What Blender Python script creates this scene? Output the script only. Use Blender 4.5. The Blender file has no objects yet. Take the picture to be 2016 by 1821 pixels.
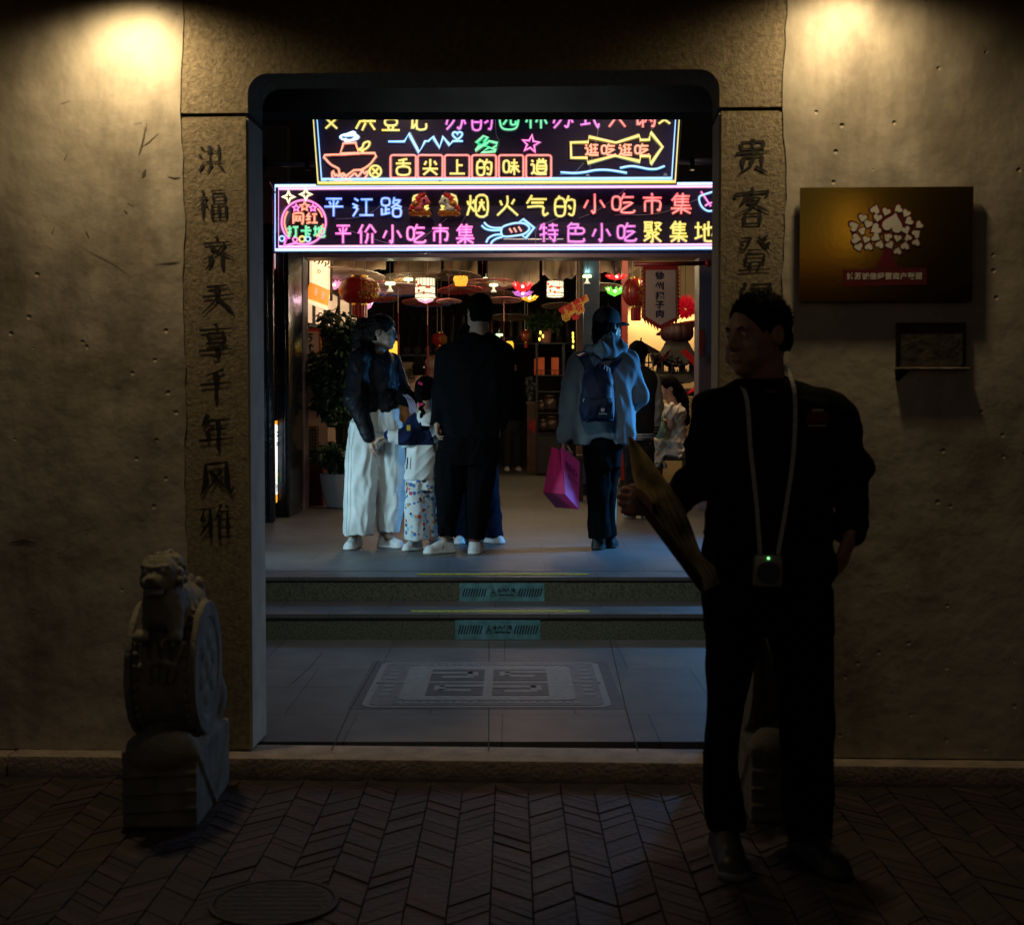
import bpy, bmesh, math, random
import numpy as np
from mathutils import Vector, Matrix

random.seed(7)
rng = np.random.default_rng(11)
R = math.radians
sc = bpy.context.scene
COL = sc.collection

# ---------------------------------------------------------------- camera
FPX = 2700.0                      # focal length in pixels of a 2016 px wide picture
PITCH = math.atan(104.5 / FPX)
CAM = Vector((0.0, 0.0, 1.37))
cd = bpy.data.cameras.new("camera")
cam = bpy.data.objects.new("camera", cd)
COL.objects.link(cam)
cam.location = CAM
cam.rotation_euler = (R(90) - PITCH, 0, 0)
cd.sensor_width = 36
cd.lens = 36 * FPX / 2016
cd.clip_start = 0.1
cd.clip_end = 400
cd.dof.use_dof = True
cd.dof.focus_distance = 9.6
cd.dof.aperture_fstop = 5.0
sc.camera = cam

# ---------------------------------------------------------------- night sky, exposure
w = bpy.data.worlds.new("World")
sc.world = w
w.use_nodes = True
nt = w.node_tree
bg = nt.nodes["Background"]
sky = nt.nodes.new("ShaderNodeTexSky")
sky.sky_type = 'NISHITA'
sky.sun_disc = False
sky.sun_elevation = R(-1.5)
sky.sun_rotation = R(200)
nt.links.new(sky.outputs[0], bg.inputs[0])
bg.inputs[1].default_value = 0.078
vs = sc.view_settings
vs.view_transform = 'Standard'
vs.look = 'None'
vs.exposure = 0
vs.gamma = 1
vs.use_curve_mapping = False
cy = sc.cycles
cy.use_denoising = True
cy.denoiser = 'OPENIMAGEDENOISE'
cy.max_bounces = 6
cy.diffuse_bounces = 3
cy.glossy_bounces = 3
cy.transparent_max_bounces = 12
cy.sample_clamp_indirect = 4.0
cy.caustics_reflective = False
cy.caustics_refractive = False
cy.blur_glossy = 0.5

def lamp(name, kind, loc, energy, color, size=0.1, aim=None, spot=None, blend=0.4):
    l = bpy.data.lights.new(name, kind)
    l.energy = energy
    l.color = color
    if kind == 'AREA':
        l.shape = 'RECTANGLE'
        l.size, l.size_y = size if isinstance(size, tuple) else (size, size)
    else:
        l.shadow_soft_size = size
    if kind == 'SPOT':
        l.spot_size = spot
        l.spot_blend = blend
    o = bpy.data.objects.new(name, l)
    COL.objects.link(o)
    o.location = loc
    if aim is not None:
        d = Vector(aim) - Vector(loc)
        o.rotation_euler = d.to_track_quat('-Z', 'Y').to_euler()
    return o

WARM = (1.0, 0.75, 0.40)
# wall washers over the gate front (fixtures are built further down)
LAMP_L = (-1.40, 4.965, 2.895)
LAMP_R = (1.20, 4.855, 2.925)
lamp("wall_spot", 'SPOT', LAMP_L, 41, WARM, 0.06, (LAMP_L[0], LAMP_L[1] + 0.27, LAMP_L[2] - 1.0), R(158), 1.0)
lamp("wall_spot", 'SPOT', LAMP_R, 34, WARM, 0.06, (LAMP_R[0], LAMP_R[1] + 0.27, LAMP_R[2] - 1.0), R(158), 1.0)
# unseen side and overhead lamps, inferred from the cool light on the group
for p, e, c, a in (((-2.30, 8.7, 1.15), 13, (0.50, 0.84, 1.0), (-1.0, 9.7, 0.75)), ((2.30, 10.2, 1.7), 46, (0.10, 0.46, 1.0), (0.9, 9.6, 0.8)),
                   ((0.0, 5.9, 3.35), 19, (0.88, 0.95, 0.86), (0.0, 8.3, 0.2))):
    lamp("passage_light", 'AREA', p, e, c, 0.35, a).data.spread = R(110)
# warm downlights over the neon signs
for x in (-0.95, 0.95):
    lamp("sign_light", 'SPOT', (x, 10.7, 4.30), 70, (1, .78, .5), 0.05, (x * .9, 11.6, 2.9), R(95), 0.7)
# unseen warm points added to brighten the market's people, banner and goods
for p, e, c in (((-1.25, 15.4, 3.5), 34, (1, .62, .28)), ((0.2, 19.0, 3.5), 14, (1, .6, .28)),
                ((0.2, 12.9, 2.93), 25, (1, .62, .40)), ((1.9, 14.35, 3.3), 62, (1, .70, .42)), ((1.6, 16.6, 3.3), 30, (1, .7, .36)), ((0.4, 26.0, 3.4), 5, (1, .55, .25))):
    lamp("market_fill", 'POINT', p, e, c, 0.15)

# ---------------------------------------------------------------- helpers: picture -> place
def ray(u, v):
    dx = (u - 1008) / FPX
    dy = (910.5 - v) / FPX
    f = Vector((0, math.cos(PITCH), -math.sin(PITCH)))
    up = Vector((0, math.sin(PITCH), math.cos(PITCH)))
    return Vector((dx, 0, 0)) + f + up * dy

def at(u, v, Y):
    d = ray(u, v)
    return CAM + d * (Y / d.y)

def onz(u, v, z):
    d = ray(u, v)
    return CAM + d * ((z - CAM.z) / d.z)

# ---------------------------------------------------------------- helpers: materials
MATS = {}
def mat(name, col, rough=0.6, metal=0.0, var=0.18, scale=6.0, bump=0.0, bscale=60.0, emit=None, es=1.0, spec=0.5,
        col2=None, trans=None, detail=5.0, coat=0.0, dist=0.01, sheen=0.0):
    if name in MATS:
        return MATS[name]
    m = bpy.data.materials.new(name)
    MATS[name] = m
    m.use_nodes = True
    t = m.node_tree
    N, L = t.nodes, t.links
    b = N["Principled BSDF"]
    b.inputs["Roughness"].default_value = rough
    b.inputs["Metallic"].default_value = metal
    b.inputs["Specular IOR Level"].default_value = spec
    b.inputs["Coat Weight"].default_value = coat
    b.inputs["Sheen Weight"].default_value = sheen
    tc = N.new("ShaderNodeTexCoord")
    n = N.new("ShaderNodeTexNoise")
    n.inputs["Scale"].default_value = scale
    n.inputs["Detail"].default_value = detail
    L.new(tc.outputs["Object"], n.inputs["Vector"])
    r = N.new("ShaderNodeValToRGB")
    c = list(col)
    d = list(col2) if col2 else [x * (1 - var) for x in c]
    e = c if col2 else [min(1, x * (1 + var)) for x in c]
    r.color_ramp.elements[0].position = 0.3
    r.color_ramp.elements[1].position = 0.7
    r.color_ramp.elements[0].color = (*d, 1)
    r.color_ramp.elements[1].color = (*e, 1)
    L.new(n.outputs["Fac"], r.inputs[0])
    L.new(r.outputs[0], b.inputs["Base Color"])
    if emit:
        b.inputs["Emission Color"].default_value = (*emit, 1)
        b.inputs["Emission Strength"].default_value = es
    if bump:
        n2 = N.new("ShaderNodeTexNoise")
        n2.inputs["Scale"].default_value = bscale
        n2.inputs["Detail"].default_value = 4
        L.new(tc.outputs["Object"], n2.inputs["Vector"])
        bp = N.new("ShaderNodeBump")
        bp.inputs["Strength"].default_value = bump
        bp.inputs["Distance"].default_value = dist
        L.new(n2.outputs["Fac"], bp.inputs["Height"])
        L.new(bp.outputs[0], b.inputs["Normal"])
    if trans:
        tr = N.new("ShaderNodeBsdfTransparent")
        tr.inputs[0].default_value = (*trans[1], 1)
        mx = N.new("ShaderNodeMixShader")
        mx.inputs[0].default_value = trans[0]
        L.new(b.outputs[0], mx.inputs[1])
        L.new(tr.outputs[0], mx.inputs[2])
        L.new(mx.outputs[0], N["Material Output"].inputs[0])
    return m

def translucent(m, col, f):
    # paper or petals that let light through
    t = m.node_tree
    N, L = t.nodes, t.links
    tr = N.new("ShaderNodeBsdfTranslucent")
    b = N["Principled BSDF"]
    L.new(b.inputs["Base Color"].links[0].from_socket, tr.inputs[0])
    mx = N.new("ShaderNodeMixShader")
    mx.inputs[0].default_value = f
    L.new(b.outputs[0], mx.inputs[1])
    L.new(tr.outputs[0], mx.inputs[2])
    L.new(mx.outputs[0], N["Material Output"].inputs[0])
    return m

def neon(name, col, s):
    # a lit tube: saturated glow with a paler core where one looks straight at it
    if name in MATS:
        return MATS[name]
    m = bpy.data.materials.new(name)
    MATS[name] = m
    m.use_nodes = True
    t = m.node_tree
    N, L = t.nodes, t.links
    b = N["Principled BSDF"]
    lw = N.new("ShaderNodeLayerWeight")
    lw.inputs[0].default_value = 0.35
    rp = N.new("ShaderNodeValToRGB")
    core = [x + (1.0 - x) * 0.30 for x in col]
    rp.color_ramp.elements[0].color = (*core, 1)
    rp.color_ramp.elements[1].color = (*col, 1)
    rp.color_ramp.elements[1].position = 0.42
    L.new(lw.outputs["Facing"], rp.inputs[0])
    b.inputs["Base Color"].default_value = (0.3, 0.3, 0.3, 1)
    L.new(rp.outputs[0], b.inputs["Emission Color"])
    b.inputs["Emission Strength"].default_value = s
    b.inputs["Roughness"].default_value = 0.4
    return m

# ---------------------------------------------------------------- helpers: meshes
EMPTIES = {}
class MB:
    def __init__(s):
        s.v, s.f, s.m = [], [], []
    def add(s, vs_, fs_, mi=0):
        o = len(s.v)
        s.v += [tuple(p) for p in vs_]
        s.f += [tuple(i + o for i in f) for f in fs_]
        s.m += [mi] * len(fs_)
        return s
    def box(s, lo, hi, mi=0, M=None, bev=0.0):
        (a, b, c), (d, e, f) = lo, hi
        if bev:
            bm = bmesh.new()
            bmesh.ops.create_cube(bm, size=1)
            for q in bm.verts:
                q.co = Vector(((a + d) / 2 + q.co.x * (d - a), (b + e) / 2 + q.co.y * (e - b), (c + f) / 2 + q.co.z * (f - c)))
            bmesh.ops.bevel(bm, geom=bm.edges[:], offset=bev, segments=2, affect='EDGES', profile=0.6)
            s.bm(bm, mi, M)
            return s
        P = [Vector(p) for p in ((a, b, c), (d, b, c), (d, e, c), (a, e, c), (a, b, f), (d, b, f), (d, e, f), (a, e, f))]
        if M:
            P = [M @ p for p in P]
        return s.add(P, [(0, 3, 2, 1), (4, 5, 6, 7), (0, 1, 5, 4), (1, 2, 6, 5), (2, 3, 7, 6), (3, 0, 4, 7)], mi)
    def bm(s, bm, mi=0, M=None):
        bm.verts.index_update()
        s.add([(M @ q.co) if M else q.co.copy() for q in bm.verts], [[q.index for q in f.verts] for f in bm.faces], mi)
        bm.free()
        return s
    def hexa(s, P, mi=0):
        return s.add(P, [(0, 3, 2, 1), (4, 5, 6, 7), (0, 1, 5, 4), (1, 2, 6, 5), (2, 3, 7, 6), (3, 0, 4, 7)], mi)
    def tube(s, pts, r, n=8, mi=0, cap=True, closed=False, rs=None):
        P = [Vector(p) for p in pts]
        if len(P) < 2:
            return s
        k = len(P)
        T = []
        for i in range(k):
            a = P[(i - 1) % k] if (closed or i > 0) else P[i]
            b = P[(i + 1) % k] if (closed or i < k - 1) else P[i]
            d = (b - a)
            T.append(d.normalized() if d.length > 1e-9 else Vector((0, 0, 1)))
        ref = Vector((0, 1, 0)) if abs(T[0].y) < 0.9 else Vector((0, 0, 1))
        V, F = [], []
        nrm = None
        for i in range(k):
            t = T[i]
            if nrm is None:
                nrm = (ref - t * ref.dot(t)).normalized()
            else:
                q = nrm - t * nrm.dot(t)
                nrm = q.normalized() if q.length > 1e-6 else nrm
            bn = t.cross(nrm)
            sc_ = 1.0
            if (closed or 0 < i < k - 1):
                d1 = (P[i] - P[i - 1])
                d2 = (P[(i + 1) % k] - P[i])
                if d1.length > 1e-9 and d2.length > 1e-9:
                    ca = max(0.35, math.sqrt(max(0, (1 + d1.normalized().dot(d2.normalized())) / 2)))
                    sc_ = min(1.6, 1 / ca)
            rr = rs[i] if rs is not None else r
            for j in range(n):
                a = 2 * math.pi * j / n
                V.append(P[i] + (nrm * math.cos(a) + bn * math.sin(a)) * rr * (sc_ if abs(sc_ - 1) > .02 else 1))
        m_ = k if closed else k - 1
        for i in range(m_):
            for j in range(n):
                a, b = i * n + j, i * n + (j + 1) % n
                c, d = ((i + 1) % k) * n + (j + 1) % n, ((i + 1) % k) * n + j
                F.append((a, b, c, d))
        if cap and not closed:
            F.append(tuple(range(n - 1, -1, -1)))
            F.append(tuple((k - 1) * n + j for j in range(n)))
        return s.add(V, F, mi)
    def lathe(s, prof, c=(0, 0, 0), n=20, mi=0, M=None, wob=0.0):
        c = Vector(c)
        V, F = [], []
        for (r, z) in prof:
            for j in range(n):
                a = 2 * math.pi * j / n
                q = r * (1 + wob * math.cos(a * n / 2))
                p = Vector((q * math.cos(a), q * math.sin(a), z))
                V.append((M @ p if M else p) + c)
        for i in range(len(prof) - 1):
            for j in range(n):
                F.append((i * n + j, i * n + (j + 1) % n, (i + 1) * n + (j + 1) % n, (i + 1) * n + j))
        F.append(tuple(range(n - 1, -1, -1)))
        F.append(tuple((len(prof) - 1) * n + j for j in range(n)))
        return s.add(V, F, mi)
    def prism(s, poly, fr, d0, d1, mi=0):
        # poly: 2-D outline, fr = (origin, ux, uy, normal); extruded from d0 to d1 along the normal
        o, ux, uy, nn = fr
        k = len(poly)
        V = [o + ux * p[0] + uy * p[1] + nn * d0 for p in poly] + [o + ux * p[0] + uy * p[1] + nn * d1 for p in poly]
        F = [tuple(range(k - 1, -1, -1)), tuple(range(k, 2 * k))]
        F += [(i, (i + 1) % k, k + (i + 1) % k, k + i) for i in range(k)]
        return s.add(V, F, mi)
    def ball(s, c, r, n=12, mi=0, M=None):
        rx, ry, rz = r if isinstance(r, (tuple, list)) else (r, r, r)
        prof = []
        V, F = [], []
        c = Vector(c)
        m_ = max(4, n // 2)
        for i in range(m_ + 1):
            t = math.pi * i / m_
            for j in range(n):
                a = 2 * math.pi * j / n
                p = Vector((rx * math.sin(t) * math.cos(a), ry * math.sin(t) * math.sin(a), rz * math.cos(t)))
                V.append((M @ p if M else p) + c)
        for i in range(m_):
            for j in range(n):
                F.append((i * n + j, (i + 1) * n + j, (i + 1) * n + (j + 1) % n, i * n + (j + 1) % n))
        return s.add(V, F, mi)
    def build(s, name, mats, parent=None, smooth=False, kind=None):
        me = bpy.data.meshes.new(name)
        me.from_pydata(s.v, [], s.f)
        mats = mats if isinstance(mats, (list, tuple)) else [mats]
        for q in mats:
            me.materials.append(q)
        if len(mats) > 1:
            me.polygons.foreach_set("material_index", s.m)
        if smooth:
            me.polygons.foreach_set("use_smooth", [True] * len(me.polygons))
            if isinstance(smooth, float):
                me.set_sharp_from_angle(angle=smooth)
        bm = bmesh.new()
        bm.from_mesh(me)
        bmesh.ops.recalc_face_normals(bm, faces=bm.faces)
        bm.to_mesh(me)
        bm.free()
        me.update()
        o = bpy.data.objects.new(name, me)
        COL.objects.link(o)
        if parent is not None:
            o.parent = parent
            if parent.name in EMPTIES:
                o.matrix_parent_inverse = Matrix.Translation(-EMPTIES[parent.name])
        if kind:
            o["kind"] = kind
        return o

def thing(name, label, cat, loc=(0, 0, 0), group=None):
    o = bpy.data.objects.new(name, None)
    COL.objects.link(o)
    o.empty_display_size = 0.1
    o.location = loc
    EMPTIES[o.name] = Vector(loc)
    return tag(o, label, cat, group)

def tag(o, label, cat, group=None):
    o["label"] = label
    o["category"] = cat
    if group:
        o["group"] = group
    return o

def fr_plane(o, ux, uy):
    ux, uy = Vector(ux).normalized(), Vector(uy).normalized()
    return (Vector(o), ux, uy, ux.cross(uy).normalized())

def text_into(mb, s, size, fr, off=0.001, mi=0, bold=0.0, sx=1.0, ext=0.0, sp=1.0, align='CENTER'):
    c = bpy.data.curves.new("t", 'FONT')
    c.body = s
    c.size = size
    c.offset = bold
    c.extrude = ext
    c.align_x = align
    c.align_y = 'CENTER'
    c.space_character = sp
    c.resolution_u = 3
    o = bpy.data.objects.new("t", c)
    COL.objects.link(o)
    dg = bpy.context.evaluated_depsgraph_get()
    me = bpy.data.meshes.new_from_object(o.evaluated_get(dg))
    org, ux, uy, nn = fr
    mb.add([org + ux * (q.co.x * sx) + uy * q.co.y + nn * (q.co.z + off) for q in me.vertices],
           [tuple(p.vertices) for p in me.polygons], mi)
    bpy.data.objects.remove(o)
    bpy.data.curves.remove(c)
    bpy.data.meshes.remove(me)
    return mb

def smooth_path(pts, sub=4, closed=False):
    P = [Vector(p) for p in pts]
    k = len(P)
    if k < 3:
        return P
    out = []
    for i in range(k if closed else k - 1):
        p0 = P[(i - 1) % k] if (closed or i > 0) else P[0]
        p1, p2 = P[i], P[(i + 1) % k]
        p3 = P[(i + 2) % k] if (closed or i < k - 2) else P[-1]
        for j in range(sub):
            t = j / sub
            out.append(0.5 * ((2 * p1) + (p2 - p0) * t + (2 * p0 - 5 * p1 + 4 * p2 - p3) * t * t + (3 * p1 - p0 - 3 * p2 + p3) * t ** 3))
    if not closed:
        out.append(P[-1])
    return out

# ================================================================ the gate front
Y0 = 5.13
YAW = R(2.4)
MF = Matrix.Translation((0, Y0, 0)) @ Matrix.Rotation(-YAW, 4, 'Z')
MFI = MF.inverted()

def fl(u, v, d=0.0):
    # where a sight line meets the plane d behind the gate front (x, z on that plane)
    o, q = MFI @ CAM, MFI.to_3x3() @ ray(u, v)
    p = o + q * ((d - o.y) / q.y)
    return p.x, p.z

def F(x, d, z):
    return MF @ Vector((x, d, z))

FFR = (F(0, 0, 0), (F(1, 0, 0) - F(0, 0, 0)), Vector((0, 0, 1)), (F(0, -1, 0) - F(0, 0, 0)))   # frame facing the street

M_PLAST = mat("lime_plaster", (0.57, 0.51, 0.42), 0.9, 0, 0.1, 3.0, 0.45, 7, col2=(0.42, 0.37, 0.30), detail=9, dist=0.018)
M_STONE = mat("hammered_stone", (0.38, 0.31, 0.205), 0.92, 0, 0.1, 55, 1.0, 70, col2=(0.20, 0.16, 0.105), detail=6, dist=0.010)
M_KERB = mat("worn_granite", (0.30, 0.24, 0.20), 0.7, 0, 0.25, 12, 0.5, 60, dist=0.01)
M_INK = mat("black_paint", (0.012, 0.010, 0.010), 0.7, 0, 0.2, 30)
M_DARKWOOD = mat("dark_timber", (0.018, 0.016, 0.015), 0.45, 0, 0.3, 14, 0.3, 40)
M_BLACKMET = mat("black_metal", (0.015, 0.015, 0.017), 0.4, 0.6, 0.2, 20)
M_SOOT = mat("dark_ceiling", (0.012, 0.012, 0.013), 0.8, 0, 0.3, 4)

def tune_plaster():
    # rain streaks, patches and knocks in the limewash
    t = M_PLAST.node_tree
    N, L = t.nodes, t.links
    b = N["Principled BSDF"]
    tc = N.new("ShaderNodeTexCoord")
    mp = N.new("ShaderNodeMapping")
    mp.inputs["Scale"].default_value = (2.2, 2.2, 1.0)
    L.new(tc.outputs["Object"], mp.inputs[0])
    n = N.new("ShaderNodeTexNoise")
    n.inputs["Scale"].default_value = 1.4
    n.inputs["Detail"].default_value = 8
    n.inputs["Roughness"].default_value = 0.65
    L.new(mp.outputs[0], n.inputs["Vector"])
    r = N.new("ShaderNodeValToRGB")
    r.color_ramp.elements[0].position = 0.36
    r.color_ramp.elements[1].position = 0.58
    r.color_ramp.elements[0].color = (0.50, 0.49, 0.48, 1)
    r.color_ramp.elements[1].color = (1, 1, 1, 1)
    L.new(n.outputs["Fac"], r.inputs[0])
    mx = N.new("ShaderNodeMix")
    mx.data_type = 'RGBA'
    mx.blend_type = 'MULTIPLY'
    mx.inputs[0].default_value = 1
    old = b.inputs["Base Color"].links[0].from_socket
    L.new(old, mx.inputs[6])
    L.new(r.outputs[0], mx.inputs[7])
    L.new(mx.outputs[2], b.inputs["Base Color"])
    # pits: sparse voronoi dents on top of the trowel waves
    v = N.new("ShaderNodeTexVoronoi")
    v.inputs["Scale"].default_value = 13
    L.new(tc.outputs["Object"], v.inputs["Vector"])
    rr = N.new("ShaderNodeValToRGB")
    rr.color_ramp.elements[0].position = 0.03
    rr.color_ramp.elements[1].position = 0.13
    L.new(v.outputs["Distance"], rr.inputs[0])
    n3 = N.new("ShaderNodeTexNoise")
    n3.inputs["Scale"].default_value = 2.6
    L.new(tc.outputs["Object"], n3.inputs["Vector"])
    mk = N.new("ShaderNodeMath")
    mk.operation = 'GREATER_THAN'
    mk.inputs[1].default_value = 0.50
    L.new(n3.outputs["Fac"], mk.inputs[0])
    mm = N.new("ShaderNodeMix")
    mm.inputs[2].default_value = 1.0
    L.new(mk.outputs[0], mm.inputs[0])
    L.new(rr.outputs[0], mm.inputs[3])
    bp = N.new("ShaderNodeBump")
    bp.inputs["Strength"].default_value = 0.55
    bp.inputs["Distance"].default_value = 0.02
    L.new(mm.outputs[0], bp.inputs["Height"])
    L.new(b.inputs["Normal"].links[0].from_socket, bp.inputs["Normal"])
    L.new(bp.outputs[0], b.inputs["Normal"])
tune_plaster()


for n_ in M_STONE.node_tree.nodes:
    if n_.type == 'TEX_NOISE' and abs(n_.inputs["Scale"].default_value - 70) < 1:
        n_.inputs["Detail"].default_value = 9
        n_.inputs["Roughness"].default_value = 0.72
xlo, _ = fl(357, 800)
xli, _ = fl(492, 800)
xri, _ = fl(1413, 800)
xro, _ = fl(1548, 800)
_, z_open = fl(950, 141)
zjl = fl(420, 226)[1]
zjr = fl(1480, 214)[1]
ZT = 4.0
TH = 0.25
ZK = 0.072

gw = thing("stone_gateway", "hammered stone door surround with black calligraphy down both pillars", "gateway", F((xli + xri) / 2, 0, ZK))
gap = 0.006
M_DRESS = mat("lit_dressed_stone", (0.52, 0.47, 0.37), 0.8, 0, 0.15, 9, 0.3, 60, dist=0.004)
def pillar(x0, x1, ztop):
    m = MB()
    bm = bmesh.new()
    bmesh.ops.create_cube(bm, size=1)
    for q in bm.verts:
        q.co = Vector((x0 + (q.co.x + .5) * (x1 - x0), (q.co.y + .5) * TH, ZK + (q.co.z + .5) * (ztop - ZK)))
    bmesh.ops.bevel(bm, geom=bm.edges[:], offset=0.008, segments=2, affect='EDGES')
    m.bm(bm, 0, MF)
    xin = x1 if x0 < -1 else x0
    for i, f_ in enumerate(m.f):       # the reveal is dressed smooth, and coloured paler to look lit
        if all(abs((MFI @ Vector(m.v[k])).x - xin) < .0085 for k in f_):
            m.m[i] = 1
    return m.build("pillar", [M_STONE, M_DRESS], gw, smooth=0.6)
pil_l = pillar(xlo, xli, zjl - gap)
pil_r = pillar(xri, xro, zjr - gap)
def arc(cx, cz, r, a0, a1, n=8):
    return [(cx + r * math.cos(R(a0 + (a1 - a0) * i / n)), cz + r * math.sin(R(a0 + (a1 - a0) * i / n))) for i in range(n + 1)]
rc = 0.075
lp = [(xlo, zjl + gap), (xlo, ZT), (xro, ZT), (xro, zjr + gap), (xri, zjr + gap)]
lp += arc(xri - rc, z_open - rc, rc, 0, 90) + arc(xli + rc, z_open - rc, rc, 90, 180) + [(xli, zjl + gap)]
m = MB().prism(lp, FFR, 0.0, -TH)
m.build("lintel", M_STONE, gw)

# ---------------------------------------------------------------- writing, stroke by stroke (100 x 100 box, y down)
GL = {
'平': "1512 8812|3025 3842|7222 6042|0850 9450|5012 5098",
'江': "1410 3222|0636 2648 1254 2860 0898|4215 9415|6615 6692|3692 9892",
'路': "1012 1042 4042 4012 1012|2642 2690|2664 4464|0858 0892|0490 4680|6404 5838|6220 8820 7042 5056|6034 9654|6062 6096 9096 9062 6062",
'烟': "2004 2045 0696|0730 1348|3825 3042|2255 3878|4812 4893 9393 9312 4812|5838 8438|7022 7038 6455 5478|7042 8474",
'火': "2028 2850|8022 6845|5006 4850 0896|5052 9496",
'气': "3004 0842|2522 9022|2638 7838|1058 7255 7480 8096 9684",
'的': "2806 1825|1225 1292 4892 4825 1225|1256 4856|6806 5442|5828 9228 8890 7292 6885|6550 7868",
'小': "5206 5292 3882|2535 0872|7435 9470",
'吃': "0825 0875 3675 3625 0825|5604 4235|5022 9522|4848 8848 4580 4892 9092 9880",
'市': "4604 5415|0825 9425|1840 1888|1840 8440 8482 7276|5015 5099",
'集': "3604 0838|2226 2264|5404 6014|2418 8818|2431 8431|2444 8444|2460 9060|5618 5660|0474 9674|5060 5099|4676 1097|5476 9296",
'价': "3006 0650|2035 2099|6805 4045|6808 9646|5448 5275 4298|7848 7899",
'特': "1812 0640|0830 4230|2606 2699|0666 4254|6806 6840|4818 9218|4442 9642|4462 9462|7844 7892 6686|5272 6286",
'色': "3604 1028|3014 6614 5632|1632 8832 8858 1658|1632 1690 2896 9296 9480|5232 5258",
'聚': "0610 5210|1410 1448|4410 4448|1422 4422|1434 4434|0650 5246|5814 9014 6246|6422 9448|2060 7454|5056 5098 4094|3866 1074|4074 0694|8458 5872|5870 9498",
'网': "1012 1098|1012 9012 9092 7892|2430 4678|4430 2080|5430 7678|7630 5080",
'红': "3006 1036 3434 0866 3860|0494 4086|5018 9218|7018 7090|4690 9690",
'打': "0830 4430|2808 2890 1480|0666 4454|5218 9618|7618 7690 6286",
'卡': "5005 5045|5024 8224|0846 9446|5046 5098|5462 8478",
'地': "0432 3832|2008 2076|0484 4070|4044 9232 9066 8464|6805 6872|5016 5082 5694 9094 9678",
'洪': "1210 2622|0636 1846|0690 2660|4408 4460|7408 7460|3028 9428|2862 9662|5068 3496|7068 9294",
'登': "1412 4012 2638 0650|1226 2434|8408 6422|6010 7026 9450|9026 7436|3044 7044|2856 2876 7476 7456 2856|3678 4292|6478 5892|0895 9295",
'记': "1810 2822|0636 2636 2688 4272|4816 8816 8846 5046|5046 5090 9490 9670",
'苏': "0818 9418|3206 3230|6806 6830|1642 7842 7292 5886|4830 4264 1097|1654 0878|8452 9676",
'韵': "2404 3012|0614 4814|1420 1830|3820 3430|0434 5034|1246 1294 4494 4446 1246|1268 4468|6206 5234|6022 9422 9290 7892|6446 7852|6272 8062",
'园': "0808 0870 1892 3898 6298 8292 9270 9208 0808|3026 7026|2044 8044|4044 3862 2280|5844 5874 6480 8078 8066",
'林': "0430 4630|2606 2698|2434 0674|2838 4658|5030 9630|7206 7298|7034 5074|7436 9880",
'式': "0624 9424|1646 5446|3446 3484|1086 5880|6406 6644 7876 9296 9680|7808 9018",
'锅': "2204 0632|1820 4220|1040 4040|0858 4258|2640 2686 4474|5408 5434 8834 8808 5408|4848 4898|4848 9648 9692 8490|7034 7050 5678|7056 8876",
'舌': "7206 2216|0832 9232|5012 5054|2054 2094 8094 8054 2054",
'尖': "5006 5046|2818 1640|7218 8640|0662 9462|5050 4270 1097|5268 9097",
'上': "5008 5090|5042 8242|0690 9490",
'味': "0822 0876 3676 3622 0822|4828 8828|4248 9648|6806 6898|6650 4486|7050 9882",
'道': "1012 2024|0440 2240 2278 0892|1286 2482 4292 9692|5004 5614|7804 7014|3818 9618|6618 6030|4430 4480 8880 8830 4430|4446 8846|4462 8862",
'逛': "1012 2024|0440 2240 2278 0892|1286 2482 4292 9692|5206 3632|3618 4832 4876 3674|4848 3660|5814 9414|7414 7476|5844 9044|5476 9676",
'福': "2006 2618|0828 3628 0462|2240 2298|2846 4060|4810 9610|5422 5442 9042 9022 5422|5052 5094 9494 9452 5052|7252 7294|5072 9472",
'齐': "4802 5414|1022 9020|7424 4850 0870|2830 5446 9866|3458 3080 1698|6658 6699",
'天': "1820 8216|0648 9444|5016 4658 0496|5050 9898",
'享': "4802 5412|0618 9416|3026 3044 7042 7026 3026|2254 7850 5466|0472 9670|5466 5492 3886",
'千': "7406 2022|0448 9644|5014 5099",
'年': "3002 1236|2620 8818|2844 8242|2844 2872|0472 9668|5620 5699",
'风': "1812 1860 0498|1812 7808 7866 9296 9876|6428 2878|3030 7480",
'雅': "0614 4612|1614 0844 4642|3214 3290 2286|3046 0484|6202 4644|5628 5698|7404 8014|5822 9620|5844 9442|5866 9464|5690 9888|7822 7890",
'贵': "2010 2028 8028 8010 2010|5002 5038|0440 9638|2450 2486|2450 7650 7686|5058 4676 1098|5878 9298",
'客': "4802 5412|0816 0428|0816 9414 8628|4022 1650|3830 7230 4656 0474|3838 9670|3072 3098 7298 7272 3072",
'门': "1406 2218|0820 0898|3414 9214 9290 7690",
'最': "2408 2442 7642 7608 2408|2424 7624|0850 9450|1650 1690|4050 4096|0492 4686|5262 9062 5098|5866 9698",
'具': "2008 2070 8070 8008 2008|2024 8024|2038 8038|2054 8054|0472 9672|3676 1096|6476 9096",
'x': "1010 9090|9010 1090", '“': "1010 2022|3810 4822",
}
def strokes(ch):
    out = []
    for s in GL[ch].split("|"):
        out.append([(int(p[:2]) / 99.0, int(p[2:]) / 99.0) for p in s.split()])
    return out

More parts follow.
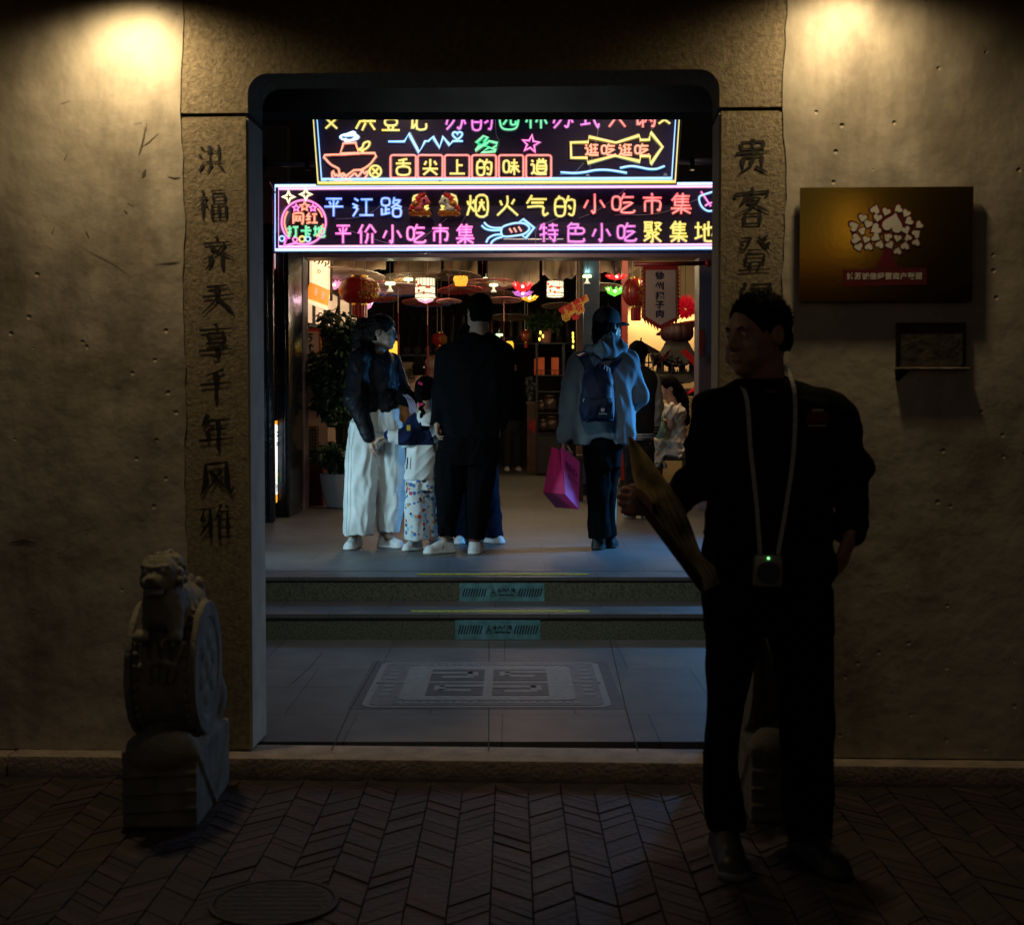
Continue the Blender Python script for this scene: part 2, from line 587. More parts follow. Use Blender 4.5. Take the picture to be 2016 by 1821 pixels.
def brush(ch, cx, cz, size, mb):
    # a brush-written character: strokes that swell and taper, laid 3 mm proud of the stone
    ss = strokes(ch)
    wsc = min(1.15, 1.28 - .055 * len(ss))
    wsc = max(.62, wsc)
    for st in ss:
        pts = []
        for i in range(len(st) - 1):
            k = 5
            for j in range(k):
                t = j / k
                pts.append((st[i][0] + (st[i + 1][0] - st[i][0]) * t, st[i][1] + (st[i + 1][1] - st[i][1]) * t))
        pts.append(st[-1])
        n = len(pts)
        L, Rr = [], []
        closed = abs(st[0][0] - st[-1][0]) + abs(st[0][1] - st[-1][1]) < 0.02
        for i, (x, y) in enumerate(pts):
            a, b = pts[max(0, i - 1)], pts[min(n - 1, i + 1)]
            dx, dy = b[0] - a[0], b[1] - a[1]
            l = math.hypot(dx, dy) or 1
            t = i / (n - 1)
            wd = (0.042 if closed else 0.056) * wsc if closed else 0.070 * wsc * (1.0 - 0.62 * t ** 2.2) * (0.75 + 0.25 * math.sin(3 + 7 * t + 9 * x))
            # right-slanting brush pressure: verticals heavier than horizontals
            wd *= 0.72 + 0.5 * abs(dy / l)
            sx_ = x + 0.05 * (0.5 - y) * 0
            sy_ = y - 0.05 * (x - 0.5)
            L.append((sx_ - dy / l * wd, sy_ + dx / l * wd))
            Rr.append((sx_ + dy / l * wd, sy_ - dx / l * wd))
        V = [F(cx + (p[0] - .5) * size, -0.003, cz - (p[1] - .5) * size) for p in L + Rr]
        mb.add(V, [(i, i + 1, n + i + 1, n + i) for i in range(n - 1)])
for ch, u, v, hgt in (('洪', 417, 312, 52), ('福', 417, 402, 56), ('齐', 427, 498, 60), ('天', 428, 585, 60), ('享', 425, 673, 66),
                      ('千', 425, 758, 60), ('年', 425, 850, 66), ('风', 427, 940, 62), ('雅', 427, 1028, 66)):
    x, z = fl(u, v)
    x, z = fl(u, v)
    mb = MB()
    brush(ch, x, z, hgt * 1.12 / FPX * Y0, mb)
    mb.build("character", M_INK, gw)
for ch, u, v, hgt in (('贵', 1481, 308, 62), ('客', 1480, 405, 64), ('登', 1485, 497, 66), ('门', 1487, 584, 56)):
    x, z = fl(u, v)
    mb = MB()
    brush(ch, x, z, hgt * 1.12 / FPX * Y0, mb)
    mb.build("character", M_INK, gw)

# ---------------------------------------------------------------- plaster on both sides (its edge laps raggedly onto the stone)
def plaster(x0, x1, ragged, name, label):
    pts = []
    n = 70
    zs = [ZK + (ZT - ZK) * i / n for i in range(n + 1)]
    rr = random.Random(3 if x0 < 0 else 5)
    jit = [0.006 * math.sin(9 * z + x0) + 0.009 * (rr.random() - .5) for z in zs]
    if ragged == 'R':
        pts = [(x0, zs[0]), (x0, zs[-1])] + [(x1 + 0.014 + jit[i], zs[i]) for i in range(n, -1, -1)]
    else:
        pts = [(x0 - 0.014 + jit[i], zs[i]) for i in range(n + 1)] + [(x1, zs[-1]), (x1, zs[0])]
    w_ = MB().prism(pts, FFR, 0.004, -0.2)
    o = w_.build(name, M_PLAST)
    return tag(o, label, "wall")
PW = plaster(-5.0, xlo, 'R', "plaster_wall", "yellow lit plaster wall with knocks and scratches left of the stone gateway, lion in front")
plaster(xro, 5.0, 'L', "plaster_wall", "smoother plaster wall right of the gateway carrying the brass plaque")

# hairline cracks and knocks
cr = MB()
def crack(pts, wd):
    P = [fl(u, v) for u, v in pts]
    n = len(P)
    for i in range(n - 1):
        (xa, za), (xb, zb) = P[i], P[i + 1]
        d = Vector((xb - xa, zb - za)).normalized()
        wa, wb = wd * (0.25 if i == 0 else 1), wd * (0.25 if i == n - 2 else 1)
        q = [(xa - d.y * wa, za + d.x * wa), (xa + d.y * wa, za - d.x * wa), (xb + d.y * wb, zb - d.x * wb), (xb - d.y * wb, zb + d.x * wb)]
        cr.add([F(x, -0.0052, z) for x, z in q], [(0, 1, 2, 3)])
crack([(287, 250), (284, 272), (278, 295), (274, 306)], 0.0035)
crack([(290, 244), (288, 260)], 0.004)
crack([(314, 262), (300, 275), (290, 284), (275, 293)], 0.0016)
crack([(288, 334), (284, 344), (281, 350)], 0.008)
crack([(120, 206), (138, 200)], 0.003)
crack([(108, 448), (104, 460)], 0.006)
crack([(133, 305), (128, 316)], 0.005)
crack([(245, 415), (252, 420)], 0.006)
crack([(252, 400), (264, 406)], 0.004)
crack([(20, 1068), (50, 1064), (72, 1070)], 0.006)
crack([(60, 1198), (75, 1202)], 0.004)
crack([(330, 348), (345, 352), (356, 350)], 0.003)
crack([(305, 520), (340, 518), (356, 516)], 0.003)
crack([(150, 480), (185, 500), (225, 520), (262, 548)], 0.0012)
crack([(265, 245), (280, 242)], 0.002)
crack([(170, 455), (176, 468)], 0.005)
cr.build("crack_pattern", mat("crack_shade", (0.10, 0.08, 0.06), 0.95), PW)

# ---------------------------------------------------------------- eave and wall lamps above the picture edge
M_LAMPLENS = mat("lamp_lens", (0.8, 0.75, 0.6), 0.3, emit=(1, .85, .55), es=6)
ev = MB()
ev.box((-6, -1.0, 3.06), (6, 0.0, 3.16), 0, MF)
for i in range(26):
    x = -5.8 + i * .46
    ev.box((x, -0.98, 2.985), (x + .07, -0.003, 3.058), 0, MF)
tag(ev.build("eave", M_DARKWOOD), "dark timber eave with rafters over the gate front", "eave")
for L_, lab in ((LAMP_L, "small downlight above the left plaster wall, at the picture's top edge"),
                (LAMP_R, "small downlight above the brass plaque wall")):
    t = thing("wall_lamp", lab, "wall lamp", L_, "downlights under the eave")
    c = Vector(L_)
    m = MB()
    m.lathe([(0.052, 0.02), (0.052, 0.10), (0.03, 0.115)], c, 20)
    m.lathe([(0.055, 0.012), (0.055, 0.02), (0.047, 0.02), (0.047, 0.012)], c, 20)
    m.build("housing", M_BLACKMET, t, smooth=0.6)
    m = MB().tube([c + Vector((0, 0, .115)), c + Vector((0, 0, .18))], 0.012)
    m.build("stem", M_BLACKMET, t)
    MB().lathe([(0.040, 0.016), (0.040, 0.018)], c, 16).build("lens", M_LAMPLENS, t)

# ---------------------------------------------------------------- kerb and street
kb = MB()
xs = [-5.2, -3.4, -1.9, xli - .12, xri + .1, 2.3, 3.7, 5.2]
for i in range(len(xs) - 1):
    kb.box((xs[i] + .002, -0.10 + 0.004 * (i % 2), -0.05), (xs[i + 1] - .002, 0.12, ZK - 0.002 - 0.003 * (i % 3 == 1)), 0, MF, bev=0.012)
tag(kb.build("kerb", M_KERB, smooth=0.5, kind="structure"), "worn stone sill and kerb along the foot of the gate", "kerb")

M_BRICK = mat("paving_brick", (0.046, 0.031, 0.030), 0.6, 0, 0.3, 5.2, 0.6, 38, col2=(0.017, 0.012, 0.013), dist=0.008)
M_MORTAR = mat("sandy_joint", (0.024, 0.019, 0.016), 0.95, 0, 0.3, 30)
st = MB()
rr = random.Random(4)
cw, ln, bh = 0.118, 0.046, 0.35
x = -3.6
k = 0
while x < 3.6:
    y = 1.4
    sl = 0.055 * (1 if k % 2 else -1)
    while y < 5.35:
        x0, x1 = x + .0024, x + cw - .0024
        zt = rr.uniform(-0.003, 0.002)
        yl, yr = y - sl, y + sl
        lim = lambda xx: Y0 - 0.105 - xx * math.tan(YAW)
        if max(yl, yr) + ln < lim(x):
            j = 0.0006
            t1 = [(x0, yl + j, zt), (x1, yr + j, zt), (x1, yr + ln - j, zt + rr.uniform(-.001, .001)), (x0, yl + ln - j, zt)]
            st.add(t1 + [(p[0], p[1], -0.03) for p in t1], [(0, 1, 2, 3), (0, 4, 5, 1), (1, 5, 6, 2), (2, 6, 7, 3), (3, 7, 4, 0)], rr.choice((0, 0, 0, 1, 2)))
        y += ln
    x += cw
    k += 1
st.build("street_bricks", [M_BRICK, mat("dark_brick", (0.030, 0.022, 0.023), 0.55, 0, 0.3, 8, 0.6, 38, dist=0.008),
                           mat("plum_brick", (0.052, 0.030, 0.034), 0.66, 0, 0.3, 7, 0.6, 38, dist=0.008)], kind="structure")
MB().add([(-60, -60, -0.012), (60, -60, -0.012), (60, 60, -0.012), (-60, 60, -0.012)], [(0, 1, 2, 3)]).build("ground", M_MORTAR, kind="structure")

M_IRON = mat("cast_iron", (0.032, 0.025, 0.023), 0.6, 0.3, 0.3, 18, 0.6, 70)
mc = thing("manhole_cover", "dark round iron manhole cover in the brick street", "manhole cover", onz(540, 1775, 0.004))
c = onz(540, 1775, 0.004)
MB().lathe([(0.180, -0.02), (0.180, 0.004), (0.166, 0.004), (0.166, -0.02)], c, 40).build("ring", M_IRON, mc)
m = MB().lathe([(0.163, -0.02), (0.163, 0.002), (0.15, 0.004)], c, 40)
for i in range(-4, 5):
    h = math.sqrt(max(0, .145 ** 2 - (i * .034) ** 2))
    m.box((c.x - h, c.y + i * .034 - .005, c.z + .0015), (c.x + h, c.y + i * .034 + .005, c.z + .0048))
m.build("lid", M_IRON, mc)

# unseen house across the lane, placed so the brass plaque mirrors it dark
oh = MB().box((2.35, -9, 0), (9, -3.4, 6.5))
oh.box((2.3, -9, 6.5), (9.1, -3.1, 6.7))
for z in (0.9, 3.6):
    oh.box((3.4, -3.39, z), (4.6, -3.35, z + 1.5))
oh.build("opposite_wall", M_SOOT, kind="structure")
MB().box((1.42, -3.6, 2.75), (1.84, -3.5, 5.2)).build("assumed_glow_panel", mat("assumed_panel_glow", (.8, .6, .3), .4, 0, .2, 2, emit=(1, .66, .20), es=1.1), kind="structure")  # glowing panel assumed across the lane, added for the plaque's gold highlight
# ---------------------------------------------------------------- passage behind the gate: landing, two steps, upper floor
ZL, ZS, ZU = 0.072, 0.220, 0.367
YR1, YR2 = 7.69, 8.205
def paving(name, tile, c1, c2, joint, rough=0.55, off=(0, 0, 0)):
    m = mat(name, c1, rough, 0, 0.15, 5, 0.12, 120, col2=c2, detail=10, dist=0.004)
    t = m.node_tree
    N, L = t.nodes, t.links
    b = N["Principled BSDF"]
    tc = N.new("ShaderNodeTexCoord")
    mp = N.new("ShaderNodeMapping")
    mp.inputs["Location"].default_value = off
    L.new(tc.outputs["Object"], mp.inputs[0])
    br = N.new("ShaderNodeTexBrick")
    br.offset = 0.5
    br.inputs["Scale"].default_value = 1
    br.inputs["Brick Width"].default_value = tile[0]
    br.inputs["Row Height"].default_value = tile[1]
    br.inputs["Mortar Size"].default_value = 0.0035
    br.inputs["Mortar Smooth"].default_value = 0.2
    br.inputs["Color1"].default_value = (1, 1, 1, 1)
    br.inputs["Color2"].default_value = (0.82, 0.83, 0.85, 1)
    br.inputs["Mortar"].default_value = (joint, joint, joint, 1)
    L.new(mp.outputs[0], br.inputs["Vector"])
    mx = N.new("ShaderNodeMix")
    mx.data_type = 'RGBA'
    mx.blend_type = 'MULTIPLY'
    mx.inputs[0].default_value = 1
    L.new(b.inputs["Base Color"].links[0].from_socket, mx.inputs[6])
    L.new(br.outputs["Color"], mx.inputs[7])
    L.new(mx.outputs[2], b.inputs["Base Color"])
    return m
M_LAND = paving("landing_slabs", (0.62, 1.02), (0.15, 0.142, 0.14), (0.10, 0.095, 0.097), 0.25, 0.5, (0.66, 0.32, 0))
M_UPPER = paving("floor_slabs", (0.62, 0.62), (0.125, 0.12, 0.12), (0.085, 0.08, 0.085), 0.35, 0.48, (0.1, 0.2, 0))
M_RISER = mat("speckled_granite", (0.16, 0.165, 0.12), 0.5, 0, 0.1, 110, 0.1, 200, col2=(0.035, 0.04, 0.03), detail=2)
MB().box((-2.4, Y0 + 0.19, -0.03), (2.4, YR1 + .02, ZL)).build("landing", M_LAND, kind="structure")
sp = MB()
sp.box((-2.4, YR1, ZL + .001), (2.4, YR2 + .03, ZS - .022), 1)
sp.box((-2.4, YR1 - .012, ZS - .022), (2.4, YR2 + .03, ZS), 0)
sp.box((-2.4, YR2, ZS + .001), (2.4, YR2 + .3, ZU - .022), 1)
sp.box((-2.4, YR2 - .012, ZU - .022), (2.4, YR2 + .3, ZU - .002), 0)
sp.build("steps", [M_UPPER, M_RISER], kind="structure")
MB().box((-6, YR2 + .28, 0.1), (6, 32, ZU)).build("floor", M_UPPER, kind="structure")

fc = MB()
for P_ in ([(634, 1286), (612, 1312), (575, 1346)], [(507, 1313), (560, 1315), (600, 1312)], [(507, 1352), (690, 1353)], [(560, 1345), (575, 1347)], [(1200, 1257), (1232, 1396), (1256, 1478)], [(745, 1300), (690, 1396), (652, 1478)], [(963, 1262), (962, 1478)]):
    Q_ = [onz(u, v, ZL) for u, v in P_]
    for i in range(len(Q_) - 1):
        d_ = (Q_[i + 1] - Q_[i]).cross(Vector((0, 0, 1))).normalized() * .0024
        h_ = Vector((0, 0, .0015 + .0001 * i))
        fc.add([Q_[i] - d_ + h_, Q_[i] + d_ + h_, Q_[i + 1] + d_ + h_, Q_[i + 1] - d_ + h_], [(0, 1, 2, 3)])
fc.build("floor_joint_lines", mat("joint_dirt", (.03, .028, .027), .9), kind="structure")
M_TAPE = mat("yellow_tape", (0.50, 0.48, 0.05), 0.7, 0, 0.35, 40)
for (u0, u1, v, z, y, lab) in ((810, 1160, 1200, ZS, YR1 + .10, "yellow anti slip strip along the lower step edge"),
                               (822, 1158, 1131, ZU, YR2 + .12, "yellow anti slip strip along the upper step edge")):
    a, b = at(u0, v, y), at(u1, v, y)
    t = MB()
    for j in range(3):
        t.box((a.x, y - .035 + j * .014, z - .0005), (b.x, y - .024 + j * .014, z + .004))
    tag(t.build("grip_strip", M_TAPE), lab, "grip strip", "yellow strips on the steps")

M_STICK = mat("step_sticker", (0.11, 0.28, 0.34), 0.35, 0, 0.35, 22)
M_NAVY = mat("navy_print", (0.012, 0.016, 0.045), 0.5)
def sticker(u, v, y, lab):
    c = at(u, v, y)
    W, H = 0.62 * 168 / 194, 0.112
    W = 168 / FPX * y * 1.0
    t = thing("step_sticker", lab, "sticker", c, "warning stickers on the step risers")
    m = MB().box((c.x - W / 2, y - 0.0045, c.z - H / 2), (c.x + W / 2, y - 0.0005, c.z + H / 2))
    m.build("sheet", M_STICK, t)
    fr = (Vector((c.x, y - 0.0048, c.z)), Vector((1, 0, 0)), Vector((0, 0, 1)), Vector((0, -1, 0)))
    g = MB()
    for side in (-1, 1):
        x0 = -W * .47 if side < 0 else W * .185
        for i in range(9):
            a = x0 + i * W * .0315
            b0, b1 = -H * .22, H * .22
            g.prism([(a, b0), (a + W * .016, b0), (a + W * .044, b1), (a + W * .028, b1)], fr, 0, .0006)
    for i in range(3):
        P = [(-W * .105 + W * .045 * math.cos(R(90 + 120 * q)), -H * .05 + H * .33 * math.sin(R(90 + 120 * q)) * .8) for q in (i, i + 1)]
        g.tube([fr[0] + fr[1] * p[0] + fr[2] * p[1] for p in P], 0.0016, 4)
    for P in (((-.115, .08), (-.10, -.02), (-.085, -.10)), ((-.125, -.02), (-.10, 0), (-.082, .03)), ((-.10, -.02), (-.125, -.13))):
        g.tube([fr[0] + fr[1] * (p[0] * W) + fr[2] * (p[1] * H) for p in P], 0.0022, 4)
    text_into(g, "小心台阶", H * .22, (fr[0] + fr[1] * (W * .055) + fr[2] * (H * .09), fr[1], fr[2], fr[3]), .0006, 0, .002, 1.08, 0, 1.05)
    text_into(g, "Mind Your Step", H * .125, (fr[0] + fr[1] * (W * .055) - fr[2] * (H * .13), fr[1], fr[2], fr[3]), .0006, 0, .001)
    g.build("print", M_NAVY, t)
sticker(988, 1166, YR2, "teal mind your step sticker on the upper riser")
sticker(980, 1239, YR1, "teal mind your step sticker on the lower riser, darker")

# painted emblem on the landing
M_EMB_L = mat("emblem_pale", (0.27, 0.26, 0.26), 0.55, 0, 0.25, 26, col2=(0.18, 0.172, 0.175))
M_EMB_D = mat("emblem_dark", (0.075, 0.066, 0.070), 0.55, 0, 0.2, 20)
e0, e1 = onz(683, 1396, ZL), onz(1231, 1396, ZL)
e2 = onz(965, 1302, ZL)
ex0, ex1, ey0, ey1 = e0.x, e1.x, e0.y, e2.y
ecx, ecy, EW, EH = (ex0 + ex1) / 2, (ey0 + ey1) / 2, ex1 - ex0, ey1 - ey0
em = thing("floor_emblem", "square key pattern emblem in pale and dark paint on the landing slabs", "floor emblem", (ecx, ecy, ZL))
efr = (Vector((ecx, ecy, ZL)), Vector((1, 0, 0)), Vector((0, 1, 0)), Vector((0, 0, 1)))
def rrect(w, h, r):
    return arc(w / 2 - r, h / 2 - r, r, 0, 90, 5) + arc(-w / 2 + r, h / 2 - r, r, 90, 180, 5) + arc(-w / 2 + r, -h / 2 + r, r, 180, 270, 5) + arc(w / 2 - r, -h / 2 + r, r, 270, 360, 5)
MB().prism(rrect(EW, EH, .015), efr, -.001, .001).build("ground_coat", M_EMB_D, em)
MB().prism(rrect(EW * .91, EH * .95, .07), efr, .0, .003).build("frame_band", M_EMB_L, em)
MB().prism(rrect(EW * .86, EH * .89, .05), efr, .0, .005).build("inner_band", mat("emblem_mid", (0.14, 0.128, 0.136), .55, 0, .25, 24), em)
MB().prism(rrect(EW * .66, EH * .72, .05), efr, .0, .007).build("centre_panel", M_EMB_L, em)
kd = MB()
kw, kh = EW * .215, EH * .25
for sx_ in (-1, 1):
    for sy_ in (-1, 1):
        cx_, cy_ = sx_ * EW * .125, sy_ * EH * .148
        kd.prism([(cx_ - kw / 2, cy_ - kh / 2), (cx_ + kw / 2, cy_ - kh / 2), (cx_ + kw / 2, cy_ + kh / 2), (cx_ - kw / 2, cy_ + kh / 2)], efr, 0, .009)
kd.build("key_block", M_EMB_D, em)
kl = MB()
def bar(x0, y0, x1, y1, z=.011):
    kl.prism([(x0, y0), (x1, y0), (x1, y1), (x0, y1)], efr, 0, z)
t_ = EH * .045
for sx_ in (-1, 1):
    for sy_ in (-1, 1):
        cx_, cy_ = sx_ * EW * .125, sy_ * EH * .148
        q = 1 if sx_ * sy_ > 0 else -1
        bar(cx_ - kw * .28, cy_ - t_ / 2 + q * kh * .22, cx_ + kw * .5 * (1 if q > 0 else .6), cy_ + t_ / 2 + q * kh * .22)
        bar(cx_ - kw * .5 * (1 if q < 0 else .6), cy_ - t_ / 2 - q * kh * .14, cx_ + kw * .28, cy_ + t_ / 2 - q * kh * .14)
        bar(cx_ - q * kw * .28 - t_ / 2, cy_ - kh * .16, cx_ - q * kw * .28 + t_ / 2, cy_ + kh * .24)
for i in range(22):
    x = -EW * .33 + i * EW * .031
    if abs(x) > EW * .03:
        for s_ in (-1, 1):
            bar(x, s_ * EH * .40 - EH * .018, x + EW * .016, s_ * EH * .40 + EH * .018, .0068)
for i in range(7):
    y = -EH * .27 + i * EH * .085
    for s_ in (-1, 1):
        bar(s_ * EW * .385 - EW * .02, y, s_ * EW * .385 + EW * .02, y + EH * .035, .0068)
for s_ in (-1, 1):
    bar(s_ * EW * .38 - EW * .06, -EH * .012, s_ * EW * .38 + EW * .06, EH * .012, .0074)
kl.build("key_pattern", M_EMB_L, em)

# ---------------------------------------------------------------- passage shell
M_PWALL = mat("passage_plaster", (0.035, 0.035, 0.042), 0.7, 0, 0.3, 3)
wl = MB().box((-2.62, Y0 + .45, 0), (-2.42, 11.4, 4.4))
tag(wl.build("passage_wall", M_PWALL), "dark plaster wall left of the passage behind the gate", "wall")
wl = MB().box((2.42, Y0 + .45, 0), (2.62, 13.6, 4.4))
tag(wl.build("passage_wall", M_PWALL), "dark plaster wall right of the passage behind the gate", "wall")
MB().box((-2.62, Y0 + .30, 4.41), (2.62, 13.68, 4.5)).build("ceiling", M_SOOT, kind="structure")
hb = MB().box((-2.4, 6.96, 2.86), (2.4, 7.14, 4.40), bev=.01)
hb.box((-2.4, 6.93, 2.855), (2.4, 6.955, 2.885))
tag(hb.build("header_beam", mat("sooty_beam", (.006, .0062, .0066), .8, 0, .4, 5, .15, 25, spec=.1)), "black timber beam crossing the passage in front of the top neon sign", "beam")
M_LENS2 = mat("panel_lens", (0.7, 0.8, 0.9), 0.4, emit=(.6, .8, 1), es=3)
for p, lab, q in (((-2.38, 8.7, 1.15), "unseen side lamp added on the left passage wall behind the gate", -1), ((2.38, 10.2, 1.7), "unseen side lamp added on the right passage wall behind the gate", 1)):
    t = thing("unseen_side_lamp", lab, "flood lamp", p, "unseen side lamps of the passage")  # housings added for the unseen side lights
    MB().box((p[0] - .03, p[1] - .2, p[2] - .2), (p[0] + .03, p[1] + .2, p[2] + .2), bev=.01).build("housing", M_BLACKMET, t)
    MB().box((p[0] - q * .035 - .003, p[1] - .17, p[2] - .17), (p[0] - q * .035 + .003, p[1] + .17, p[2] + .17)).build("lens", M_LENS2, t)
t = thing("ceiling_light", "unseen square panel light added overhead between gate and header beam", "ceiling light", (0, 5.9, 3.37))  # unseen panel added to light the landing and risers
MB().box((-.2, 5.7, 3.375), (.2, 6.1, 3.41)).build("frame", M_BLACKMET, t)
MB().tube([(0, 5.9, 3.41), (0, 5.9, 4.41)], .012).build("rod", M_BLACKMET, t)
# rafters over the neon signs and a conduit
rf = MB()
for y in (8.6, 9.9, 11.0, 12.4):
    rf.box((-2.4, y, 4.22), (2.4, y + .12, 4.405))
tag(rf.build("rafters", M_DARKWOOD), "black rafters under the passage ceiling above the neon signs", "rafters")
for x in (-0.95, 0.95):
    t = thing("downlight", "small warm downlight above the neon signs, " + ("left" if x < 0 else "right") + " of the passage", "downlight", (x, 10.7, 4.3), "downlights over the neon signs")
    MB().lathe([(.05, .012), (.05, .10), (.03, .112)], (x, 10.7, 4.3), 18).build("housing", M_BLACKMET, t, smooth=.6)
    MB().lathe([(.042, .010), (.042, .0125)], (x, 10.7, 4.3), 16).build("lens", M_LAMPLENS, t)
t = thing("banner_fill", "small warm strip added out of sight behind the lower neon sign to light the banner", "lamp", (0.2, 12.9, 2.98))
MB().box((-.1, 12.87, 2.965), (.5, 12.93, 3.0)).build("housing", M_BLACKMET, t)  # hidden lamp added to brighten the banner and paper sign
MB().box((-.08, 12.88, 2.958), (.48, 12.92, 2.963)).build("lens", M_LAMPLENS, t)
pp = thing("conduit", "grey horizontal conduit pipe beside the top neon sign", "pipe", at(560, 322, 11.5))
MB().tube([at(1330, 318, 12.2), at(1440, 318, 12.2)], 0.028, 10).build("pipe", mat("grey_conduit", (0.11, 0.11, 0.15), 0.35, .3), pp, smooth=True)
m = MB().tube([at(495, 322, 12.2), at(640, 324, 12.2)], 0.028, 10)
m.build("pipe", mat("grey_conduit", (0.11, 0.11, 0.15), 0.35, .3), pp, smooth=True)
for u in (522, 606, 1362):
    c = at(u, 322, 12.2)
    MB().box((c.x - .02, c.y - .04, c.z - .06), (c.x + .02, c.y + .04, c.z + .05)).build("clamp", M_BLACKMET, pp)
MB().tube([at(500, 350, 11.4), at(530, 358, 11.4), at(545, 385, 11.8)], .004, 5).build("cable", M_BLACKMET, pp)

# ================================================================ neon signs
YS1, YS2 = 11.95, 11.80
NC = {'Y': neon("neon_yellow", (1.0, 0.78, 0.03), 1.05), 'B': neon("neon_blue", (0.06, 0.24, 1.0), 1.7),
      'R': neon("neon_red", (1.0, 0.05, 0.04), 1.35), 'M': neon("neon_magenta", (1.0, 0.05, 0.56), 1.35),
      'V': neon("neon_violet", (0.80, 0.03, 0.66), 1.15), 'G': neon("neon_green", (0.02, 0.80, 0.30), 1.1),
      'C': neon("neon_cyan", (0.10, 0.48, 1.0), 1.6), 'W': neon("neon_white", (0.30, 0.58, 1.0), 2.3),
      'P': neon("neon_pink", (1.0, 0.30, 0.74), 1.8), 'O': neon("neon_orange", (1.0, 0.17, 0.03), 1.4),
      'S': neon("neon_cream", (1.0, 0.80, 0.35), 1.9)}
M_ACRYL = mat("smoked_acrylic", (0.07, 0.055, 0.13), 0.16, 0, 0.1, 4, spec=0.3, trans=(0.45, (0.62, 0.62, 0.70)))
M_WIRE = mat("clear_wire", (0.35, 0.35, 0.42), 0.3)

M_HALO = mat("halo_strip", (.34, .34, .36), .6, 0, .1, 20)
c1u = lambda x: 516 + x * .232
c2u = lambda x: 967.7 + x * .232
cv = lambda y: 193.5 + y * .232
def C1(s): return [(c1u(float(p.split(',')[0])), cv(float(p.split(',')[1]))) for p in s.split()]
def C2(s): return [(c2u(float(p.split(',')[0])), cv(float(p.split(',')[1]))) for p in s.split()]

class Tubes:
    # glass tubes of one colour and one motif: a mesh of its own under the sign
    def __init__(s, Y, r=.0088):
        s.Y, s.r, s.mb = Y, r, MB()
    def path(s, pts, closed=False, r=None, sm=0, dy=0):
        P = [at(u, v, s.Y - .02 + dy) for u, v in pts]
        if sm:
            P = smooth_path(P, sm, closed)
        s.mb.tube(P, r or s.r, 7, closed=closed)
        # flat pale strip added behind the tube to catch its light as a halo
        k = len(s.mb.v)
        s.mb.tube([Vector((p.x, s.Y - .004, p.z)) for p in P], (r or s.r) * 2.0, 6, 1, closed=closed)
        s.mb.v[k:] = [(x, s.Y - .004 + (y - s.Y + .004) * .12, z) for x, y, z in s.mb.v[k:]]
        return s
    def char(s, ch, u0, u1, v0, v1, r=None):
        for i, st in enumerate(strokes(ch)):
            cl = len(st) > 3 and abs(st[0][0] - st[-1][0]) + abs(st[0][1] - st[-1][1]) < .03
            pts = [(u0 + x * (u1 - u0), v0 + y * (v1 - v0)) for x, y in (st[:-1] if cl else st)]
            s.path(pts, cl, r, 3 if len(pts) > 2 else 0, dy=.0016 * (i % 3))
        return s
    def each(s, items, col, parent):
        for it in items:
            Tubes(s.Y, s.r).char(*it).done("character_tube", col, parent)
    def done(s, name, col, parent):
        return s.mb.build(name, [NC[col], M_HALO], parent, smooth=True)
def star(cu, cv_, r, k=5, inner=.42, rot=0):
    out = []
    for i in range(2 * k):
        a = R(-90 + rot + 180 * i / k)
        q = r if i % 2 == 0 else r * inner
        out.append((cu + q * math.cos(a), cv_ + q * math.sin(a)))
    return out
def ring(cu, cv_, r, n=20, a0=0, a1=360):
    return [(cu + r * math.cos(R(a0 + (a1 - a0) * i / n)), cv_ + r * math.sin(R(a0 + (a1 - a0) * i / n))) for i in range(n if a1 - a0 == 360 else n + 1)]
def rbox(u0, u1, v0, v1, r):
    P = []
    for cx, cy, a in ((u1 - r, v1 - r, 0), (u0 + r, v1 - r, 90), (u0 + r, v0 + r, 180), (u1 - r, v0 + r, 270)):
        P += [(cx + r * math.cos(R(a + 22.5 * i)), cy + r * math.sin(R(a + 22.5 * i))) for i in range(5)]
    return P

# ---- lower sign
ns = thing("neon_sign", "wide neon sign in a white and pink double border, two rows of snack market characters", "neon sign", at(980, 495, YS1), "neon signs over the market entrance")
pa, pb = at(535, 360, YS1), at(1430, 499, YS1)
MB().box((pa.x, YS1, pb.z), (pb.x, YS1 + .012, pa.z)).build("acrylic_panel", M_ACRYL, ns)
t = Tubes(YS1, .0078)
t.path([(541.5, 366), (1424, 361.5), (1424, 488.5), (541.5, 492.5)], True)
t.done("border_tube", 'W', ns)
t = Tubes(YS1, .0065)
t.path([(548.5, 372), (1417, 367.5), (1417, 482), (548.5, 486)], True)
t.done("border_tube", 'P', ns)
def line(Y, items, name, col, parent, v0, v1, r=.0090):
    for ch, u0, u1 in items:
        Tubes(Y, r).char(ch, u0, u1, v0, v1).done("character_tube", col, parent)
line(YS1, [('平', 635, 678), ('江', 691, 736), ('路', 748, 792)], "lettering", 'B', ns, 387, 427)
line(YS1, [('最', 806, 846), ('具', 864, 904), ('烟', 917, 961), ('火', 975, 1022), ('气', 1033, 1081), ('的', 1089, 1134)], "lettering", 'Y', ns, 383, 426)
line(YS1, [('小', 1146, 1193), ('吃', 1203, 1250), ('市', 1262, 1305), ('集', 1319, 1363)], "lettering", 'R', ns, 379, 422)
line(YS1, [('平', 657, 693), ('价', 703, 741), ('小', 751, 792), ('吃', 800, 838), ('市', 848, 885), ('集', 896, 935)], "lettering", 'M', ns, 440, 480)
line(YS1, [('特', 1060, 1101), ('色', 1113, 1151), ('小', 1163, 1204), ('吃', 1214, 1253)], "lettering", 'V', ns, 437, 477)
line(YS1, [('聚', 1265, 1304), ('集', 1317, 1355), ('地', 1366, 1408)], "lettering", 'Y', ns, 434, 477)
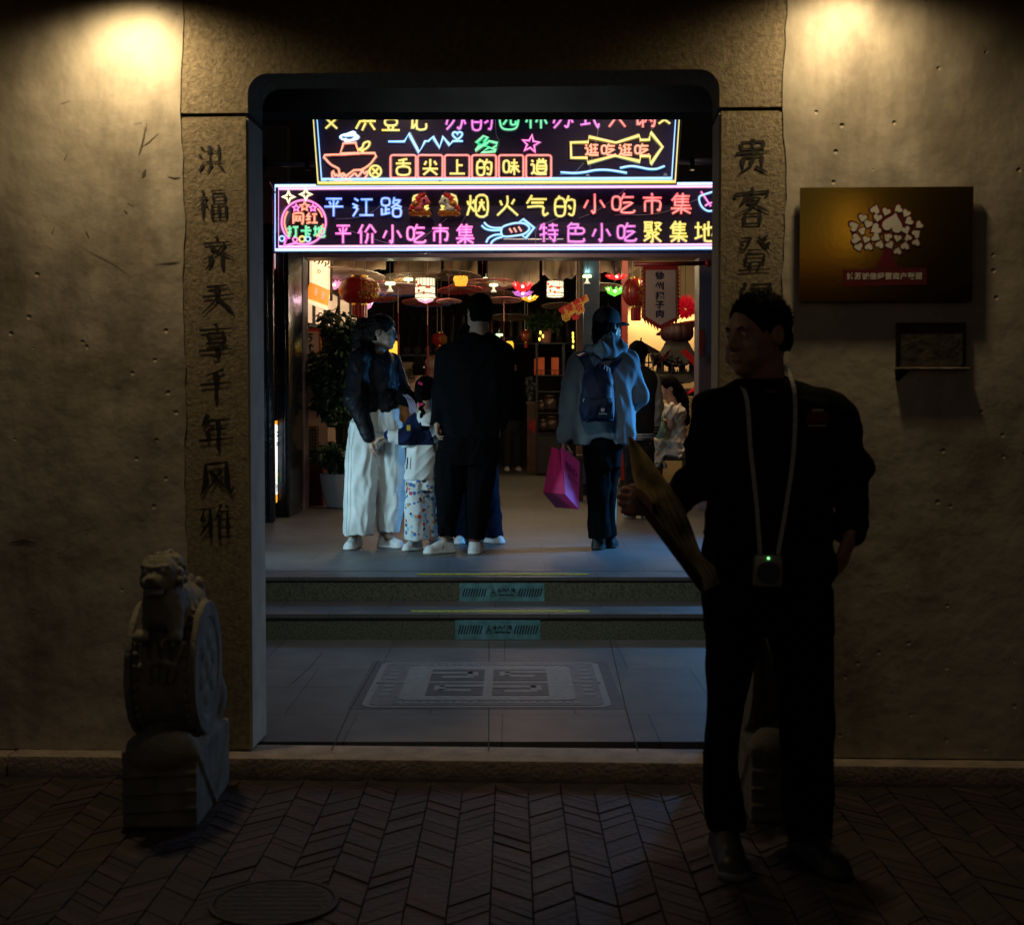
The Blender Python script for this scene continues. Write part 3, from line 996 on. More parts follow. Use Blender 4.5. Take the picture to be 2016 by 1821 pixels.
# squid
t = Tubes(YS1, .008)
t.path(C2("88,1102 150,1072 215,1060 280,1066 322,1105 282,1150 205,1168 95,1172"), True, sm=3)
t.path(C2("236,1055 268,1028 362,1100 290,1190 252,1158"), sm=0)
t.path([(988, 449), (972, 449), (960, 445), (953, 438)], sm=4)
t.path([(988, 453), (970, 454), (956, 451), (948, 444)], sm=4)
t.path([(990, 462), (974, 463), (962, 469), (957, 478)], sm=4)
t.path([(989, 467), (978, 470), (970, 475), (966, 481)], sm=4)
t.done("squid_tube", 'C', ns)
t = Tubes(YS1, .007)
for s_ in ("150,1105 175,1142", "188,1100 212,1138", "228,1090 255,1132"):
    t.path(C2(s_))
t.done("squid_stripe", 'O', ns)
# speech bubble
t = Tubes(YS1, .0085)
a = ring(598, 438, 43.5, 34, -228, 92)
t.path(a + [(581, 479), (559, 485), (564, 466)], True)
t.done("bubble_tube", 'M', ns)
Tubes(YS1, .0085).each([('网', 575, 598, 418, 441), ('红', 602, 626, 418, 441)], 'O', ns)
Tubes(YS1, .0088).each([('打', 563, 588, 443, 468), ('卡', 590, 614, 443, 468), ('地', 616, 640, 443, 468)], 'G', ns)
for q in (star(583, 410, 7.5), star(616, 410, 7.5)):
    Tubes(YS1, .0065).path(q, True).done("star_tube", 'M', ns)
Tubes(YS1, .0065).path(ring(581, 472, 4.6), True).done("ring_tube", 'M', ns)
t = Tubes(YS1, .0075)
t.path(star(599.5, 407, 9.5), True)
t.path(ring(598, 438, 38, 8, -45, -15)).path(ring(598, 438, 38, 8, 5, 50)).path(ring(598, 438, 38, 12, 140, 215))
t.done("arc_tube", 'O', ns)
t = Tubes(YS1, .0075)
t.path(ring(594.5, 471, 5.5), True)
t.done("ring_tube", 'Y', ns)
for q in (ring(606, 471, 4.8), ring(555, 470, 5)):
    Tubes(YS1, .0065).path(q, True).done("ring_tube", 'C', ns)
for cu, c_ in ((568, 388), (602, 383)):
    Tubes(YS1, .0075).path(star(cu, c_, 12, 4, .38), True).done("sparkle_tube", 'S', ns)
# shield at the right end
t = Tubes(YS1, .008)
t.path([(1404, 378), (1388, 383), (1377, 388), (1378, 400), (1384, 410), (1394, 416), (1404, 415)], sm=3)
t.done("shield_tube", 'C', ns)
t = Tubes(YS1, .007)
t.path([(1380, 377), (1400, 407)])
t.path([(1388, 406), (1396, 401), (1404, 399)], sm=3)
t.done("cross_tube", 'M', ns)
wr = MB()
for P in ([(760, 395), (720, 425), (660, 432)], [(690, 455), (760, 478), (810, 482), (850, 455), (880, 430)], [(917, 425), (905, 445)],
          [(1110, 425), (1080, 438), (1056, 450), (1056, 496)], [(1235, 370), (1180, 412), (1140, 430)], [(1380, 390), (1300, 420), (1210, 424)]):
    wr.tube(smooth_path([at(u, v, YS1 - .012) for u, v in P], 5), .0022, 4)
wr.build("wire", M_WIRE, ns)

# ---- upper sign
n2 = thing("neon_sign", "upper neon sign with hotpot, arrow and boxed characters, top row hidden by the beam", "neon sign", at(980, 362, YS2), "neon signs over the market entrance")
P = [(606, 120), (1352, 120), (1333, 364), (622, 366)]
V = [at(u, v, YS2) for u, v in P] + [at(u, v, YS2) + Vector((0, .012, 0)) for u, v in P]
MB().add(V, [(0, 1, 2, 3), (4, 7, 6, 5), (0, 4, 5, 1), (1, 5, 6, 2), (2, 6, 7, 3), (3, 7, 4, 0)]).build("acrylic_panel", M_ACRYL, n2)
t = Tubes(YS2, .0095)
t.path([(609, 130), (626, 361), (1329.5, 358.5), (1344, 130)], True)
t.done("border_tube", 'Y', n2)
t = Tubes(YS2, .0095)
t.path([(616.5, 130), (633, 354), (1322.5, 352), (1337, 130)], True)
t.done("border_tube", 'C', n2)
V0, V1 = 206, 259
Tubes(YS2, .0088).each([('x', 638, 666, 230, 256), ('“', 664, 686, 226, 247), ('洪', 698, 741, V0, V1), ('登', 748, 790, V0, V1), ('记', 802, 840, V0, V1), ('“', 842, 868, 226, 247), ('x', 1294, 1322, 226, 246)], 'Y', n2)
Tubes(YS2, .0088).each([('苏', 875, 918, 206, 257), ('韵', 926, 970, 206, 257), ('苏', 1086, 1129, 204, 254), ('式', 1138, 1180, 203, 253)], 'V', n2)
Tubes(YS2, .0088).each([('园', 981, 1023, 204, 256), ('林', 1033, 1077, 204, 254)], 'G', n2)
Tubes(YS2, .0088).each([('火', 1196, 1233, 204, 252), ('锅', 1244, 1289, 203, 252)], 'R', n2)
t = Tubes(YS2, .0085)
t.path(C1("1070,370 1208,370 1245,300 1330,462 1385,365 1410,368 1450,330 1505,422 1535,330 1590,400 1618,366 1705,366"))
h = []
for i in range(24):
    a = 2 * math.pi * i / 24
    h.append((c1u(1658) + 9.6 * math.sin(a) ** 3, cv(318) - (7.4 * math.cos(a) - 2.9 * math.cos(2 * a) - 1.2 * math.cos(3 * a) - .4 * math.cos(4 * a))))
t.path(h, True)
t.done("heartbeat_tube", 'C', n2)
t = Tubes(YS2, .0085)
t.path(C1("1880,322 1915,335 1885,372 1905,376 1808,446 1848,388 1818,382"), True)
t.path(C1("1925,365 1995,382 1985,410 1945,428 1985,438 1978,455 1860,462 1935,415 1890,408"), True)
t.done("lightning_tube", 'G', n2)
t = Tubes(YS2, .008)
t.path(star(c2u(333), cv(390), 18, 5, .4, 8), True)
t.done("star_tube", 'M', n2)
bx = [(767.7, 820), (821.5, 872.5), (874.5, 925.5), (928, 978), (981, 1031.5), (1034.5, 1086)]
for a, b in bx:
    Tubes(YS2, .0085).path(rbox(a + 1, b - 1, 306, 351, 5), True).done("box_tube", 'R', n2)
for (a, b), ch in zip(bx, "舌尖上的味道"):
    Tubes(YS2, .0085).char(ch, a + 8.5, b - 8.5, 311.5, 345.5).done("character_tube", 'Y', n2)
t = Tubes(YS2, .0088)
t.path(C1("530,485 700,480 955,468 942,530 900,575 850,608 862,615 780,612 718,660 690,640 655,648 648,600 590,570 545,525"), True, sm=2)
t.path(C1("690,385 792,380 820,470 660,475"), True)
t.path(C1("600,622 592,650 605,690 640,712 690,700 712,668 695,655 680,672 660,650 650,665 630,650 620,660"), True, sm=3)
t.path(C1("715,705 760,660 790,640 812,668 850,622 870,640 897,618 880,670 840,690 790,688 760,702"), True, sm=3)
t.done("hotpot_tube", 'O', n2)
t = Tubes(YS2, .0085)
t.path([(c1u(740) + 18 * math.cos(R(a)), cv(332) + 6 * math.sin(R(a))) for a in range(0, 360, 20)], True)
t.path(C1("775,285 700,318 790,318 770,350 720,372 700,355 715,345"), sm=4)
t.path(C1("775,285 790,300 770,318"), sm=4)
t.done("steam_tube", 'W', n2)
t = Tubes(YS2, .0085)
t.path(C1("818,438 850,420 862,385 895,370 912,378 905,408 880,432 858,440 855,465 840,445"), True, sm=2)
t.path(ring(c1u(960), cv(623), 11.5), True)
t.path([(c1u(960) - 6, cv(623) - 6), (c1u(960) + 6, cv(623) + 6)]).path([(c1u(960) + 6, cv(623) - 6), (c1u(960) - 6, cv(623) + 6)])
t.done("fish_tube", 'Y', n2)
t = Tubes(YS2, .009)
t.path(C2("672,378 822,375 825,330 1055,380 1255,318 1262,358 1340,355 1348,290 1452,415 1350,562 1345,495 1262,492 1260,540 1050,490 815,552 812,508 675,508"), True)
t.done("arrow_tube", 'Y', n2)
for ch, a, b in (('逛', 785, 912), ('吃', 928, 1052), ('逛', 1073, 1197), ('吃', 1213, 1337)):
    Tubes(YS2, .0078).char(ch, c2u(a), c2u(b), cv(383), cv(492)).done("character_tube", 'O', n2)
t = Tubes(YS2, .0088)
t.path(C2("585,630 700,637 800,628 880,612 980,610 1070,622 1150,636"), sm=3)
t.path(C2("1090,594 1180,578 1260,588 1330,602 1400,602 1470,577"), sm=3)
t.done("wave_tube", 'C', n2)
wr = MB()
for P in ([(975, 228), (977, 265), (983, 280), (978, 300)], [(1180, 250), (1170, 290), (1160, 340)], [(1100, 345), (1130, 340), (1150, 320)], [(1283, 243), (1282, 262)]):
    wr.tube(smooth_path([at(u, v, YS2 - .012) for u, v in P], 5), .002, 4)
for u, v in ((646, 356), (866, 356), (1157, 347), (1310, 345)):
    wr.ball(at(u, v, YS2 - .012), .018, 10)
wr.build("wire", M_WIRE, n2)

# ---- two toy horses hung on the lower sign (plain generic festival horses)
def toy_horse(cu, c_, face, body, mane, lab):
    base = at(cu, 426, YS1 - .07)
    t = thing("toy_horse", lab, "ornament", base, "festive horse ornaments on the lower neon sign")
    s = 1 / FPX * (YS1 - .07)
    q = lambda u, v, dy=0: at(cu + u * face, v, YS1 - .07) + Vector((0, dy, 0))
    m = MB()
    m.ball(q(-3, 410), (11 * s, .035, 8 * s), 14)
    m.ball(q(7, 396), (11 * s, .035, 9.5 * s), 14)
    m.ball(q(15, 399), (5.5 * s, .028, 5 * s), 12)
    m.tube([q(4, 400), q(2, 408)], 6 * s, 10)
    for u in (-9, -4, 3, 8):
        m.tube([q(u, 412), q(u + 1, 421)], 2.7 * s, 8)
    m.build("body", body, t, smooth=True)
    m = MB()
    for u, v, r in ((2, 386, 6.5), (7, 383, 5), (-3, 391, 6), (-6, 398, 5), (-16, 409, 5.5), (-19, 413, 4)):
        m.ball(q(u, v, -.01), (r * s, .03, r * s), 10)
    m.build("mane", mane, t, smooth=True)
    m = MB().ball(q(8, 396, -.033), (2.2 * s, .01, 2.6 * s), 10)
    m.build("eye", M_BLACKMET, t, smooth=True)
    m = MB()
    m.ball(q(-8, 402, -.012), (8 * s, .034, 7.5 * s), 12)
    for u in range(-18, 19, 6):
        m.ball(q(u, 419 + (u % 4), .0), (5 * s, .03, 4 * s), 8)
    m.box(tuple(q(-20, 425, -.02)) if face > 0 else tuple(q(20, 425, -.02)), tuple(q(20, 415, .02)) if face > 0 else tuple(q(-20, 415, .02)))
    m.build("saddle_cushion", mat("gold_red_satin", (0.42, 0.03, 0.012), 0.35, .2, .6, 30, col2=(.55, .26, .03)), t, smooth=0.5)
M_PINKTOY = mat("pink_plush", (0.72, 0.10, 0.16), .6)
M_WHITETOY = mat("white_plush", (0.75, 0.66, 0.58), .6)
M_REDFUR = mat("red_fur", (0.68, 0.03, 0.03), .6, 0, .4, 60, .5, 80)
toy_horse(827, 402, 1, M_PINKTOY, M_REDFUR, "pink toy horse with red mane on the lower neon sign, facing right")
toy_horse(884, 402, -1, M_WHITETOY, M_REDFUR, "white toy horse with red mane on the lower neon sign, facing left")

# ---- globe behind the upper sign
dc = thing("ceiling_globe", "pale round globe hanging behind the upper neon sign", "globe lamp", at(990, 294, 12.6))
m = MB().ball(at(990, 294, 12.6), .125, 24)
m.build("globe", mat("milky_globe", (0.22, 0.22, 0.23), .35, emit=(1, 1, 1), es=.02), dc, smooth=True)
m = MB().tube([at(990, 294, 12.6) + Vector((0, 0, .11)), Vector((at(990, 294, 12.6).x, 12.6, 3.41))], .012)
m.build("stem", M_BLACKMET, dc)

# ================================================================ people: distance fields -> one continuous surface per body or garment
def V3(p):
    return np.array((p[0], p[1], p[2]), float)

class Field:
    def __init__(s, lo, hi, h):
        s.h = h
        s.lo = V3(lo)
        n = np.ceil((V3(hi) - s.lo) / h).astype(int) + 2
        s.n = n
        s.d = np.full(n, 0.2, np.float32)
        s.ax = [(s.lo[i] + np.arange(n[i]) * h).astype(np.float32) for i in range(3)]
    def region(s, lo, hi, pad):
        sl = []
        for i in range(3):
            a = int(max(0, math.floor((lo[i] - pad - s.lo[i]) / s.h)))
            b = int(min(s.n[i], math.ceil((hi[i] + pad - s.lo[i]) / s.h) + 1))
            if b <= a:
                return None
            sl.append(slice(a, b))
        X = s.ax[0][sl[0]][:, None, None]
        Y = s.ax[1][sl[1]][None, :, None]
        Z = s.ax[2][sl[2]][None, None, :]
        return tuple(sl), X, Y, Z
    def put(s, sl, d, k, op):
        o = s.d[sl]
        if op == 'u':
            if k > 0:
                hh = np.clip(0.5 + 0.5 * (o - d) / k, 0, 1)
                s.d[sl] = o * (1 - hh) + d * hh - k * hh * (1 - hh)
            else:
                s.d[sl] = np.minimum(o, d)
        else:       # subtract
            if k > 0:
                hh = np.clip(0.5 - 0.5 * (o + d) / k, 0, 1)
                s.d[sl] = o * (1 - hh) + (-d) * hh + k * hh * (1 - hh)
            else:
                s.d[sl] = np.maximum(o, -d)
    def loc(s, X, Y, Z, fr):
        c, Rm = fr
        x, y, z = X - c[0], Y - c[1], Z - c[2]
        return (x * Rm[0, 0] + y * Rm[1, 0] + z * Rm[2, 0], x * Rm[0, 1] + y * Rm[1, 1] + z * Rm[2, 1], x * Rm[0, 2] + y * Rm[1, 2] + z * Rm[2, 2])
    def cap(s, a, b, ra, rb=None, k=0.02, op='u', fr=None, sc=(1, 1, 1)):
        rb = ra if rb is None else rb
        a, b = V3(a), V3(b)
        if fr is not None:
            wa, wb = fr[0] + fr[1] @ a, fr[0] + fr[1] @ b
        else:
            wa, wb = a, b
        r = max(ra, rb) * max(sc)
        g = s.region(np.minimum(wa, wb) - r, np.maximum(wa, wb) + r, k + 3 * s.h)
        if g is None:
            return s
        sl, X, Y, Z = g
        if fr is not None:
            X, Y, Z = s.loc(X, Y, Z, fr)
        q = V3(sc)
        A, B = a / q, b / q
        X, Y, Z = X / q[0] - A[0], Y / q[1] - A[1], Z / q[2] - A[2]
        ab = B - A
        l2 = float(ab @ ab) or 1e-9
        t = np.clip((X * ab[0] + Y * ab[1] + Z * ab[2]) / l2, 0, 1)
        d = np.sqrt((X - t * ab[0]) ** 2 + (Y - t * ab[1]) ** 2 + (Z - t * ab[2]) ** 2) - (ra + (rb - ra) * t)
        s.put(sl, (d * min(sc)).astype(np.float32), k, op)
        return s
    def ell(s, c, r, k=0.02, op='u', fr=None):
        c, r = V3(c), V3(r)
        wc = fr[0] + fr[1] @ c if fr is not None else c
        m = max(r) if fr is not None else r
        g = s.region(wc - m, wc + m, k + 3 * s.h)
        if g is None:
            return s
        sl, X, Y, Z = g
        if fr is not None:
            X, Y, Z = s.loc(X, Y, Z, fr)
        X, Y, Z = X - c[0], Y - c[1], Z - c[2]
        k0 = np.sqrt((X / r[0]) ** 2 + (Y / r[1]) ** 2 + (Z / r[2]) ** 2)
        k1 = np.sqrt((X / r[0] ** 2) ** 2 + (Y / r[1] ** 2) ** 2 + (Z / r[2] ** 2) ** 2) + 1e-6
        s.put(sl, (k0 * (k0 - 1) / k1).astype(np.float32), k, op)
        return s
    def loft(s, rows, k=0.02, p=2.4, op='u', cut=True):
        # rows: (z, cx, cy, rx, ry), any order; the outline is exact at every row
        rows = sorted(rows)
        A = np.array(rows, float)
        z0, z1 = A[0, 0], A[-1, 0]
        zz = np.linspace(z0, z1, 80)
        cols = []
        for j in range(1, 5):
            m = np.gradient(A[:, j], A[:, 0]) if len(A) > 2 else np.full(len(A), (A[-1, j] - A[0, j]) / (z1 - z0))
            i = np.clip(np.searchsorted(A[:, 0], zz) - 1, 0, len(A) - 2)
            dz = A[i + 1, 0] - A[i, 0]
            t = (zz - A[i, 0]) / dz
            m0, m1 = m[i] * dz * .7, m[i + 1] * dz * .7
            cols.append((2 * t ** 3 - 3 * t ** 2 + 1) * A[i, j] + (t ** 3 - 2 * t ** 2 + t) * m0 + (-2 * t ** 3 + 3 * t ** 2) * A[i + 1, j] + (t ** 3 - t ** 2) * m1)
        lo = (A[:, 1] - A[:, 3]).min(), (A[:, 2] - A[:, 4]).min(), z0
        hi = (A[:, 1] + A[:, 3]).max(), (A[:, 2] + A[:, 4]).max(), z1
        g = s.region(lo, hi, k + 4 * s.h)
        if g is None:
            return s
        sl, X, Y, Z = g
        zf = Z[0, 0]
        cx, cyy, rx, ry = (np.interp(zf, zz, q)[None, None, :] for q in cols)
        u = np.abs(X - cx) / rx
        v = np.abs(Y - cyy) / ry
        rad = (u ** p + v ** p) ** (1 / p) + 1e-6
        d = (rad - 1) * np.minimum(rx, ry)
        e = np.maximum(z0 - Z, Z - z1)
        d = np.where((d > 0) & (e > 0), np.sqrt(np.maximum(d, 0) ** 2 + np.maximum(e, 0) ** 2), np.maximum(d, e))
        s.put(sl, d.astype(np.float32), k, op)
        return s
    def above(s, z):          # keep only what lies above z
        s.d = np.maximum(s.d, (z - s.ax[2])[None, None, :])
        return s
    def below(s, z):
        s.d = np.maximum(s.d, (s.ax[2] - z)[None, None, :])
        return s
    def half(s, p, n):        # keep the side the normal points away from
        p, n = V3(p), V3(n)
        n = n / np.linalg.norm(n)
        X, Y, Z = s.ax[0][:, None, None], s.ax[1][None, :, None], s.ax[2][None, None, :]
        s.d = np.maximum(s.d, ((X - p[0]) * n[0] + (Y - p[1]) * n[1] + (Z - p[2]) * n[2]).astype(np.float32))
        return s
    def fold(s, amp, wl, k=(1, 1, .35), seed=1, sharp=True, band=0.03, lo=None, hi=None, n=5):
        m = np.abs(s.d) < band
        if lo is not None:
            m &= ((s.ax[2] >= lo) & (s.ax[2] <= hi))[None, None, :]
        I = np.nonzero(m)
        if len(I[0]) == 0:
            return s
        P = np.stack([s.ax[j][I[j]] for j in range(3)], 1)
        g = np.random.default_rng(seed)
        acc = np.zeros(len(P), np.float32)
        sn = lambda w_, kk: np.sin((P * np.array(kk)) @ (lambda q: q / np.linalg.norm(q))(g.normal(size=3)) * (2 * math.pi / w_) + g.uniform(0, 6.28))
        for i in range(n):
            q = g.normal(size=3) * np.array(k)
            q = q / (np.linalg.norm(q) + 1e-6) * 2 * math.pi / (wl * g.uniform(.8, 2.0))
            f = np.sin(P @ q + 1.1 * sn(wl * 4, (1, 1, 1)) + g.uniform(0, 6.28))
            if sharp:       # narrow creases that come and go
                acc += (2.2 * (0.5 + 0.5 * f) ** 3 - .68) * np.clip(.5 + .9 * sn(wl * 3.2, (1, 1, .7)), 0, 1)
            else:
                acc += f
        s.d[I] -= (amp * acc / math.sqrt(n)).astype(np.float32)
        return s
    def mesh(s, name, mats, parent=None, matfn=None):
        d = s.d.copy()
        for ax in range(3):     # close at the border
            for e in (0, -1):
                q = [slice(None)] * 3
                q[ax] = e
                d[tuple(q)] = np.maximum(d[tuple(q)], s.h * .1)
        ins = d < 0
        nx, ny, nz = d.shape
        cnt = np.zeros((nx - 1, ny - 1, nz - 1), np.int8)
        for i in (0, 1):
            for j in (0, 1):
                for k in (0, 1):
                    cnt += ins[i:nx - 1 + i, j:ny - 1 + j, k:nz - 1 + k]
        act = (cnt > 0) & (cnt < 8)
        I = np.argwhere(act)
        vid = np.full(act.shape, -1, np.int32)
        vid[act] = np.arange(len(I))
        off = np.array([(i, j, k) for i in (0, 1) for j in (0, 1) for k in (0, 1)])
        cv_ = np.stack([d[tuple((I + o).T)] for o in off], 1)
        acc = np.zeros((len(I), 3))
        wt = np.zeros(len(I))
        for a in range(8):
            for b in range(a + 1, 8):
                if np.abs(off[a] - off[b]).sum() != 1:
                    continue
                da, db = cv_[:, a], cv_[:, b]
                c = (da < 0) != (db < 0)
                t = np.where(c, da / np.where(c, da - db, 1), 0)
                acc += np.where(c[:, None], off[a] + t[:, None] * (off[b] - off[a]), 0)
                wt += c
        Vt = s.lo + (I + acc / wt[:, None]) * s.h
        quads = []
        for ax in range(3):
            a0 = [slice(None)] * 3
            a1 = [slice(None)] * 3
            a0[ax] = slice(0, -1)
            a1[ax] = slice(1, None)
            A, B = ins[tuple(a0)], ins[tuple(a1)]
            E = np.argwhere(A != B)
            o1, o2 = [j for j in range(3) if j != ax]
            E = E[(E[:, o1] > 0) & (E[:, o2] > 0) & (E[:, o1] < d.shape[o1] - 1) & (E[:, o2] < d.shape[o2] - 1)]
            q = []
            for da, db in ((0, 0), (1, 0), (1, 1), (0, 1)):
                c = E.copy()
                c[:, o1] -= da
                c[:, o2] -= db
                q.append(vid[tuple(c.T)])
            q = np.stack(q, 1)
            fl_ = A[tuple(E.T)] ^ (ax == 1)
            q[fl_] = q[fl_][:, ::-1]
            quads.append(q)
        Q = np.concatenate(quads)
        Q = Q[(Q >= 0).all(1)][:, ::-1]
        me = bpy.data.meshes.new(name)
        me.vertices.add(len(Vt))
        me.vertices.foreach_set("co", Vt.astype(np.float32).ravel())
        me.loops.add(Q.size)
        me.loops.foreach_set("vertex_index", Q.astype(np.int32).ravel())
        me.polygons.add(len(Q))
        me.polygons.foreach_set("loop_start", np.arange(0, Q.size, 4, dtype=np.int32))
        me.polygons.foreach_set("use_smooth", np.ones(len(Q), bool))
        mats = mats if isinstance(mats, (list, tuple)) else [mats]
        for q in mats:
            me.materials.append(q)
        if matfn is not None:
            me.polygons.foreach_set("material_index", matfn(Vt[Q].mean(1)).astype(np.int32))
        me.update(calc_edges=True)
        me.validate()
        o = bpy.data.objects.new(name, me)
        COL.objects.link(o)
        if parent is not None:
            o.parent = parent
            if parent.name in EMPTIES:
                o.matrix_parent_inverse = Matrix.Translation(-EMPTIES[parent.name])
        return o

def hframe(c, yaw, pitch=0, roll=0, s=1.0):
    a = R(yaw)
    y = np.array((-math.sin(a), math.cos(a), 0))
    z = np.array((0, 0, 1.0))
    x = np.cross(y, z)
    M_ = np.stack([x, y, z], 1)
    if pitch:       # positive = chin down
        p = R(pitch)
        Rp = np.array(((1, 0, 0), (0, math.cos(p), -math.sin(p)), (0, math.sin(p), math.cos(p))))
        M_ = M_ @ Rp
    if roll:
        p = R(roll)
        M_ = M_ @ np.array(((math.cos(p), 0, -math.sin(p)), (0, 1, 0), (math.sin(p), 0, math.cos(p))))
    return (V3(c), M_, s)

def hp(H, p):
    return H[0] + H[1] @ (V3(p) * H[2])

def head(Fd, H, face=True):
    s = H[2]
    fr = (H[0], H[1])
    q = lambda *p: tuple(x * s for x in p)
    E = lambda c, r, k=.02, op='u': Fd.ell(q(*c), q(*r), k * s, op, fr)
    Cp = lambda a, b, ra, rb=None, k=.012, op='u', sc=(1, 1, 1): Fd.cap(q(*a), q(*b), ra * s, (rb or ra) * s, k * s, op, fr, sc)
    E((0, .012, .035), (.074, .094, .084), .01)
    E((0, -.020, -.032), (.060, .068, .082), .03)
    E((0, -.064, -.094), (.024, .022, .020), .03)
    if face:
        Cp((-.045, -.064, -.092 + .03), (-.030, -.05, -.1 + .03), .018, k=.03)
        Cp((.045, -.064, -.062), (.030, -.05, -.07), .018, k=.03)
        Cp((-.036, -.076, .020), (.036, -.076, .020), .011, k=.02)
        for i in (-1, 1):
            E((i * .040, -.062, -.026), (.022, .018, .018), .02)
            E((i * .031, -.093, .003), (.017, .016, .011), .012, 's')
            E((i * .031, -.0745, .002), (.0145, .0125, .011), .004)
        Cp((0, -.085, .010), (0, -.104, -.026), .0075, .0115, .012)
        for i in (-1, 1):
            E((i * .0115, -.094, -.031), (.009, .010, .008), .008)
        Cp((-.017, -.087, -.053), (.017, -.087, -.053), .0062, k=.008)
        Cp((-.015, -.085, -.065), (.015, -.085, -.065), .0072, k=.008)
        Cp((-.022, -.094, -.0588), (.022, -.094, -.0588), .0028, k=.004, op='s')
    for i in (-1, 1):
        E((i * .075, .012, -.004), (.010, .020, .031), .008)
        E((i * .084, .006, .002), (.007, .010, .016), .006, 's')
    Cp((0, .022, -.05), (0, .030, -.16), .052, .056, .03)

def hand(Fd, wr, dr, back, s=1.0, ts=1, curl=.5, spread=.0, thumb=.6):
    y = V3(dr) / np.linalg.norm(V3(dr))
    z = V3(back)
    z = z - y * (z @ y)
    z = z / np.linalg.norm(z)
    x = np.cross(y, z)
    fr = (V3(wr), np.stack([x, y, z], 1))
    q = lambda *p: tuple(t * s for t in p)
    C = lambda a, b, ra, rb, k=.006, sc=(1, 1, 1): Fd.cap(q(*a), q(*b), ra * s, rb * s, k * s, 'u', fr, sc)
    C((0, -.02, 0), (0, .02, 0), .026, .027, .012, (1, 1, .75))
    C((-.012, .03, 0), (-.016, .075, 0), .022, .020, .012, (1, 1, .62))
    C((.012, .03, 0), (.016, .075, 0), .022, .020, .012, (1, 1, .62))
    for i, L_ in enumerate((.060, .072, .078, .068)):
        xx = (-.029 + .0193 * i)
        if ts < 0:
            xx = -xx
        p = np.array((xx, .080 + (.006 if i in (1, 2) else 0), 0))
        ang = 0
        for j, fq in enumerate((.46, .31, .25)):
            ang += curl * (0.9, 1.15, .7)[j] * (1 + .08 * (1.5 - i))
            d = np.array((spread * (i - 1.5) * (1 if ts > 0 else -1), math.cos(ang), -math.sin(ang)))
            p2 = p + d * L_ * fq
            C(p, p2, .0090 - .0008 * j, .0084 - .0008 * j, .004)
            p = p2
    p0, p1 = (ts * .020, .018, -.006), (ts * .044, .048, -.014 - .012 * thumb)
    p2, p3 = (ts * (.052 - .012 * thumb), .076, -.020 - .022 * thumb), (ts * (.052 - .024 * thumb), .098, -.024 - .030 * thumb)
    C(p0, p1, .014, .0115, .008)
    C(p1, p2, .0112, .0100, .004)
    C(p2, p3, .0098, .0082, .004)

def limb(Fd, pts, rs, k=.02):
    for i in range(len(pts) - 1):
        Fd.cap(pts[i], pts[i + 1], rs[i], rs[i + 1], k)

class Pers:
    def __init__(s, label, Y, u, vfoot, group=None, z=None):
        s.Y = Y
        s.z0 = z if z is not None else ZU
        p = at(u, vfoot, Y)
        s.t = thing("person", label, "person", (p.x, Y, s.z0), group)
        s.px = Y / FPX
        s.g = (p.x, Y)
    def p(s, u, v, dy=0.0):
        return V3(at(u, v, s.Y + dy) if abs(dy) < 1e-9 else (at(u, v, s.Y).x, s.Y + dy, at(u, v, s.Y).z))
    def rows(s, L):
        # (v, u left, u right, half depth, depth offset) read off the picture -> loft rows in metres
        out = []
        for r in L:
            v, a, b, ry = r[:4]
            dy = r[4] if len(r) > 4 else 0
            m = s.p((a + b) / 2, v)
            out.append((m[2], m[0], s.Y + dy, (b - a) / 2 * s.px, ry))
        return out
    def field(s, u0, u1, v0, v1, h, dep=(-.35, .35)):
        a, b = s.p(u0, v1), s.p(u1, v0)
        return Field((a[0], s.Y + dep[0], max(a[2], s.z0 - .002) if v1 > 900 else a[2]), (b[0], s.Y + dep[1], b[2]), h)
    def shoe(s, heel, toe, up, sole, w_=.040, lace=None, h=.005, tall=.085):
        # heel, toe: (u, dy) on the ground
        z = s.z0
        H_, T_ = V3((s.p(heel[0], 900)[0], s.Y + heel[1], z)), V3((s.p(toe[0], 900)[0], s.Y + toe[1], z))
        f = Field(np.minimum(H_, T_) - .07, np.maximum(H_, T_) + np.array((.07, .07, .16)), h)
        d = T_ - H_
        k = lambda t, zz: tuple(H_ + d * t + np.array((0, 0, zz)))
        f.cap(k(.04, .030), k(.92, .026), w_ * .98, w_ * .95, .02, sc=(1, 1, .9))
        f.cap(k(.02, .035), k(.04, tall), w_ * .92, w_ * .82, .02)
        f.cap(k(.10, tall * .95), k(.62, .046), w_ * .78, w_ * .74, .02)
        f.cap(k(.0, .012), k(.95, .012), w_ * 1.06, w_ * 1.04, .004, sc=(1, 1, .6))
        f.above(z + .001)
        mats = [up, sole]
        fn = lambda c: (c[:, 2] < z + .024).astype(int)
        if lace is not None:
            mats = [up, sole, lace]
            n = np.cross(d / np.linalg.norm(d), (0, 0, 1))
            def fn(c):
                t = (c - H_) @ d / (d @ d)
                a = np.abs((c - H_) @ n)
                z_ = c[:, 2] - z
                r_ = (z_ < .024).astype(int)
                r_[(z_ > .03) & (z_ < .055) & (t > .30) & (t < .62) & (np.abs((t - .46) * .26 + (z_ - .043)) < .007)] = 2
                r_[(z_ > tall * 1.02) & (t < .35)] = 2
                return r_
        return f.mesh("shoe", mats, s.t, fn)

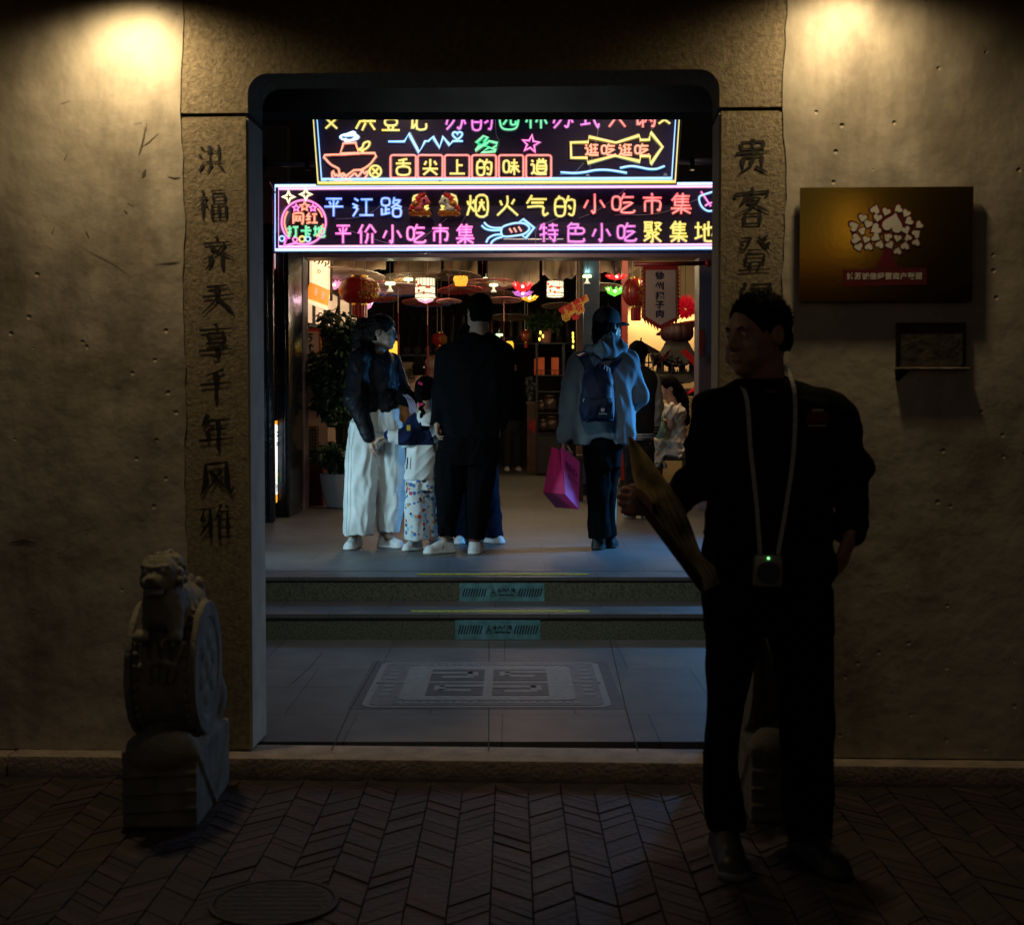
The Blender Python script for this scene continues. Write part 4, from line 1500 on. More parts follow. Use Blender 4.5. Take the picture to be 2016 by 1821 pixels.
SKIN = mat("skin", (0.46, 0.27, 0.19), 0.5, 0, 0.08, 40, 0.15, 300, dist=.002)
SKIN_F = mat("skin_tan", (0.40, 0.21, 0.14), 0.5, 0, 0.1, 40, 0.2, 250, dist=.003)
HAIR = mat("black_hair", (0.0045, 0.004, 0.004), 0.75, 0, 0.4, 90, 0.7, 160, dist=.004, spec=.03)
HAIR_B = mat("brown_hair", (0.013, 0.006, 0.005), 0.5, 0, 0.5, 80, 0.9, 160, dist=.006, spec=.15)
def cloth(name, c, rough=.85, var=.15, sheen=0.0, bump=.35, bs=420, sp=.06):
    return mat(name, c, rough, 0, var, 7, bump, bs, dist=.0025, sheen=sheen, spec=sp)
C_BLK = cloth("black_cloth", (0.0045, 0.0045, 0.0055), sp=.03)
C_BLK2 = cloth("black_knit", (0.0055, 0.006, 0.0075), sp=.03)
C_NAVY = cloth("navy_denim", (0.006, 0.009, 0.020))
C_WHITE = cloth("white_cotton", (0.66, 0.66, 0.64))
C_SHIRT = cloth("dark_satin_shirt", (0.0065, 0.006, 0.0085), .45, sp=.16)
C_GREYH = cloth("grey_blue_fleece", (0.16, 0.205, 0.245), .95)
C_CAP = cloth("grey_cap_cotton", (0.06, 0.06, 0.066))
C_BAG = cloth("navy_nylon", (0.010, 0.016, 0.050), .55, sp=.2)
S_WHITE = mat("white_leather", (0.62, 0.62, 0.62), 0.45, 0, .1, 30)
S_SOLE = mat("white_rubber", (0.68, 0.68, 0.66), 0.6, 0, .1, 30)
S_BLACK = mat("black_rubber", (0.02, 0.02, 0.022), 0.5, 0, .2, 30)
S_WINE = mat("wine_leather", (0.09, 0.012, 0.02), 0.5)
EYE_W = mat("eye_white", (0.55, 0.52, 0.48), .25)
EYE_D = mat("eye_iris", (0.02, 0.012, 0.01), .2)
LIPS = mat("lips", (0.33, 0.05, 0.05), .4)

def face_bits(t, H, brows=True, lips=None, eyes=True):
    s = H[2]
    if eyes:
        for i in (-1, 1):
            e = MB().ball(hp(H, (i * .031, -.0765, .0015)), .0118 * s, 10).build("eye", EYE_W, t, smooth=True)
            MB().ball(hp(H, (i * .031, -.0835, .0015)), .0058 * s, 8).build("iris", EYE_D, e, smooth=True)
    if brows:
        for i in (-1, 1):
            m = MB()
            m.tube([hp(H, (i * x, y, z)) for x, y, z in ((.016, -.0905, .019), (.032, -.0885, .0245), (.047, -.076, .020))], .0028 * s, 6)
            m.build("eyebrow", HAIR, t, smooth=True)
    if lips:
        m = MB()
        m.tube([hp(H, (x, y, -.0545)) for x, y in ((-.017, -.0885), (0, -.0955), (.017, -.0885))], .0040 * s, 6)
        m.tube([hp(H, (x, y, -.064)) for x, y in ((-.014, -.0875), (0, -.0945), (.014, -.0875))], .0048 * s, 6)
        m.build("lips", lips, t, smooth=True)

def hair_cap(Fd, H, nape=-.055, fringe=.050, grow=.010, side=-.01, crop=False):
    # a head of hair: the skull swollen, opened for the face
    s = H[2]
    fr = (H[0], H[1])
    q = lambda *p: tuple(x * s for x in p)
    g = grow
    Fd.ell(q(0, .014, .038), q(.074 + g, .094 + g, .084 + g), 0, 'u', fr)
    Fd.ell(q(0, .045, -.02), q(.066 + g, .058 + g, .060 + g), .02 * s, 'u', fr)
    Fd.ell(q(0, -.085, fringe - .125), q(.084, .078, .125), .006, 's', fr)
    for i in (-1, 1):
        if crop:    # cropped: clear of the ear only, sideburns left on
            Fd.ell(q(i * .09, .012, -.022), q(.034, .026, .040), .006, 's', fr)
        else:
            Fd.ell(q(i * .09, -.012, side - .035), q(.045, .042, .055), .006, 's', fr)
    Fd.half(hp(H, (0, 0, nape)), -H[1][:, 2])
    return Fd

def short_hair(t, H, n, seed, L_=.016, fringe=.045):
    # cropped strands that break up the outline of the hair
    g = random.Random(seed)
    m = MB()
    while n > 0:
        d = V3((g.gauss(0, 1), g.gauss(0, 1), g.gauss(0, 1)))
        d /= np.linalg.norm(d)
        p = V3((0, .014, .038)) + d * V3((.078, .098, .088))
        if p[2] < -.03 + max(0, .06 - p[1]) * 1.0 or (p[1] < -.055 and p[2] < fringe + .03):
            continue
        q = p + (d + V3((g.uniform(-.5, .5), g.uniform(-.2, .7), g.uniform(-.3, .5)))) * L_ * g.uniform(.5, 1.0)
        m.tube([tuple(hp(H, p)), tuple(hp(H, q))], .0008 * H[2], 3, cap=False, rs=[.0012, .0004])
        n -= 1
    return m.build("loose_hair", HAIR, t)

# ---------------------------------------------------------------- the man standing in front of the gate
P = Pers("man in black sweatshirt standing before the gate, speaker on a neck strap, looking left", 4.2, 1510, 1680, z=0.0)
HM = hframe(P.p(1491, 660), -57, 4, 0, 1.06)
f = P.field(1180, 1740, 560, 1690, .005, (-.36, .30))
head(f, HM)
limb(f, [P.p(1500, 735, .01), P.p(1502, 785, .03)], [.058, .058])
f.loft(P.rows([(770, 1430, 1590, .07), (830, 1400, 1640, .09), (1000, 1415, 1615, .09), (1130, 1400, 1620, .10), (1180, 1400, 1625, .10)]), .03)
limb(f, [P.p(1400, 810), P.p(1386, 945, -.04), P.p(1290, 986, -.20)], [.052, .042, .030])
limb(f, [P.p(1640, 815), P.p(1682, 930, .05), P.p(1680, 1045, .02)], [.052, .042, .030])
limb(f, [P.p(1440, 1160), P.p(1428, 1390, -.02), P.p(1424, 1620)], [.058, .042, .034])
limb(f, [P.p(1580, 1160), P.p(1590, 1400, -.02), P.p(1592, 1640)], [.058, .042, .034])
hand(f, P.p(1284, 988, -.21), V3((-1, -.35, .22)), V3((0.25, -1.0, .1)), 1.05, 1, .95, 0, .9)
hand(f, P.p(1678, 1050, .01), V3((-.42, -.25, -1)), V3((.75, -.55, -.1)), 1.05, -1, .35, .05, .4)
f.above(.0)
f.mesh("body", SKIN_F, P.t)
face_bits(P.t, HM)
f = Field(HM[0] - .17, HM[0] + .19, .004)
hair_cap(f, HM, -.050, .068, .0045, .0, True)
f.fold(.0030, .018, (1, 1, 1), 3, band=.02)
f.mesh("hair", HAIR, P.t)
short_hair(P.t, HM, 1100, 5, .008)
# sweatshirt
f = P.field(1240, 1740, 715, 1165, .0055, (-.36, .32))
f.loft(P.rows([(742, 1458, 1545, .075, .015), (757, 1432, 1590, .088, .015), (778, 1404, 1640, .10, .01), (812, 1384, 1655, .12), (880, 1388, 1646, .135), (960, 1391, 1638, .14),
               (1060, 1387, 1636, .145), (1125, 1385, 1638, .145), (1150, 1392, 1632, .135)]), .03, 2.5)
limb(f, [P.p(1404, 812), P.p(1388, 935, -.05), P.p(1300, 984, -.19)], [.072, .062, .047], .03)
limb(f, [P.p(1638, 818), P.p(1684, 928, .05), P.p(1682, 1034, .03)], [.074, .058, .050], .03)
f.cap(P.p(1683, 1040, .03), P.p(1681, 1052, .025), .046, .042, .004)
f.cap(P.p(1296, 986, -.195), P.p(1286, 988, -.21), .042, .040, .004)
f.cap(P.p(1500, 722, -.01), P.p(1500, 752, -.01), .064, .066, .012, 's')
f.fold(.008, .11, (.8, .8, .6), 12)
f.fold(.003, .05, (.3, .3, 1.2), 5, lo=P.p(0, 1050)[2], hi=P.p(0, 905)[2])
f.mesh("sweatshirt", C_BLK2, P.t)
f = P.field(1440, 1570, 730, 790, .005, (-.2, .2))
f.loft(P.rows([(746, 1450, 1548, .085, .0), (757, 1444, 1562, .096, .0), (766, 1440, 1575, .10, .0)]), 0, 2.2)
f.cap(P.p(1500, 722, -.01), P.p(1500, 765, -.01), .062, .064, .0, 's')
f.mesh("collar", C_BLK, P.t)
# trousers
f = P.field(1360, 1665, 1100, 1650, .0055, (-.30, .30))
f.loft(P.rows([(1115, 1388, 1634, .125), (1170, 1388, 1636, .135), (1240, 1390, 1636, .125)]), .02, 2.6)
f.loft(P.rows([(1160, 1388, 1520, .12), (1240, 1390, 1499, .12), (1330, 1392, 1474, .10, -.01), (1406, 1389, 1456, .09, -.02), (1500, 1383, 1447, .085), (1570, 1382, 1460, .09), (1612, 1386, 1466, .095), (1626, 1392, 1464, .09)]), .02, 2.2)
f.loft(P.rows([(1160, 1510, 1636, .12), (1240, 1508, 1637, .12), (1330, 1524, 1637, .105, -.01), (1430, 1534, 1636, .10, -.02), (1540, 1540, 1635, .10), (1620, 1542, 1634, .10), (1640, 1546, 1632, .10)]), .02, 2.2)
f.fold(.006, .10, (1, 1, .12), 8)
f.mesh("trousers", C_BLK, P.t)
P.shoe((1432, .02), (1425, -.24), S_BLACK, mat("grey_rubber", (.16, .17, .20), .5), .048, h=.006)
P.shoe((1590, .02), (1622, -.23), S_BLACK, S_BLACK, .048, h=.006)
# chest badge
m = MB()
fr = (Vector(P.p(1592, 822, -.118)), Vector((1, .35, 0)).normalized(), Vector((0, -.10, 1)).normalized(), Vector((.33, -.94, -.09)).normalized())
m.prism([(-.038, -.016), (.038, -.016), (.038, .016), (-.038, .016)], fr, 0, .003)
m.build("chest_badge", mat("badge_red", (.16, .012, .012), .6), P.t)
m = MB()
for y0, y1, x in ((.020, .025, .02), (-.026, -.021, .03)):
    m.prism([(-x, y0), (x, y0), (x, y1), (-x, y1)], fr, 0, .0035)
m.build("badge_lettering", mat("badge_white", (.4, .4, .4), .6), P.t)

# speaker hanging from the strap
sp_c = Vector(P.p(1489, 1109, -.185))
t = thing("portable_speaker", "small square silver speaker with green light hanging on the man's neck strap", "speaker", sp_c)
m = MB().box((sp_c.x - .043, sp_c.y - .018, sp_c.z - .048), (sp_c.x + .043, sp_c.y + .018, sp_c.z + .048), bev=.012)
m.build("case", mat("silver_case", (.30, .29, .28), .4, .4, .1, 20), t, smooth=0.6)
m = MB().lathe([(.034, 0), (.034, .003), (.030, .004)], (0, 0, 0), 28, 0, Matrix.Translation(sp_c + Vector((0, -.018, -.004))) @ Matrix.Rotation(R(90), 4, 'X'))
m.build("grille", mat("grille", (.12, .12, .14), .5, .5, .3, 300, .6, 500), t)
MB().ball(sp_c + Vector((-.001, -.019, .038)), .0035, 8).build("indicator_light", neon("led_green", (.1, 1, .15), 3), t)
for pts in ([(1470, 735, .06), (1455, 748, -.01), (1458, 790, -.115), (1461, 880, -.15), (1470, 980, -.165), (1476, 1085, -.18)],
            [(1530, 712, .06), (1545, 724, -.01), (1551, 775, -.10), (1543, 880, -.15), (1528, 980, -.165), (1508, 1085, -.18)]):
    m = MB()
    Q = smooth_path([P.p(*q) for q in pts], 6)
    for i in range(len(Q) - 1):
        d = Vector((1, -.2, 0)).normalized() * .0062
        e = Vector((0, .0016, 0))
        m.hexa([Q[i] - d - e, Q[i] + d - e, Q[i] + d + e, Q[i] - d + e, Q[i + 1] - d - e, Q[i + 1] + d - e, Q[i + 1] + d + e, Q[i + 1] - d + e])
    m.build("neck_strap", mat("grey_webbing", (.42, .40, .34), .7, 0, .2, 60), t)

# paper fan in his hand
fp = lambda u, v, dy=0: Vector(P.p(u, v, -.27 + dy))
t = thing("paper_fan", "half folded tan paper fan with ink painting held by the man in black", "fan", fp(1300, 1010))
A = smooth_path([Vector((*q, 0)) for q in ((1221, 856), (1228, 900), (1240, 955), (1268, 1012), (1305, 1064), (1338, 1106), (1362, 1139))], 6)
B = smooth_path([Vector((*q, 0)) for q in ((1224, 854), (1266, 906), (1310, 966), (1336, 1022), (1356, 1072), (1376, 1092), (1382, 1120))], 6)
n, K = len(A), 13
V = []
for i in range(n):
    for j in range(K):
        q = A[i].lerp(B[i], j / (K - 1))
        zz = (.006 if j % 2 else -.002) + .05 * math.sin(3 * i / n + .4) - .09 * j / K
        wb = 2.0 * math.sin(i * .55 + j) + 1.6 * math.sin(i * .23 + 2 * j)
        V.append(fp(q.x + wb * .5, q.y + wb * .4, zz))
V += [p + Vector((.0006, .0012, 0)) for p in V]
Fc = []
for o_ in (0, n * K):
    for i in range(n - 1):
        for j in range(K - 1):
            Fc.append((o_ + i * K + j, o_ + i * K + j + 1, o_ + (i + 1) * K + j + 1, o_ + (i + 1) * K + j))
M_FAN = mat("painted_fan_paper", (.92, .80, .50), .7, 0, .2, 10, .2, 90, col2=(.14, .115, .075), detail=6)
translucent(M_FAN, None, .6)
MB().add(V, Fc).build("leaf", M_FAN, t)
m = MB()
for a, b, r_ in (((1234, 968), (1368, 1136), .009), ((1238, 978), (1360, 1142), .007)):
    m.tube([fp(*a, -.01), fp((a[0] + b[0]) / 2, (a[1] + b[1]) / 2, -.012), fp(*b, .0)], r_, 8)
m.build("guard_stick", mat("dark_bamboo", (.05, .03, .02), .4, 0, .3, 30), t, smooth=True)

# ---------------------------------------------------------------- the group inside the gate
C_GLASS = mat("spectacle_frame", (0.02, 0.015, 0.015), .3)
# woman in white trousers
P = Pers("woman in dark shirt and wide white trousers wearing glasses, hair tied back", 9.9, 735, 1070)
HW = hframe(P.p(752, 655), 82, 3, 0, 1.02)
f = P.field(660, 830, 600, 1080, .006)
head(f, HW)
limb(f, [P.p(745, 682), P.p(740, 702)], [.048, .065])
f.loft(P.rows([(700, 715, 765, .09), (740, 705, 775, .10), (830, 712, 780, .10)]), .03)
limb(f, [P.p(712, 706, -.10), P.p(708, 790, -.14), P.p(729, 858, -.15)], [.05, .04, .027])
limb(f, [P.p(765, 710, .12), P.p(790, 775, .05), P.p(812, 782, -.02)], [.05, .04, .027])
hand(f, P.p(730, 860, -.15), V3((.12, -.1, -1)), V3((-.6, -.8, 0)), .95, -1, .35, .08, .4)
hand(f, P.p(812, 782, -.02), V3((1, -.2, -.15)), V3((0, .2, 1)), .92, 1, .7)
limb(f, [P.p(725, 840), P.p(712, 950), P.p(694, 1060)], [.06, .042, .034])
limb(f, [P.p(765, 840), P.p(766, 950), P.p(765, 1055)], [.06, .042, .034])
f.mesh("body", SKIN, P.t)
face_bits(P.t, HW, True, LIPS)
f = Field(HW[0] - .22, HW[0] + .2, .005)
hair_cap(f, HW, -.06, .052, .012, .004)
s_ = HW[2]
for p, r_ in (((0, .10, .02), .05), ((0, .145, .0), .066), ((.01, .165, -.045), .062), ((-.01, .155, -.10), .05), ((0, .135, .05), .052)):
    f.ell(tuple(q * s_ for q in p), (r_,) * 3, .02, 'u', (HW[0], HW[1]))
f.fold(.004, .022, (1, 1, 1), 4, band=.03)
hair = f.mesh("hair", HAIR_B, P.t)
m = MB()
g = random.Random(3)
for i in range(150):
    a, b = g.uniform(0, 6.28), g.uniform(-1, 1)
    c = hp(HW, (g.uniform(-.03, .03), .14, -.02 + g.uniform(-.06, .05)))
    pts = []
    d = V3((g.uniform(-.6, .6), g.uniform(.1, 1), g.uniform(-1, .6)))
    for j in range(7):
        tt = j / 6
        pts.append(tuple(c + (HW[1] @ d) * .075 * tt + np.array((math.cos(a + 7 * tt), math.sin(a + 6 * tt), math.sin(b * 6 + 8 * tt))) * .012 * tt))
    m.tube(pts, .0016, 3, cap=False)
for i in range(60):
    x, y = g.uniform(-.07, .07), g.uniform(-.05, .09)
    p0 = V3((x, y, .035 + .088 * math.sqrt(max(0, 1 - (x / .085) ** 2 - ((y - .014) / .105) ** 2))))
    d = V3((g.uniform(-.02, .02), g.uniform(0, .045), g.uniform(.004, .028)))
    m.tube([tuple(hp(HW, p0)), tuple(hp(HW, p0 + d * .6 + V3((0, 0, .006)))), tuple(hp(HW, p0 + d))], .0009, 3, cap=False)
m.build("loose_hair", HAIR_B, P.t)
m = MB()
for i in (-1, 1):
    m.tube([tuple(hp(HW, (i * .033 + .022 * math.cos(a), -.103 + abs(.022 * math.cos(a) + .0) * .15, .0 + .017 * math.sin(a)))) for a in np.linspace(0, 2 * math.pi, 15)[:-1]], .0019, 5, closed=True)
    m.tube([tuple(hp(HW, p)) for p in ((i * .055, -.099, .006), (i * .074, -.06, .007), (i * .080, .005, .006))], .0017, 5)
m.tube([tuple(hp(HW, p)) for p in ((-.012, -.106, .003), (.012, -.106, .003))], .0017, 5)
m.build("glasses", C_GLASS, P.t)
f = P.field(660, 830, 660, 900, .006)
f.loft(P.rows([(693, 722, 768, .075), (701, 708, 774, .11), (722, 700, 778, .135), (760, 700, 784, .14), (800, 702, 786, .135), (812, 706, 782, .13)]), .03, 2.3)
f.cap(P.p(762, 806, -.06), P.p(764, 818, -.07), .05, .03, .02)
f.cap(P.p(736, 686), P.p(748, 696, -.02), .058, .062, .012)
limb(f, [P.p(712, 707, -.11), P.p(705, 785, -.16), P.p(727, 848, -.16)], [.078, .085, .048], .03)
f.cap(P.p(728, 850, -.16), P.p(731, 860, -.16), .043, .043, .004)
limb(f, [P.p(768, 712, .12), P.p(789, 768, .06), P.p(806, 780, .0)], [.07, .065, .045], .03)
f.cap(P.p(742, 672), P.p(752, 698, -.03), .050, .05, .006, 's')
f.fold(.006, .13, (.9, .9, .5), 21)
f.fold(.0025, .04, (.9, .9, .6), 22)
f.mesh("shirt", C_SHIRT, P.t)
m = MB()
for i in range(6):
    m.ball(P.p(757 + 3.4 * i, 712 + i * 17, -.125 - .004 * i), .0055, 6)
m.build("shirt_button", S_BLACK, P.t)
f = P.field(660, 815, 795, 1062, .006)
f.loft(P.rows([(802, 704, 784, .12), (822, 695, 786, .135), (850, 688, 790, .14)]), .03, 2.4)
f.loft(P.rows([(830, 691, 752, .13, -.03), (880, 684, 748, .13, -.05), (950, 681, 744, .125, -.06), (1010, 678, 740, .12, -.06), (1050, 677, 735, .12, -.06)]), .02, 2.3)
f.loft(P.rows([(830, 735, 792, .13, .03), (880, 739, 795, .13, .04), (930, 740, 797, .13, .05), (1000, 741, 793, .12, .05), (1047, 743, 785, .11, .05)]), .02, 2.3)
f.fold(.0065, .085, (1, 1, .07), 31)
f.fold(.003, .05, (1, 1, .45), 32)
f.mesh("trousers", C_WHITE, P.t)
m = MB().tube([P.p(695, 838, -.175), P.p(692, 900, -.19), P.p(690, 980, -.19), P.p(688, 1046, -.185)], .0022, 4)
m.build("side_seam", mat("seam_grey", (.45, .45, .44), .9), P.t)
P.shoe((698, .10), (690, -.14), S_WHITE, S_SOLE, .042)
P.shoe((752, .06), (787, -.02), S_WHITE, S_SOLE, .042)
# dark bundle with a tassel over her forearm
bp_ = Vector(P.p(802, 782, -.08))
t = thing("wristlet_bag", "black bundle with pale tassels over the woman's forearm", "bag", bp_)
f = Field(V3(bp_) - .2, V3(bp_) + .2, .006)
for u, v, r_ in ((797, 774, .05), (806, 784, .055), (812, 792, .04), (794, 786, .05)):
    f.ell(P.p(u, v, -.08), (r_, r_ * .9, r_ * .8), .03)
f.fold(.006, .05, (1, 1, 1), 9)
f.mesh("bag_body", C_BLK, t)
m = MB()
for i in range(16):
    u = 800 + i * .9
    m.tube(smooth_path([P.p(796 + i * .6, 777 + (i % 3), -.13), P.p(u + 4, 786 + i % 4, -.15), P.p(u + 8, 800, -.13), P.p(u + 9, 812 + i % 5, -.12)], 3), .002, 4)
m.build("tassel", mat("lilac_thread", (.35, .3, .42), .7), t)

# child
P = Pers("small girl with a braid in white and navy jacket and patterned trousers", 9.75, 828, 1070)
HC = hframe(P.p(840, 772), 150, 8, 0, .86)
f = P.field(735, 885, 730, 1085, .006)
head(f, HC)
limb(f, [P.p(840, 795), P.p(838, 815)], [.038, .05])
f.loft(P.rows([(815, 812, 865, .07), (880, 808, 862, .08), (945, 806, 862, .08)]), .03)
limb(f, [P.p(815, 832, -.02), P.p(800, 858, -.08), P.p(768, 858, -.11)], [.035, .03, .02])
limb(f, [P.p(866, 832), P.p(874, 870), P.p(868, 900)], [.035, .03, .02])
hand(f, P.p(766, 858, -.11), V3((-1, 0, -.25)), V3((0, -.3, 1)), .72, 1, .45)
limb(f, [P.p(815, 940), P.p(815, 1060)], [.035, .025])
limb(f, [P.p(846, 940), P.p(850, 1060)], [.035, .025])
f.mesh("body", SKIN, P.t)
f = Field(HC[0] - .2, HC[0] + .2, .005)
hair_cap(f, HC, -.085, .05, .012, -.02)
f.fold(.002, .016, (1, 1, .4), 5)
f.mesh("hair", HAIR, P.t)
m = MB()
br_ = smooth_path([P.p(832, 752, -.10), P.p(830, 775, -.125), P.p(832, 797, -.125), P.p(834, 820, -.12), P.p(833, 843, -.115)], 6)
for i, q in enumerate(br_):
    m.ball(Vector(q) + Vector((.010 * math.sin(i * 1.7), 0, 0)), (.022 - .0005 * i, .02, .016), 8)
m.build("braid", HAIR, P.t, smooth=True)
m = MB()
for u, v in ((829, 755), (833, 757), (829, 797), (834, 796)):
    m.ball(P.p(u, v, -.15), .012, 8)
m.build("hair_tie", mat("pink_bead", (.75, .02, .16), .3), P.t, smooth=True)
f = P.field(735, 885, 800, 960, .0055)
f.loft(P.rows([(812, 818, 866, .075), (826, 806, 872, .095), (870, 802, 868, .105), (910, 799, 862, .11), (944, 795, 858, .115)]), .02, 2.4)
limb(f, [P.p(816, 834, -.04), P.p(803, 862, -.10), P.p(778, 858, -.12)], [.062, .066, .048], .02)
f.cap(P.p(776, 858, -.12), P.p(768, 856, -.12), .046, .038, .006)
limb(f, [P.p(864, 834), P.p(873, 866), P.p(868, 894)], [.055, .05, .04], .02)
f.fold(.005, .06, (1, 1, .4), 41)
xs_ = [P.p(u, 850)[0] for u in (770, 787, 836)]
za, zb = P.p(0, 812)[2], P.p(0, 876)[2]
C_NAVYJ = cloth("navy_jersey", (.013, .02, .06))
def jk(c):
    r_ = np.zeros(len(c), int)
    r_[(c[:, 0] > xs_[1]) & (c[:, 0] < xs_[2] + (c[:, 2] - za) * -.35) & (c[:, 2] > zb) & (c[:, 1] < P.Y - .0)] = 1
    r_[c[:, 0] < xs_[0] - .012] = 1
    return r_
f.mesh("jacket", [C_WHITE, C_NAVYJ], P.t, jk)
f = P.field(800, 885, 790, 850, .006)
f.loft(P.rows([(806, 822, 870, .085, -.02), (826, 820, 872, .12, -.03), (838, 828, 866, .13, -.04)]), .01, 2.2)
f.fold(.003, .06, (1, 1, 1), 42)
f.mesh("hood", C_WHITE, P.t)
m = MB()
m.tube([P.p(805, 900, -.10), P.p(803, 922, -.11)], .005, 5)
m.build("pocket_zip", C_NAVYJ, P.t)
m = MB().box(tuple(V3(P.p(808, 842, -.168)) - (.013, .002, .02)), tuple(V3(P.p(808, 842, -.168)) + (.013, .003, .02)), bev=.003)
m.build("sleeve_badge", mat("badge_yellow", (.55, .36, .03), .6, 0, .5, 90), P.t)
M_PAT = mat("printed_cotton", (.66, .68, .68), .85, 0, .05, 10)
def tune_print():
    t = M_PAT.node_tree
    N, L = t.nodes, t.links
    b = N["Principled BSDF"]
    tc = N.new("ShaderNodeTexCoord")
    v = N.new("ShaderNodeTexVoronoi")
    v.inputs["Scale"].default_value = 33
    L.new(tc.outputs["Object"], v.inputs["Vector"])
    r = N.new("ShaderNodeValToRGB")
    r.color_ramp.interpolation = 'CONSTANT'
    e = r.color_ramp.elements
    e[0].position, e[0].color = 0, (.62, .66, .68, 1)
    e[1].position, e[1].color = .18, (.05, .16, .42, 1)
    for p, c in ((.36, (.55, .06, .06, 1)), (.50, (.05, .04, .03, 1)), (.60, (.60, .30, .08, 1)), (.70, (.28, .52, .66, 1)), (.86, (.62, .66, .68, 1))):
        x = e.new(p)
        x.color = c
    sx_ = N.new("ShaderNodeSeparateColor")
    L.new(v.outputs["Color"], sx_.inputs[0])
    L.new(sx_.outputs[0], r.inputs[0])
    th = N.new("ShaderNodeMath")
    th.operation = 'LESS_THAN'
    th.inputs[1].default_value = .52
    n = N.new("ShaderNodeTexNoise")
    n.inputs["Scale"].default_value = 70
    L.new(tc.outputs["Object"], n.inputs["Vector"])
    ad = N.new("ShaderNodeMath")
    ad.operation = 'MULTIPLY_ADD'
    ad.inputs[1].default_value = .45
    ad.inputs[2].default_value = -.2
    L.new(n.outputs["Fac"], ad.inputs[0])
    sm = N.new("ShaderNodeMath")
    L.new(v.outputs["Distance"], sm.inputs[0])
    L.new(ad.outputs[0], sm.inputs[1])
    L.new(sm.outputs[0], th.inputs[0])
    mx = N.new("ShaderNodeMix")
    mx.data_type = 'RGBA'
    L.new(th.outputs[0], mx.inputs[0])
    L.new(b.inputs["Base Color"].links[0].from_socket, mx.inputs[6])
    L.new(r.outputs[0], mx.inputs[7])
    L.new(mx.outputs[2], b.inputs["Base Color"])
tune_print()
f = P.field(785, 885, 935, 1066, .006)
f.loft(P.rows([(938, 800, 862, .10), (965, 798, 864, .10)]), .01)
f.loft(P.rows([(950, 799, 838, .09, -.02), (1000, 798, 842, .085, -.03), (1062, 796, 845, .08, -.03)]), .01)
f.loft(P.rows([(950, 830, 864, .09, .03), (1000, 836, 866, .085, .05), (1056, 842, 868, .08, .06)]), .01)
f.fold(.006, .07, (1, 1, .12), 44)
f.mesh("trousers", M_PAT, P.t)
P.shoe((822, .02), (800, -.07), S_WHITE, S_SOLE, .034)
P.shoe((852, .08), (866, -.04), S_WHITE, S_SOLE, .034)

# man in black, back turned
P = Pers("man in black sweater and trousers with white trainers, back turned", 9.55, 915, 1080)
HB = hframe(P.p(944, 616), 196, 0, 0, 1.06)
f = P.field(835, 1020, 575, 1090, .006)
head(f, HB)
limb(f, [P.p(944, 645), P.p(942, 668)], [.062, .08])
f.loft(P.rows([(670, 890, 985, .09), (740, 870, 990, .10), (860, 880, 985, .11)]), .03)
limb(f, [P.p(880, 695), P.p(866, 775, -.0), P.p(862, 834, -.05)], [.045, .036, .026])
limb(f, [P.p(990, 702), P.p(994, 780, .02), P.p(984, 826, .05)], [.045, .036, .026])
hand(f, P.p(861, 832, -.05), V3((0, -.1, -1)), V3((-1, 0, 0)), .95, 1, .6)
limb(f, [P.p(890, 860), P.p(884, 960), P.p(878, 1060)], [.07, .045, .036])
limb(f, [P.p(945, 860), P.p(942, 960), P.p(936, 1060)], [.07, .045, .036])
f.mesh("body", SKIN, P.t)
f = Field(HB[0] - .18, HB[0] + .19, .005)
hair_cap(f, HB, -.06, .058, .008, -.005, True)
f.fold(.0028, .018, (1, 1, 1), 3)
f.mesh("hair", HAIR, P.t)
short_hair(P.t, HB, 600, 8, .008)
f = P.field(835, 1022, 640, 880, .006)
f.loft(P.rows([(655, 917, 969, .075), (664, 902, 984, .10), (680, 880, 1000, .125), (704, 866, 1002, .14), (760, 864, 996, .15), (810, 866, 990, .15), (850, 868, 984, .145), (862, 872, 980, .14)]), .03, 2.5)
limb(f, [P.p(880, 698), P.p(868, 770), P.p(862, 828, -.04)], [.075, .066, .046], .03)
limb(f, [P.p(990, 702), P.p(996, 780, .02), P.p(984, 838, .05)], [.078, .066, .046], .03)
f.fold(.007, .15, (.8, .8, .5), 51)
f.mesh("sweater", C_BLK2, P.t)
f = P.field(840, 1000, 840, 1066, .006)
f.loft(P.rows([(845, 872, 980, .13), (880, 862, 981, .14), (915, 860, 980, .13)]), .02, 2.5)
f.loft(P.rows([(890, 861, 925, .13), (940, 858, 918, .11), (1000, 860, 906, .095), (1054, 862, 894, .085)]), .02)
f.loft(P.rows([(890, 910, 981, .13), (940, 915, 976, .11), (1000, 917, 964, .095), (1060, 918, 953, .085)]), .02)
f.fold(.006, .09, (1, 1, .12), 52)
f.mesh("trousers", C_BLK, P.t)
P.shoe((884, .03), (844, -.08), S_WHITE, S_SOLE, .043, S_WINE)
P.shoe((934, -.07), (942, .12), S_WHITE, S_SOLE, .043, S_WINE)

